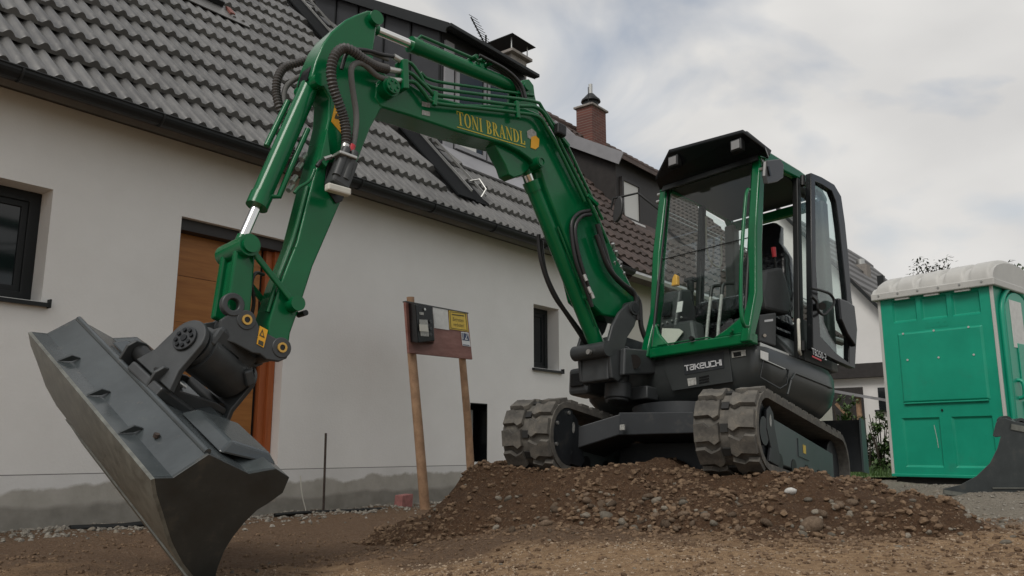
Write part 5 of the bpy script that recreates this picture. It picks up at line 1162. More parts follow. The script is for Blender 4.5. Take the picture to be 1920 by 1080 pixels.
# --- grading bucket
T_ = tiltv
top_prof = [(0.560, 0.735), (0.489, 0.699), (0.424, 0.547), (0.179, 0.531), (0.069, 0.452), (-0.031, 0.453)]
mouth = [(-0.061, 0.527), (-0.030, 0.60), (-0.002, 0.648), (0.012, 0.72), (0.012, 0.80), (0.0, 0.87), (-0.035, 0.95), (-0.085, 1.03), (-0.11, 1.07)]
shell = [(-0.05, 1.062), (0.02, 1.035), (0.151, 0.990), (0.276, 0.929), (0.411, 0.841), (0.50, 0.785), (0.560, 0.735)]
bkt = MB()
def strip(mb, prof, w0, w1, th):
    # folded sheet across the width with thickness th (inwards)
    n = len(prof); inner = []
    for i, (a, c) in enumerate(prof):
        p, q = prof[max(i - 1, 0)], prof[min(i + 1, n - 1)]; tx, ty = q[0] - p[0], q[1] - p[1]; L = math.hypot(tx, ty); inner.append((a - ty / L * th, c + tx / L * th))
    for w in (w0, w1): mb.add([T_(a, w, c) for a, c in prof] + [T_(a, w, c) for a, c in inner], [(i, i + 1, n + i + 1, n + i) for i in range(n - 1)])
    mb.add([T_(a, w, c) for w in (w0, w1) for a, c in prof], [(i, i + 1, n + i + 1, n + i) for i in range(n - 1)])
    mb.add([T_(a, w, c) for w in (w0, w1) for a, c in inner], [(i, n + i, n + i + 1, i + 1) for i in range(n - 1)])
    for pr_ in (0, n - 1): mb.add([T_(*(prof[pr_][0], w0, prof[pr_][1])), T_(prof[pr_][0], w1, prof[pr_][1]), T_(inner[pr_][0], w1, inner[pr_][1]), T_(inner[pr_][0], w0, inner[pr_][1])], [(0, 1, 2, 3)])
strip(bkt, top_prof[1:], -HW + 0.015, HW - 0.015, -0.012)
bucket = bkt.build('bucket', 'bucket', exc, smooth=20)
tag(bucket, 'wide grey grading bucket tilted on the end of the arm')
sh = MB(); strip(sh, shell, -HW + 0.0, HW + 0.0, 0.016); sh.build('shell', 'wear_steel', bucket, smooth=30)
lipm = MB(); strip(lipm, [top_prof[0], top_prof[1]], -HW + .016, HW - .016, -0.012); lipm.build('front_flange', 'bucket', bucket, smooth=0)
for w in (-HW, HW - 0.016):
    MB().prism([T_(a, w, c) for a, c in top_prof + mouth + shell[:-1]], W_AX * 0.016).build('side_plate', 'bucket_side', bucket, smooth=0, bevel=0.002)
ce = MB(); strip(ce, [(-0.14, 1.105), (-0.02, 1.055), (0.05, 1.03)], -HW, HW, 0.02); ce.build('cutting_edge', 'wear_steel', bucket, smooth=0)
for w in (-0.42, 0.0, 0.40):
    MB().prism([T_(0.556, w, 0.728), T_(0.50, w, 0.695), T_(0.475, w, 0.66), T_(0.52, w, 0.67)], W_AX * 0.014).build('stiffener_rib', 'bucket_side', bucket, smooth=0)
rdg = MB(); rdg.cyl(T_(0.420, -HW + .02, 0.545), T_(0.420, HW - .02, 0.545), 0.016, n=12); rdg.build('ridge_weld', 'bucket', bucket)
for w in (-0.21, 0.13):
    MB().prism([T_(a, w, c) for a, c in ((0.43, 0.55), (0.45, 0.46), (0.43, 0.415), (0.375, 0.40), (0.32, 0.415), (0.27, 0.47), (0.06, 0.42), (-0.02, 0.42), (-0.03, 0.45), (0.07, 0.455), (0.18, 0.535))], W_AX * 0.02).build('hanger_plate', 'cast', bucket, smooth=20, bevel=0.004)
MB().cyl(T_(0.37, -0.20, 0.455), T_(0.37, 0.14, 0.455), 0.045, n=24).build('hanger_bar', 'black', bucket)
MB().cyl(T_(0.015, -0.20, 0.435), T_(0.015, 0.14, 0.435), 0.03, n=20).build('hanger_bar', 'black', bucket)
for w0, w1 in ((-0.60, -0.30), (0.30, 0.72)):
    bx_ = MB(); bx_.hexa([T_(0.30, w0, 0.535), T_(0.30, w1, 0.535), T_(-0.02, w1, 0.452), T_(-0.02, w0, 0.452), T_(0.26, w0 + .04, 0.47), T_(0.26, w1 - .04, 0.47), T_(0.03, w1 - .04, 0.425), T_(0.03, w0 + .04, 0.425)])
    bx_.build('stiffener_box', 'bucket', bucket, smooth=0, bevel=0.012)
MB().cyl(T_(0.47, 0.52, 0.648), T_(0.478, 0.52, 0.632), 0.014, n=8).build('bolt', 'rust', bucket)

# --- cab
CL, CR, CB, CF = 0.815, -0.145, -0.88, 0.30        # left, right, back, front of the floor
cab_ = MB()
AB, AT = V((0.42, CL, 0.965)), V((0.17, CL, 2.49))
def lat(p, l): return V((p.x, l, p.z))
# A pillars: folded sections
for l, s in ((CL, 1), (CR, -1)):
    cab_.prism([V((0.37, l, 0.96)), V((0.22, l, 1.30)), V((0.205, l, 1.75)), V((0.12, l, 2.42)), V((0.10, l, 2.53)), V((0.185, l, 2.50)), V((0.285, l, 1.85)), V((0.315, l, 1.35)), V((0.40, l, 1.10)), V((0.44, l, 0.96))], (0, -s * 0.075, 0))
# lower front beam, curved corner gussets
cab_.prism([V((0.40, CL, 0.955)), V((0.40, CR, 0.955)), V((0.40, CR, 1.035)), V((0.40, CL, 1.035))], (-0.09, 0, 0))
cab_.prism([V((0.385, CL - .07, 1.035)), V((0.345, CL - .07, 1.28)), V((0.355, CL - .13, 1.16)), V((0.372, CL - .24, 1.085)), V((0.38, CL - .34, 1.035))], (-0.03, 0, 0))
cab_.prism([V((0.385, CR + .07, 1.035)), V((0.345, CR + .07, 1.28)), V((0.355, CR + .12, 1.16)), V((0.38, CR + .24, 1.035))], (-0.03, 0, 0))
# roof rails
for l, s in ((CL, 1), (CR, -1)):
    cab_.prism([V((0.20, l, 2.44)), V((0.18, l, 2.53)), V((0.08, l, 2.565)), V((-0.42, l, 2.58)), V((-0.78, l, 2.56)), V((CB, l, 2.48)), V((CB + .03, l, 2.40)), V((-0.78, l, 2.49)), V((-0.42, l, 2.50)), V((0.10, l, 2.46))], (0, -s * 0.06, 0))
cab_.beam((0.16, CL - .06, 2.50), (0.16, CR + .06, 2.50), 0.08, 0.07)
cab_.beam((CB + .03, CL - .06, 2.44), (CB + .03, CR + .06, 2.44), 0.07, 0.08)
cab = cab_.build('cab_frame', 'green', exc, smooth=25, bevel=0.012)
MB().box((CB + 0.03, CR + 0.061, 2.515), (0.12, CL - 0.061, 2.575)).build('roof_panel', 'green', cab, smooth=0, bevel=0.015)
MB().box((CB + 0.07, CR + 0.062, 2.485), (0.11, CL - 0.062, 2.512)).build('headliner', 'interior', cab, smooth=0)
# B and rear pillars
bp3 = MB()
for l, s in ((CL, 1), (CR, -1)):
    bp3.prism([V((-0.27, l, 0.97)), V((-0.375, l, 2.50)), V((-0.43, l, 2.50)), V((-0.34, l, 0.97))], (0, -s * 0.05, 0))
bp3.build('door_pillar', 'black', cab, smooth=0, bevel=0.008)
rp = MB()
for l, s in ((CL, 1), (CR, -1)):
    rp.prism([V((CB, l, 0.97)), V((CB, l, 2.44)), V((CB + .10, l, 2.44)), V((CB + .10, l, 0.97))], (0, -s * 0.10, 0))
rp.build('rear_pillar', 'lining', cab, smooth=0, bevel=0.015)
rw = MB(); rw.box((CB, CR + .10, 0.97), (CB + .05, CL - .10, 1.42)); rw.box((CB + 0.101, CR, 0.97), (-0.345, CR + .03, 1.30)); rw.box((CB + 0.101, CL - .03, 0.97), (-0.345, CL, 1.30)); rw.build('lower_wall', 'interior', cab, smooth=0, bevel=0.01)
MB().box((CB + .051, CR + .031, 0.958), (0.31, CL - .031, 0.985)).build('cab_floor', 'black', cab, smooth=0)
# glass
MB().prism([V((0.365, CR + .07, 1.04)), V((0.365, CL - .07, 1.04)), V((0.255, CL - .07, 1.80)), V((0.255, CR + .07, 1.80))], (-0.006, 0, 0)).build('windscreen', 'cab_glass', cab, smooth=0)
MB().prism([V((0.25, CR + .07, 1.805)), V((0.25, CL - .07, 1.805)), V((0.16, CL - .07, 2.46)), V((0.16, CR + .07, 2.46))], (-0.006, 0, 0)).build('windscreen', 'cab_glass', cab, smooth=0)
MB().prism([V((0.20, CR + .02, 1.32)), V((-0.33, CR + .02, 1.32)), V((-0.40, CR + .02, 2.48)), V((0.10, CR + .02, 2.46)), V((0.19, CR + .02, 1.80))], (0, 0.005, 0)).build('side_window', 'cab_glass', cab, smooth=0)
MB().prism([V((-0.36, CR + .02, 1.32)), V((CB + .1, CR + .02, 1.32)), V((CB + .1, CR + .02, 2.46)), V((-0.44, CR + .02, 2.48))], (0, 0.005, 0)).build('side_window', 'cab_glass', cab, smooth=0)
MB().prism([V((-0.36, CL - .02, 1.32)), V((CB + .1, CL - .02, 1.32)), V((CB + .1, CL - .02, 2.46)), V((-0.44, CL - .02, 2.48))], (0, -0.005, 0)).build('side_window', 'cab_glass', cab, smooth=0)
MB().prism([V((CB + .02, CR + .10, 1.43)), V((CB + .02, CL - .10, 1.43)), V((CB + .02, CL - .10, 2.42)), V((CB + .02, CR + .10, 2.42))], (0.005, 0, 0)).build('rear_window', 'cab_glass', cab, smooth=0)
ws = MB(); ws.tube([V((0.262, CR + .075, 1.80)), V((0.262, CL - .075, 1.80))], 0.004, 6); ws.build('windscreen_bar', 'black', cab)
for l in (CR + 0.072, CL - 0.072): MB().tube([V((0.37, l, 1.05)), V((0.262, l, 1.80)), V((0.17, l, 2.45))], 0.013).build('window_seal', 'black', cab)
# visor with two work lamps
v0, v1, v2, v3 = V((0.17, CR + .0, 2.47)), V((0.17, CL + .06, 2.47)), V((0.27, CL + .09, 2.50)), V((0.40, 0.80, 2.625))
v4, v5 = V((0.40, 0.11, 2.685)), V((0.27, CR + .02, 2.56))
vz = MB(); vz.prism([v0, v1, v2, v3, v4, v5], (0.0, 0, -0.03)); vz.hexa([v0 + V((-.02, 0, .002)), v1 + V((-.02, 0, .002)), v3 + V((-.03, 0, -.005)), v4 + V((-.03, 0, -.005)), v0 + V((-.05, 0, .06)), v1 + V((-.05, 0, .06)), v3 + V((-.06, 0, .01)), v4 + V((-.06, 0, .01))]); vis = vz.build('visor', 'blackgloss', cab, smooth=0, bevel=0.006)
MB().prism([V((0.20, CR + .06, 2.475)), V((0.20, CL, 2.475)), V((0.225, CL, 2.42)), V((0.225, CR + .06, 2.42))], (0.02, 0, 0)).build('visor_rail', 'black', vis, smooth=0)
for px, py in ((1265, 303), (1383, 273)):
    c = front(px, py, 0.36); lm_ = MB(); lm_.box((c.x - .03, c.y - .05, c.z - .055), (c.x + .03, c.y + .05, c.z + .045)); lo2 = lm_.build('work_lamp', 'black', vis, smooth=0, bevel=0.01)
    MB().box((c.x + .031, c.y - .036, c.z - .042), (c.x + .036, c.y + .036, c.z + .03)).build('lamp_lens', 'lamp_glass', lo2, smooth=0, bevel=0.004)
# open door folded back along the side
DL = CL + 0.055
outer = [(1510, 327), (1530, 335), (1554, 349), (1567, 371), (1574, 420), (1580, 480), (1586, 560), (1596, 625), (1592, 692), (1556, 677), (1513, 655), (1511, 500)]
inner = [(1518, 343), (1532, 350), (1549, 361), (1557, 381), (1563, 425), (1569, 482), (1576, 548), (1581, 625), (1581, 682), (1556, 663), (1527, 632), (1519, 500)]
dfr = MB(); dfr.ring(sides(outer, DL), sides(inner, DL), (0, 0.05, 0)); door = dfr.build('cab_door', 'blackgloss', exc, smooth=25, bevel=0.008)
tag(door, 'black framed cab door standing open')
MB().prism(sides(inner, DL + 0.02), (0, 0.006, 0)).build('door_pane', 'door_glass', door, smooth=0)
MB().beam(side(1520, 545, DL + .03), side(1578, 566, DL + .03), 0.03, 0.03, (0, 1, 0)).build('door_crossbar', 'black', door, smooth=0, bevel=0.006) if False else None
hnd = MB(); hnd.tube(smooth_path([side(x, y, DL + .09) for x, y in ((1521, 540), (1540, 545), (1557, 552), (1564, 566), (1556, 580), (1544, 590), (1534, 582), (1531, 566), (1522, 556))], 0.02), 0.011, 8); hnd.build('door_handle', 'black', door, smooth=60)
MB().cyl(side(1541, 574, DL + .05), side(1541, 574, DL + .11), 0.03, n=16).build('window_catch', 'black', door)
lt_ = MB(); lt_.prism(sides([(1562, 560), (1578, 566), (1592, 575), (1597, 620), (1594, 652), (1578, 628), (1566, 600)], DL + .051), (0, 0.05, 0)); lt_.build('latch_cover', 'blackgloss', door, smooth=0, bevel=0.012)
for k, yy in enumerate((330, 640)): MB().cyl(side(1505, yy, CL + .03), side(1505, yy + 18, CL + .03), 0.02, n=12).build('hinge', 'black', door)
o0, ox, oy = side(1523, 664, DL + .0515), side(1550, 676, DL + .0515), side(1522, 652, DL + .0515)
text_mesh('model_lettering', 'TB250-2', 'silver_print', door, o0, ox - o0, oy - o0, width=(ox - o0).length, height=0.05)
MB().beam(side(1523, 668, DL + .052), side(1540, 676, DL + .052), 0.012, 0.003, (0, 1, 0)).build('red_stripe', 'red', door, smooth=0)
# handrails, mirrors
hr = [side(1405, 356, CL + .05), side(1399, 365, CL + .06), side(1391, 470, CL + .06), side(1389, 540, CL + .06), side(1390, 590, CL + .06), side(1395, 610, CL + .06), side(1402, 612, CL + .02)]
MB().tube(smooth_path(hr, 0.03), 0.013, 10).build('handrail', 'green', cab, smooth=60)
wr = [V((-0.26, CL + .01, 1.25)), V((-0.20, CL + .04, 1.25)), V((-0.185, CL + .045, 1.20)), V((-0.185, CL + .045, 1.06)), V((-0.19, CL + .04, 1.01)), V((-0.26, CL + .01, 1.00))]
MB().tube(smooth_path(wr, 0.02), 0.012, 8).build('grab_rail', 'white_plastic', cab, smooth=60)
mt_ = V((0.18, CR, 2.28)); m1 = front(1150, 372, 0.40); ma = [mt_, front(1196, 362, 0.30), front(1165, 369, 0.38), m1, front(1146, 390, 0.40)]
mir = MB().tube(ma, 0.010, 8).build('mirror_arm', 'black', cab, smooth=60)
mc = front(1158, 393, 0.40); mm_ = MB(); mm_.prism([V((0.41, mc.y + 0.055 * math.cos(t) * (1.0 if math.cos(t) > 0 else 0.75) + 0.02 * math.sin(t), mc.z + 0.115 * math.sin(t))) for t in [k * math.pi / 9 for k in range(18)]], (-0.03, 0, 0)); mm_.build('mirror', 'mirror', mir, smooth=25, bevel=0.008)
m2 = side(1440, 322, CL + .10); ma2 = [V((0.14, CL, 2.40)), side(1424, 294, CL + .10), side(1434, 297, CL + .10), side(1437, 315, CL + .10)]
mir2 = MB().tube(ma2, 0.010, 8).build('mirror_arm', 'green_edge', cab, smooth=60)
MB().prism(sides([(1430, 302), (1456, 299), (1462, 310), (1461, 334), (1450, 342), (1431, 346), (1428, 330)], CL + .12), (-0.012, 0.03, 0)).build('mirror', 'mirror', mir2, smooth=0, bevel=0.008)
MB().beam(side(1440, 312, CL + .155), side(1444, 330, CL + .155), 0.02, 0.012, (0, 1, 0)).build('mirror_clamp', 'blackgloss', mir2, smooth=0)
for l in (CL + .005, CR - .005):
    for z, f_ in ((2.43, 0.175), (2.36, 0.19)): MB().cyl((f_, l - .02, z), (f_, l + .02, z), 0.016, n=10).build('bolt', 'steel', cab)
MB().tube([V((0.38, CL - .30, 1.02)), V((0.395, 0.45, 1.045)), V((0.40, 0.0, 1.045))], 0.006, 6).build('beam_edge', 'green_edge', cab)
MB().cyl((0.405, 0.66, 1.06), (0.43, 0.66, 1.06), 0.02, n=10).build('wiper_pivot', 'green', cab)
MB().cyl((0.405, 0.33, 1.05), (0.43, 0.33, 1.05), 0.018, n=10).build('wiper_pivot', 'black', cab)
# --- inside the cab
seat = MB(); seat.box((-0.62, 0.09, 1.22), (0.0, 0.58, 1.30)); seat.hexa([(-0.66, 0.08, 1.30), (0.06, 0.08, 1.32), (0.06, 0.59, 1.32), (-0.66, 0.59, 1.30), (-0.64, 0.10, 1.44), (0.03, 0.10, 1.47), (0.03, 0.57, 1.47), (-0.64, 0.57, 1.44)])
seat_o = seat.build('seat', 'seatcover', cab, smooth=0, bevel=0.04, seg=3)
bk2 = MB(); loft(bk2, [(1.42, rounded_plan(-0.70, -0.52, 0.09, 0.57, (.06,) * 4)), (1.60, rounded_plan(-0.73, -0.55, 0.07, 0.59, (.07,) * 4)), (1.95, rounded_plan(-0.76, -0.60, 0.10, 0.56, (.07,) * 4)), (2.06, rounded_plan(-0.77, -0.62, 0.16, 0.50, (.06,) * 4)), (2.10, rounded_plan(-0.78, -0.63, 0.19, 0.47, (.06,) * 4)), (2.26, rounded_plan(-0.79, -0.65, 0.19, 0.47, (.06,) * 4)), (2.30, rounded_plan(-0.78, -0.67, 0.23, 0.43, (.04,) * 4))])
bk2.build('backrest', 'seatcover', seat_o, smooth=50)
MB().box((-0.50, 0.15, 0.99), (-0.10, 0.52, 1.22)).build('seat_base', 'black', seat_o, smooth=0)
cs = MB(); cs.prism(sides([(1436, 505), (1467, 500), (1477, 528), (1487, 575), (1480, 590), (1436, 580), (1430, 545)], 0.70), (0, -0.11, 0)); cso = cs.build('armrest_console', 'interior', cab, smooth=0, bevel=0.025)
MB().cyl(side(1457, 512, 0.66), side(1452, 478, 0.66), 0.008, n=8).build('lever', 'black', cso)
MB().cyl(side(1452, 482, 0.66), side(1450, 464, 0.66), 0.016, 0.019, n=10).build('lever_knob', 'red', cso)
bx1 = MB(); bx1.prism(sides([(1424, 590), (1456, 586), (1456, 650), (1424, 640)], 0.76), (0, -0.22, 0)); bxo = bx1.build('storage_box', 'interior', cab, smooth=0, bevel=0.012)
MB().prism(sides([(1433, 600), (1433, 604), (1449, 602), (1449, 598)], 0.761), (0, 0.002, 0)).build('box_badge', 'silver_print', bxo, smooth=0)
MB().cyl(side(1434, 629, 0.76), side(1434, 629, 0.775), 0.012, n=10).build('box_lock', 'steel', bxo)
MB().beam(side(1424, 646, 0.80), side(1478, 667, 0.80), 0.03, 0.012, (0, 1, 0)).build('door_sill', 'steel', cab, smooth=0)
co = MB(); co.prism([V((0.28, CR + .08, 0.99)), V((0.30, CR + .08, 1.22)), V((0.24, CR + .08, 1.52)), V((0.10, CR + .08, 1.56)), V((0.02, CR + .08, 1.30)), V((0.02, CR + .08, 0.99))], (0, 0.17, 0)); coo = co.build('control_console', 'interior', cab, smooth=0, bevel=0.02)
MB().prism([V((0.305, CR + .12, 1.30)), V((0.28, CR + .12, 1.42)), V((0.28, CR + .20, 1.42)), V((0.305, CR + .20, 1.30))], (0.006, 0, 0)).build('display', 'blackgloss', coo, smooth=0)
MB().prism([V((0.31, CR + .26, 1.31)), V((0.29, CR + .26, 1.40)), V((0.29, CR + .31, 1.40)), V((0.31, CR + .31, 1.31))], (0.006, 0, 0)).build('notice_card', 'paper', coo, smooth=0)
lo4 = MB(); lo4.prism([V((0.33, CR + .06, 1.0)), V((0.33, CR + .46, 1.0)), V((0.30, CR + .40, 1.24)), V((0.28, CR + .10, 1.26))], (-0.16, 0, 0)); lo4o = lo4.build('pedal_housing', 'interior', cab, smooth=0, bevel=0.03)
MB().prism([V((0.345, CR + .14, 1.06)), V((0.345, CR + .26, 1.05)), V((0.33, CR + .34, 1.14)), V((0.325, CR + .30, 1.17)), V((0.325, CR + .14, 1.20))], (0.008, 0, 0)).build('instruction_card', 'white_plastic', lo4o, smooth=0)
for k in range(6): MB().cyl((0.305, CR + .08 + .045 * k, 1.235 + .006 * k), (0.315, CR + .08 + .045 * k, 1.237 + .006 * k), 0.008, n=8).build('knob', 'steel', lo4o)
for l in (0.30, 0.40):
    P = [V((0.20, l, 1.0)), V((0.17, l, 1.20)), V((0.12, l, 1.45))]; MB().tube(P, 0.013, 8).build('travel_lever', 'decal_grey', cab)
    MB().tube(smooth_path([V((0.12, l, 1.45)), V((0.10, l, 1.53)), V((0.08, l + .02, 1.55)), V((0.05, l + .07, 1.55))], 0.02), 0.014, 8).build('lever_grip', 'black', cab)
js = MB(); jp = V((0.02, 0.06, 1.42)); js.cyl(jp, jp + V((0.02, 0, .16)), 0.018, n=10); js.cyl(jp + V((.02, 0, .14)), jp + V((0.03, 0, .24)), 0.026, 0.03, n=12); js.box((jp.x - .01, jp.y - .045, jp.z + .225), (jp.x + .05, jp.y + .045, jp.z + .255)); js.cyl(jp - V((0, 0, .08)), jp + V((0, 0, .02)), 0.06, 0.03, n=14); js.build('joystick', 'black', cab, smooth=40)
rc_ = MB(); rc_.box((-0.45, CR + .05, 1.30), (0.05, CR + .20, 1.38)); rc_.build('side_console', 'interior', cab, smooth=0, bevel=0.02)
MB().tube(smooth_path([V((-.40, CR + .06, 2.40)), V((-.41, CR + .06, 2.1)), V((-.44, CR + .08, 1.98)), V((-.55, CR + .08, 1.96)), V((-.62, CR + .07, 2.05)), V((-.64, CR + .06, 2.3))], 0.03), 0.008, 6).build('cable', 'white_plastic', cab, smooth=60)
b_t = side(1268, 515, 0.05); MB().prism([V((0.255, .02, 1.56)), V((0.255, .08, 1.56)), V((0.25, .075, 1.64)), V((0.25, .05, 1.66)), V((0.25, .03, 1.63))], (-0.04, 0, 0)).build('bottle', 'warn', cab, smooth=0, bevel=0.008)
MB().tube([V((-0.80, 0.70, 2.15)), V((-0.80, 0.76, 2.17)), V((-0.80, 0.76, 2.0)), V((-0.80, 0.70, 1.75))], 0.012, 8).build('rear_grab_rail', 'black', cab)

# ------------------------------------------------------------------ portable toilet
TY = 9.25                                       # distance of the front face
def tz(px, py, Y=TY): return at(px, py, Y)
t_bl, t_tl = tz(1676, 893), tz(1653, 566)
TF0, TF1 = V((t_bl.x, TY, 0)), V((tz(1880, 740, 8.36).x, 8.36, 0))
tx = (TF1 - TF0).normalized(); ty = V((-tx.y, tx.x, 0)); TB = t_bl.z
TW = (TF1 - TF0).length
TM = Matrix(((tx.x, ty.x, 0, TF0.x), (tx.y, ty.y, 0, TF0.y), (0, 0, 1, TB), (0, 0, 0, 1)))
toilet = tag(empty('portable_toilet', mtx=TM), 'green plastic portable toilet with ribbed white roof', 'toilet')
TH = t_tl.z - TB + 0.02; TD = 1.15
wl_m = MB()
def panel_wall(mb, w, h, rec, y0=0.0, dep=0.022):
    xs = sorted({0, w, *[r[0] for r in rec], *[r[1] for r in rec]}); zs = sorted({0, h, *[r[2] for r in rec], *[r[3] for r in rec]})
    for i in range(len(xs) - 1):
        for j in range(len(zs) - 1):
            cx, cz = (xs[i] + xs[i + 1]) / 2, (zs[j] + zs[j + 1]) / 2
            if any(r[0] < cx < r[1] and r[2] < cz < r[3] for r in rec): continue
            mb.add([(xs[i], y0, zs[j]), (xs[i + 1], y0, zs[j]), (xs[i + 1], y0, zs[j + 1]), (xs[i], y0, zs[j + 1])], [(0, 1, 2, 3)])
    for a, b, c, d, e in rec:
        k = 0.018; q = [(a, y0, c), (b, y0, c), (b, y0, d), (a, y0, d), (a + k, y0 + e, c + k), (b - k, y0 + e, c + k), (b - k, y0 + e, d - k), (a + k, y0 + e, d - k)]
        mb.add(q, [(0, 1, 5, 4), (1, 2, 6, 5), (2, 3, 7, 6), (3, 0, 4, 7), (4, 5, 6, 7)])
W3 = TW
rec = [(0.12 * W3, 0.345 * W3, TH - 0.28, TH - 0.03, 0.03), (0.385 * W3, 0.62 * W3, TH - 0.28, TH - 0.03, 0.03), (0.66 * W3, 0.90 * W3, TH - 0.28, TH - 0.03, 0.03),
       (0.15 * W3, 0.90 * W3, 0.78, TH - 0.40, -0.016), (0.12 * W3, 0.46 * W3, 0.10, 0.62, 0.02), (0.56 * W3, 0.90 * W3, 0.10, 0.62, 0.02)]
panel_wall(wl_m, TW, TH, rec)
wl_m.add([(0, 0, 0), (0, 0, TH), (0, TD, TH), (0, TD, 0)], [(0, 1, 2, 3)]); wl_m.add([(0, TD, 0), (0, TD, TH), (TW, TD, TH), (TW, TD, 0)], [(0, 1, 2, 3)])
wall_o = wl_m.build('wall_panel', 'toilet', toilet, smooth=0, bevel=0.006)
for u, v in ((0.21, 0.995), (0.49, 0.995), (0.79, 0.995)): MB().cyl((u * TW, -0.017, TH - 0.41), (u * TW, -0.022, TH - 0.41), 0.011, n=10).build('rivet', 'toilet_trim', wall_o)
for u in (0.23, 0.51, 0.81): MB().cyl((u * TW, -0.017, TH - 0.70), (u * TW, -0.022, TH - 0.70), 0.011, n=10).build('rivet', 'toilet_trim', wall_o)
MB().box((0.16 * TW, -0.024, 0.765), (0.89 * TW, -0.001, 0.782)).build('panel_ledge', 'toilet', wall_o, smooth=0, bevel=0.006)
text_mesh('embossed_mark', '8020', 'toilet', wall_o, (0.41 * TW, -0.004, TH - 0.375), (1, 0, 0), (0, 0, 1), width=0.24, height=0.06)
MB().tube([(0.40 * TW, 0.018, 0.54), (0.415 * TW, 0.018, 0.40), (0.42 * TW, 0.018, 0.30)], 0.003, 5).build('scratch', 'toilet_trim', wall_o)
MB().cyl((0.49 * TW, -0.002, 0.69), (0.49 * TW, -0.008, 0.69), 0.012, n=8).build('drain_plug', 'black', wall_o)
# door side (right), arched door
ds = MB(); ds.add([(TW, 0, 0), (TW, TD, 0), (TW, TD, TH + 0.1), (TW, 0, TH)], [(0, 1, 2, 3)]); dso = ds.build('door_side', 'toilet', toilet, smooth=0)
arch = [(TW + 0.012, 0.20, 0.06)] + [(TW + 0.012, 0.57 - 0.37 * math.cos(math.pi * k / 12), TH - 0.30 + 0.28 * math.sin(math.pi * k / 12)) for k in range(13)] + [(TW + 0.012, 0.94, 0.06)]
dr_o = MB().prism(arch, (0.03, 0, 0)).build('door', 'toilet', toilet, smooth=0, bevel=0.01)
for s_, c_ in ((1.0, 0.0),):
    ar = [(TW + 0.02, 0.16, 0.06)] + [(TW + 0.02, 0.57 - 0.41 * math.cos(math.pi * k / 14), TH - 0.30 + 0.33 * math.sin(math.pi * k / 14)) for k in range(15)] + [(TW + 0.02, 0.98, 0.06)]
    MB().tube(ar, 0.028, 8).build('door_surround', 'toilet', dr_o, smooth=60)
MB().box((TW + 0.043, 0.33, TH - 0.62), (TW + 0.047, 0.66, TH - 0.12)).build('notice_sheet', 'paper', dr_o, smooth=0)
MB().tube(smooth_path([(TW + 0.04, 0.32, 0.98), (TW + 0.09, 0.32, 0.96), (TW + 0.09, 0.32, 0.82), (TW + 0.04, 0.32, 0.80)], 0.03), 0.02, 8).build('door_handle', 'toilet', dr_o, smooth=60)
for z in (0.35, 0.95): MB().box((TW + 0.043, 0.42, z), (TW + 0.055, 0.85, z + 0.42)).build('door_panel', 'toilet', dr_o, smooth=0, bevel=0.01)
# corner strips, base, roof
for x, y in ((-0.015, -0.012), (TW - 0.012, -0.018)): MB().box((x, y, 0.0), (x + 0.03, y + 0.03, TH)).build('corner_strip', 'toilet_trim', toilet, smooth=0, bevel=0.005)
MB().box((0.02, 0.02, -0.16), (TW - 0.02, TD - 0.02, -0.004)).build('skid_base', 'black', toilet, smooth=0)
MB().box((-0.01, -0.03, -0.002), (TW + 0.02, 0.02, 0.03)).build('base_rim', 'toilet', toilet, smooth=0, bevel=0.006)
# barrel roof, ribbed across
rf_ = MB(); nx, na = 90, 14; ov = 0.05
def roof_pt(u, v):
    x = -ov + (TW + 2 * ov) * u
    ph = (u * 5.0) % 1.0; bump = 0.045 * (sm(0.06, 0.16, ph) - sm(0.80, 0.90, ph)) * (1 if 0.04 < u < 0.97 else 0)
    a = math.pi * v; r = (TD + 2 * ov) / 2
    y = -ov + r - (r + bump * math.sin(a)) * math.cos(a) * 1.0
    z = TH + 0.05 + (0.20 + bump + 0.03 * sm(0, 1, u)) * math.sin(a) ** 0.8 * (1 - 0.30 * (1 - sm(0, 0.10, u)))
    return (x, y, z)
vs = [roof_pt(i / nx, j / na) for i in range(nx + 1) for j in range(na + 1)]; fs = []
for i in range(nx):
    for j in range(na): a = i * (na + 1) + j; fs.append((a, a + 1, a + na + 2, a + na + 1))
fs.append(tuple(j for j in range(na, -1, -1))); fs.append(tuple(nx * (na + 1) + j for j in range(na + 1)))
rf_.add(vs, fs); ro_ = rf_.build('roof', 'toilet_roof', toilet, smooth=38)
rm = MB(); rm.box((-ov - .01, -ov - .015, TH - 0.012), (TW + ov + .01, -ov + .04, TH + 0.065)); rm.box((TW + ov - .03, -ov + .042, TH - 0.012), (TW + ov + .01, TD + ov, TH + 0.06)); rm.box((-ov - .01, -ov + .042, TH - .012), (-ov + .02, TD + ov, TH + .06)); rm.build('roof_rim', 'toilet_roof', ro_, smooth=0, bevel=0.01)
for k in range(6): MB().cyl((0.03 + k * TW * 0.185, -ov - 0.016, TH + 0.035), (0.03 + k * TW * 0.185, -ov - 0.022, TH + 0.035), 0.012, n=8).build('rivet', 'steel', ro_)
for k in range(3): MB().box((TW * (0.17 + 0.27 * k), -0.045, TH - 0.035), (TW * (0.30 + 0.27 * k), -0.005, TH - 0.014)).build('roof_clip', 'toilet_roof', ro_, smooth=0)

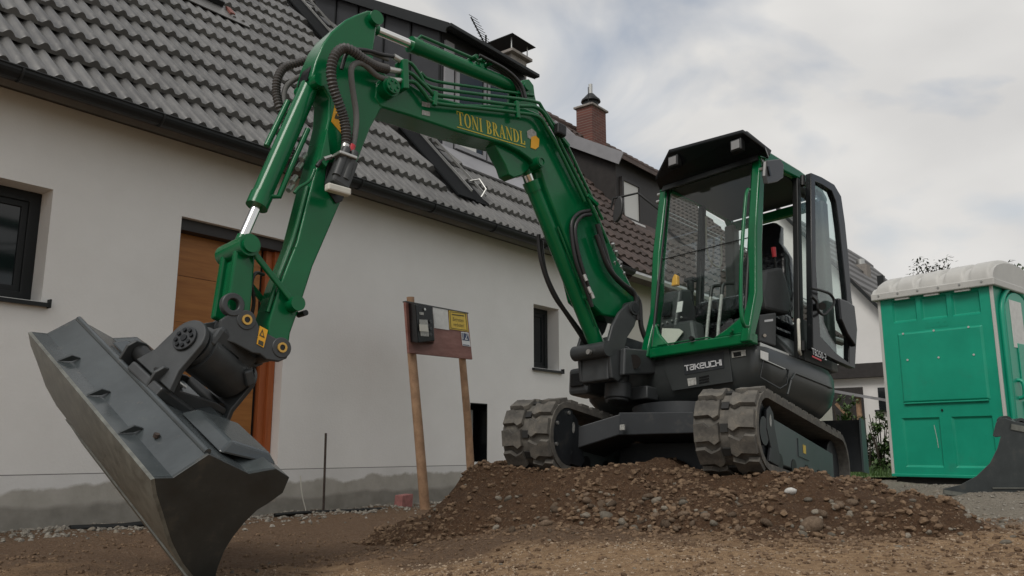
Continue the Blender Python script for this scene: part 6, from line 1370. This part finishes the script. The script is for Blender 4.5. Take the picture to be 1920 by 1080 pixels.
# ------------------------------------------------------------------ digging bucket lying on the ground, right
DY_ = 7.35
dgb = tag(empty('digging_bucket', loc=(at(1890, 930, DY_).x, DY_, at(1890, 930, DY_).z)), 'dark grey steel digging bucket lying on the ground in front of the toilet', 'bucket')
def dg(px, py, y=0.0):
    p = at(px, py, DY_ + y); return p - dgb.location
so = [(1765, 917), (1800, 909), (1830, 893), (1856, 868), (1870, 840), (1876, 818), (1866, 820), (1861, 817), (1867, 793), (1874, 785), (1884, 784), (1900, 790), (1940, 797), (2010, 815), (2060, 850), (2075, 900), (2060, 938), (1980, 941), (1900, 937), (1830, 931)]
BW = V((0.60, 0.60, 0.0))
for yy in (0.0, 0.97):
    MB().prism([p + BW * yy for p in [dg(*q) for q in so]], BW * 0.035).build('side_plate', 'bucket_side', dgb, smooth=0, bevel=0.004)
bs_ = MB(); pf = [dg(*q) for q in so[8:17]]
vs = [p + BW * y for y in (0.036, 0.969) for p in pf]; n_ = len(pf); bs_.add(vs, [(i, i + 1, n_ + i + 1, n_ + i) for i in range(n_ - 1)]); vs2 = [p + BW * y + V((0, 0, -0.02)) for y in (0.036, 0.969) for p in pf]; bs_.add(vs2, [(i, n_ + i, n_ + i + 1, i + 1) for i in range(n_ - 1)])
bs_.build('shell', 'bucket_side', dgb, smooth=30)
fl2 = MB(); pf = [dg(*q) for q in so[16:] + so[:1]]; n_ = len(pf); fl2.add([p + BW * y for y in (0.036, 0.969) for p in pf], [(i, i + 1, n_ + i + 1, n_ + i) for i in range(n_ - 1)]); fl2.build('floor_plate', 'bucket_side', dgb, smooth=0)
MB().beam(dg(1768, 922) + V((0, -.01, 0)), dg(1905, 942) + V((0, -.01, -.005)), 0.02, 0.035).build('wear_strip', 'wear_steel', dgb, smooth=0)
MB().beam(dg(1860, 915) + V((0, -.008, 0)), dg(1990, 915) + V((0, -.008, 0)), 0.012, 0.008).build('weld_seam', 'wear_steel', dgb, smooth=0)
for k in range(4):
    x = 0.08 + k * 0.13; p = dg(1878, 792); MB().annulus(V((p.x + x, 0.06 + .0 * k, p.z + 0.005 - .02 * k)), V((p.x + x, 0.12, p.z + 0.005 - .02 * k)), 0.055, 0.03, n=18).build('hook_eye', 'bucket_side', dgb)
MB().beam(dg(1895, 800) + V((0, -.004, 0)), dg(1990, 812) + V((0, -.004, -.03)), 0.014, 0.05).build('edge_bar', 'red' if False else 'wear_steel', dgb, smooth=0)

# ------------------------------------------------------------------ site board with meter box, notices and house number
BY = -0.95                                   # stands in front of the house wall (house coordinates)
board = tag(empty('site_board', mtx=HM), 'reddish wooden site board on two round posts with black box and notices', 'sign board')
def hb(px, py, y=BY): return HI @ hit(px, py, HP + HN * y, HN)
c_tl, c_tr, c_br, c_bl = hb(760, 566), hb(877, 588), hb(886, 674), hb(767, 662)
M['board_red'] = wood_material('faded_red_board', (0.17, 0.065, 0.052), (0.30, 0.155, 0.13), 2.5, 9)
bdm = MB().prism([c_tl, c_tr, c_br, c_bl], (0, 0.03, 0)).build('panel', 'board_red', board, smooth=0, bevel=0.004)
lo_p = hb(797, 955); MB().tube([c_bl + V((0.06, 0.06, 0.6)), hb(772, 662, BY + .06), hb(785, 810, BY + .06), hb(797, 955, BY + .06), hb(799, 985, BY + .06)], [0.04, 0.047, 0.050, 0.052, 0.054], 14).build('post', 'post_wood', board, smooth=60)
MB().tube([hb(860, 600, BY + .06), hb(867, 675, BY + .06), hb(877, 790, BY + .06), hb(884, 905, BY + .06), hb(887, 945, BY + .06)], [0.036, 0.04, 0.043, 0.046, 0.047], 14).build('post', 'post_wood', board, smooth=60)
mbx = MB(); q = [hb(x, y, BY - .16) for x, y in ((779, 571), (811, 575), (815, 639), (784, 643))]; bxq = [hb(x, y, BY) for x, y in ((765, 568), (808, 575), (813, 645), (769, 641))]
vb = [V((p.x, BY - 0.002, p.z)) for p in bxq]; vf = [V((p.x, BY - 0.16, p.z)) for p in q]; mbx.hexa(vf + vb)
mbo = mbx.build('meter_box', 'blackgloss', board, smooth=0, bevel=0.008)
def on_box(pts, dy): return [hb(x, y, BY - .16 - dy) for x, y in pts]
MB().prism(on_box(((786, 599), (801, 600), (804, 631), (789, 630)), .003), (0, -0.006, 0)).build('box_label', 'decal_grey', mbo, smooth=0)
MB().prism(on_box(((786, 608), (801, 609), (803, 622), (787, 621)), .011), (0, -0.004, 0)).build('box_window', 'white_plastic', mbo, smooth=0)
MB().prism(on_box(((786, 585), (794, 586), (794, 591), (787, 590)), .003), (0, -0.004, 0)).build('box_plate', 'decal_grey', mbo, smooth=0)
lc_ = hb(796, 580, BY - .165); MB().cyl(lc_, lc_ - V((0, .008, 0)), 0.014, n=10).build('box_lock', 'steel', mbo)
for yy in (603, 616, 627): p = hb(807, yy, BY - .165); MB().cyl(p, p - V((0, .01, 0)), 0.018, n=10).build('socket', 'interior', mbo)
MB().prism([hb(*q, BY - .004) for q in ((811, 576), (839, 580), (842, 619), (814, 615))], (0, -0.003, 0)).build('white_notice', 'paper', board, smooth=0)
ys = MB().prism([hb(*q, BY - .004) for q in ((841, 582), (874, 586), (878, 622), (843, 617))], (0, -0.004, 0)).build('yellow_sign', 'sign_yellow', board, smooth=0)
bi = [hb(*q, BY - .0085) for q in ((844, 585), (872, 588.5), (875.5, 619), (846, 614.5))]; bo = [hb(*q, BY - .0085) for q in ((843, 584), (873, 587.5), (876.5, 620), (845, 615.5))]
MB().ring(bo, bi, (0, -0.001, 0)).build('sign_border', 'sign_ink', ys, smooth=0)
o = hb(849, 601.5, BY - .009); x_ = hb(869, 604.5, BY - .009); text_mesh('sign_text', 'Betreten', 'sign_ink', ys, o, x_ - o, (0, 0, 1), width=(x_ - o).length, height=0.042)
o = hb(850, 611.0, BY - .009); x_ = hb(870, 614, BY - .009); text_mesh('sign_text', 'verboten!', 'sign_ink', ys, o, x_ - o, (0, 0, 1), width=(x_ - o).length, height=0.040)
MB().prism([hb(*q, BY - .0085) for q in ((847, 588.5), (870, 591.5), (870.3, 593.5), (847, 590.5))], (0, -0.001, 0)).build('sign_text_line', 'sign_ink', ys, smooth=0)
nb_ = MB().prism([hb(*q, BY - .004) for q in ((864, 622), (878, 624), (882, 650), (867, 648))], (0, -0.004, 0)).build('house_number_plate', 'number_white', board, smooth=0)
MB().prism([hb(*q, BY - .0085) for q in ((865.5, 624), (877.5, 625.5), (880, 639.5), (867, 638))], (0, -0.001, 0)).build('number_field', 'number_blue', nb_, smooth=0)
o = hb(867.5, 636, BY - .011); x_ = hb(877, 637.2, BY - .011); text_mesh('house_number', '12', 'number_white', nb_, o, x_ - o, (0, 0, 1), width=(x_ - o).length, height=0.085)
MB().prism([hb(*q, BY - .0085) for q in ((868, 645.5), (880, 647), (880.3, 648.5), (868.2, 647))], (0, -0.001, 0)).build('number_stripe', 'number_blue', nb_, smooth=0)
tp_ = MB().beam(c_tl + V((0, .015, .004)), c_tr + V((0, .015, .004)), 0.05, 0.012).build('top_strip', 'interior', board, smooth=0)

# ------------------------------------------------------------------ small things by the wall
def hbw(px, py, y): return hit(px, py, HP + HN * y, HN)
p0, p1 = hbw(606, 978, -.22), hbw(611, 812, -.22)
tag(MB().cyl(p0 - V((0, 0, .1)), p1, 0.012, n=8).build('steel_rod', 'rust'), 'rusty upright steel rod driven into the ground by the wall', 'rod')
wp = [hbw(x, y, -.25) for x, y in ((563, 892), (566, 925), (573, 955), (577, 968), (590, 975), (604, 981))]
tag(MB().tube(smooth_path(wp, 0.03), 0.005, 6).build('bent_wire', 'white_plastic'), 'bent pale wire at the foot of the wall beside the rod', 'wire')
M['pink_block'] = mat('pink_brick', (0.30, 0.13, 0.12), 0.85, var=0.2, vscale=20)
q = [hbw(*p, -.3) for p in ((752, 956), (773, 957), (775, 926), (755, 929))]
pb_ = MB().prism(q, HN * 0.12).build('brick_block', 'pink_block', smooth=0, bevel=0.006); tag(pb_, 'pink brick block standing at the foot of the wall', 'brick')
tw_ = MB().tube(smooth_path([side(x, y, -.2) for x, y in ((583, 545), (592, 536), (598, 530), (601, 534))], 0.02), 0.003, 5)
tag(MB().tube(smooth_path([hbw(x, y, -.30) for x, y in ((515, 966), (560, 962), (600, 960), (650, 958), (700, 955), (745, 953))], 0.1), 0.018, 8).build('drain_pipe', 'black', smooth=60), 'black drain pipe lying along the foot of the white wall', 'pipe')
tag(MB().tube(smooth_path([hbw(x, y, -.22) for x, y in ((130, 992), (180, 990), (230, 988), (285, 982), (330, 984))], 0.1), [0.03] * 0 or 0.03, 8).build('membrane_roll', 'black', smooth=60), 'black membrane edge lying at the wall left of the bucket', 'membrane')

# ------------------------------------------------------------------ stones and gravel
def stone_mesh(i):
    b = bmesh.new(); bmesh.ops.create_icosphere(b, subdivisions=2, radius=1.0)
    sc = V((random.uniform(.85, 1.25), random.uniform(.7, 1.0), random.uniform(.5, .8))); sd = random.uniform(0, 99)
    for v in b.verts:
        n = noise.noise(v.co * 0.9 + V((sd, 0, 0))) * 0.30 + noise.noise(v.co * 2.1 + V((0, sd, 0))) * 0.10
        v.co = V((v.co.x * sc.x, v.co.y * sc.y, v.co.z * sc.z)) * (1 + n)
    me = bpy.data.meshes.new('stone'); b.to_mesh(me); b.free(); me.polygons.foreach_set('use_smooth', [True] * len(me.polygons)); return me
def stone_mat(name, c1, c2):
    m, n, l, b, tc, nz, ramp, mix = soil_material(); m.name = name; b.inputs['Roughness'].default_value = 0.85
    k = nz(3.0, 6, 0.65); c = ramp(k, 0.3, c1, 0.7, c2).outputs['Color']
    oi = n.new('ShaderNodeObjectInfo'); mr = n.new('ShaderNodeMapRange'); mr.inputs['To Min'].default_value = 0.55; mr.inputs['To Max'].default_value = 1.25; l.new(oi.outputs['Random'], mr.inputs['Value'])
    hs_ = n.new('ShaderNodeHueSaturation'); l.new(mr.outputs['Result'], hs_.inputs['Value']); l.new(c, hs_.inputs['Color']); l.new(hs_.outputs['Color'], b.inputs['Base Color'])
    bp = n.new('ShaderNodeBump'); bp.inputs['Strength'].default_value = 0.3; bp.inputs['Distance'].default_value = 0.1; l.new(nz(14, 4).outputs['Fac'], bp.inputs['Height']); l.new(bp.outputs['Normal'], b.inputs['Normal'])
    return m
SM = [stone_mat('stone_brown', (0.080, 0.054, 0.036), (0.19, 0.140, 0.098)), stone_mat('stone_grey', (0.125, 0.108, 0.085), (0.26, 0.230, 0.185))]
WHITE_ST = mat('stone_white', (0.50, 0.49, 0.46), 0.8, var=0.15, vscale=4)
meshes = []
for k, m in enumerate((SM[0], SM[0], SM[0], SM[1], SM[1])):
    for i in range(3): me = stone_mesh(i); me.materials.append(m); meshes.append(me)
def put_stone(px, py, r, mesh, label, group=None):
    p = on_ground(px, py)
    if p is None: return
    o = bpy.data.objects.new('stone', mesh); COL.objects.link(o); o.location = (p.x, p.y, surf(p.x, p.y) + r * random.uniform(-0.35, 0.22)); o.scale = (r, r, r)
    o.rotation_euler = (random.gauss(0, .35), random.gauss(0, .35), random.uniform(0, 6.28)); tag(o, label, 'stone', group); return o
regions = [  # pixel box, count, radius range, label, group
    ((930, 925, 1300, 1000), 105, (0.016, 0.042), 'brown rounded stone on the lower slope of the pile below the left track', 'stones below the left track'),
    ((1300, 935, 1600, 1005), 55, (0.014, 0.036), 'brown stone on the lower slope of the pile below the right track', 'stones below the right track'),
    ((850, 880, 1560, 935), 30, (0.010, 0.022), 'small stone stuck in the upper face of the earth pile', 'stones in the upper pile face'),
    ((1560, 900, 1900, 1040), 45, (0.010, 0.030), 'grey stone scattered on the gravel slope towards the toilet', 'stones on the gravel slope'),
    ((0, 985, 330, 1010), 22, (0.016, 0.036), 'pale stone lying at the foot of the wall left of the bucket', 'stones at the wall left of the bucket'),
    ((560, 955, 830, 985), 30, (0.010, 0.024), 'pale stone lying at the foot of the wall near the posts', 'stones at the wall near the posts'),
    ((430, 990, 1300, 1075), 34, (0.006, 0.020), 'small pale stone on the flat ground in the foreground', 'stones on the flat foreground')]
for (x0, y0, x1, y1), cnt, (r0, r1), lab, grp in regions:
    for i in range(cnt):
        r = (r0 + (r1 - r0) * random.random() ** 2.0) * 0.88; ms = meshes[9:] if 'pale' in lab or 'grey' in lab else meshes
        put_stone(random.uniform(x0, x1), random.uniform(y0, y1), r, random.choice(ms), lab, grp)
wm = stone_mesh(99); wm.materials.append(WHITE_ST)
put_stone(1483, 926, 0.036, wm, 'single whitish stone on the pile in front of the right track')
put_stone(1523, 988, 0.060, meshes[0], 'largest dark boulder at the foot of the pile below the right track')
put_stone(1133, 968, 0.045, meshes[10], 'large pale stone on the pile slope between the tracks')
put_stone(1705, 912, 0.055, meshes[11], 'grey rounded stone beside the lower left corner of the toilet')
put_stone(1755, 924, 0.036, meshes[12], 'pale broken stone in front of the toilet base beside the dark bucket')
# gravel: too many to count
_t = (1 + 5 ** .5) / 2; _k = 1 / math.hypot(1, _t)
oct_v = np.array([(-1, _t, 0), (1, _t, 0), (-1, -_t, 0), (1, -_t, 0), (0, -1, _t), (0, 1, _t), (0, -1, -_t), (0, 1, -_t), (_t, 0, -1), (_t, 0, 1), (-_t, 0, -1), (-_t, 0, 1)], float) * _k
oct_f = [(0, 11, 5), (0, 5, 1), (0, 1, 7), (0, 7, 10), (0, 10, 11), (1, 5, 9), (5, 11, 4), (11, 10, 2), (10, 7, 6), (7, 1, 8), (3, 9, 4), (3, 4, 2), (3, 2, 6), (3, 6, 8), (3, 8, 9), (4, 9, 5), (2, 4, 11), (6, 2, 10), (8, 6, 7), (9, 8, 1)]
def gravel(name, n, sampler, rr, m, label):
    vs, fs = [], []
    for i in range(n):
        s = sampler()
        if s is None: continue
        x, y = s; z = surf(x, y); r = rr[0] + (rr[1] - rr[0]) * random.random() ** 3
        a = random.uniform(0, 6.28); ca, sa = math.cos(a), math.sin(a); k = (random.uniform(.8, 1.4), random.uniform(.7, 1.1), random.uniform(.6, .95)); t = random.uniform(-.3, .3)
        o = len(vs)
        for q in oct_v:
            qx, qy, qz = q[0] * k[0] + random.uniform(-.2, .2), q[1] * k[1] + random.uniform(-.2, .2), q[2] * k[2]
            vs.append((x + r * (qx * ca - qy * sa), y + r * (qx * sa + qy * ca), z + r * (qz + t * qx + 0.15)))
        fs += [(a_ + o, b_ + o, c_ + o) for a_, b_, c_ in oct_f]
    me = bpy.data.meshes.new(name); me.from_pydata(vs, [], fs); me.materials.append(m); o = bpy.data.objects.new(name, me); COL.objects.link(o); return tag(o, label, 'gravel', kind='stuff')
def gravel_mat(name, c1, c2):
    m, n, l, b, tc, nz, ramp, mix = soil_material(); m.name = name
    k = nz(26, 2); l.new(ramp(k, 0.3, c1, 0.7, c2).outputs['Color'], b.inputs['Base Color']); return m
GB = gravel_mat('gravel_brown', (0.065, 0.040, 0.025), (0.22, 0.15, 0.095)); GG = gravel_mat('gravel_grey', (0.13, 0.115, 0.095), (0.32, 0.30, 0.26))
def s_pile():
    x, y = random.uniform(-1.2, 3.6), random.uniform(3.9, 7.2); return (x, y) if pile_raw(x, y) > ground_h(x, y) - 0.02 and fb(x, y, 2.6, 3, 6.6) + random.uniform(-.35, .35) > -0.12 else None
def s_near():
    x, y = random.uniform(-3.0, 3.0), 2.7 + 3.8 * random.random() ** 1.3
    return (x, y) if fb(x, y, 1.8, 3, 6.1) + random.uniform(-.3, .3) > 0 else None
def s_wall():
    p = HP + HD * random.uniform(-2, 5) - HN * abs(random.gauss(0.15, 0.35)); return p.x, p.y
def s_road(): return random.uniform(2.3, 5.0), random.uniform(4.2, 8.6)
gravel('pile_gravel', 24000, s_pile, (0.0035, 0.026), GB, 'brown gravel and clods covering the earth pile')
gravel('ground_gravel', 20000, s_near, (0.002, 0.014), GB, 'fine brown gravel strewn over the bare ground')
def s_foot():
    x, y = random.uniform(-1.6, 3.6), random.uniform(3.0, 5.2); dz = ground_h(x, y) - pile_raw(x, y)
    return (x, y) if dz > -0.02 and random.random() < math.exp(-max(0.0, dz) / 0.22) else None
def s_front(): return random.uniform(-1.8, 2.6), random.uniform(2.75, 4.4)
gravel('foot_gravel', 16000, s_foot, (0.002, 0.018), GB, 'loose brown clods spilled around the foot of the earth pile')
gravel('foreground_grit', 12000, s_front, (0.0015, 0.008), gravel_mat('grit_tan', (0.15, 0.10, 0.06), (0.42, 0.33, 0.24)), 'fine tan grit on the trampled foreground')
gravel('wall_gravel', 2600, s_wall, (0.005, 0.028), GG, 'pale gravel along the foot of the white wall')
gravel('road_gravel', 7000, s_road, (0.003, 0.016), GG, 'grey crushed gravel on the right towards the toilet')

# ------------------------------------------------------------------ plants
def leaf_cloud(mb, c, rad, n, size, squash=1.0):
    for i in range(n):
        d = V((random.gauss(0, 1), random.gauss(0, 1), random.gauss(0, 1))).normalized() * random.random() ** 0.45
        p = V(c) + V((d.x * rad, d.y * rad, d.z * rad * squash)); a = V((random.gauss(0, 1), random.gauss(0, 1), random.gauss(0, .6))).normalized(); b, _ = ortho(a); s = size * random.uniform(.6, 1.3)
        mb.add([p - a * s, p + b * s * .42, p + a * s, p - b * s * .42], [(0, 1, 2, 3)])
def shrub(px, y, w, h, n, m, label, size=0.05, zb=0.3):
    base = at(px, 880, y); base.z = zb
    e_ = tag(empty('shrub', loc=base), label, 'shrub', None)
    st_ = MB()
    for k in range(7):
        a = random.uniform(0, 6.28); st_.tube([(0, 0, 0), (math.cos(a) * w * .2, math.sin(a) * w * .2, h * .4), (math.cos(a) * w * .45, math.sin(a) * w * .45, h * random.uniform(.7, 1.0))], [0.014, 0.01, 0.005], 5)
    st_.build('stems', 'bark', e_)
    mb = MB()
    for k in range(22): leaf_cloud(mb, (random.gauss(0, w * .3), random.gauss(0, w * .3), random.uniform(.08, 1) * h), w * .24, n // 22, size)
    mb.build('foliage', m, e_, smooth=0)
shrub(1655, 11.2, 0.30, 0.78, 1100, 'leaf', 'leafy green shrub against the left edge of the toilet', 0.04)
shrub(1630, 12.4, 0.28, 0.55, 700, 'leaf_dark', 'low darker shrub between the dozer blade and the leafy shrub', 0.04)
shrub(1592, 13.4, 0.36, 1.10, 700, 'leaf', 'pale green shrub under the garden shelter', 0.045)
def tree(px, py, y, rad, label, n, m='leaf_dark', dens=1.0):
    top = at(px, py, y); zt = top.z
    e_ = tag(empty('tree', loc=(top.x, y, 0.3)), label, 'tree')
    MB().tube([(0, 0, 0), (.1, 0, zt * .4), (-.1, .1, zt * .75), (0, 0, zt - .6)], [0.22, 0.17, 0.10, 0.03], 8).build('trunk', 'bark', e_, smooth=60)
    br = MB()
    mb = MB()
    for k in range(34):
        a = random.uniform(0, 6.28); hh = random.uniform(.42, 1.0); rr = rad * (1.15 - hh * .85) * random.uniform(.35, 1.0); c = V((math.cos(a) * rr, math.sin(a) * rr, (zt - .3) * hh))
        br.tube([(0, 0, max(.5, c.z - rad * .5)), c * 1.0], [0.04, 0.008], 5); leaf_cloud(mb, c, rad * .24, n // 34, 0.07, .8)
    br.build('limbs', 'bark', e_); mb.build('crown', m, e_, smooth=0)
tree(1745, 488, 24.0, 1.5, 'thin tree top showing above the white toilet roof', 900)
tree(1950, 515, 18.0, 2.0, 'dark leafy tree behind the right side of the toilet', 5200)
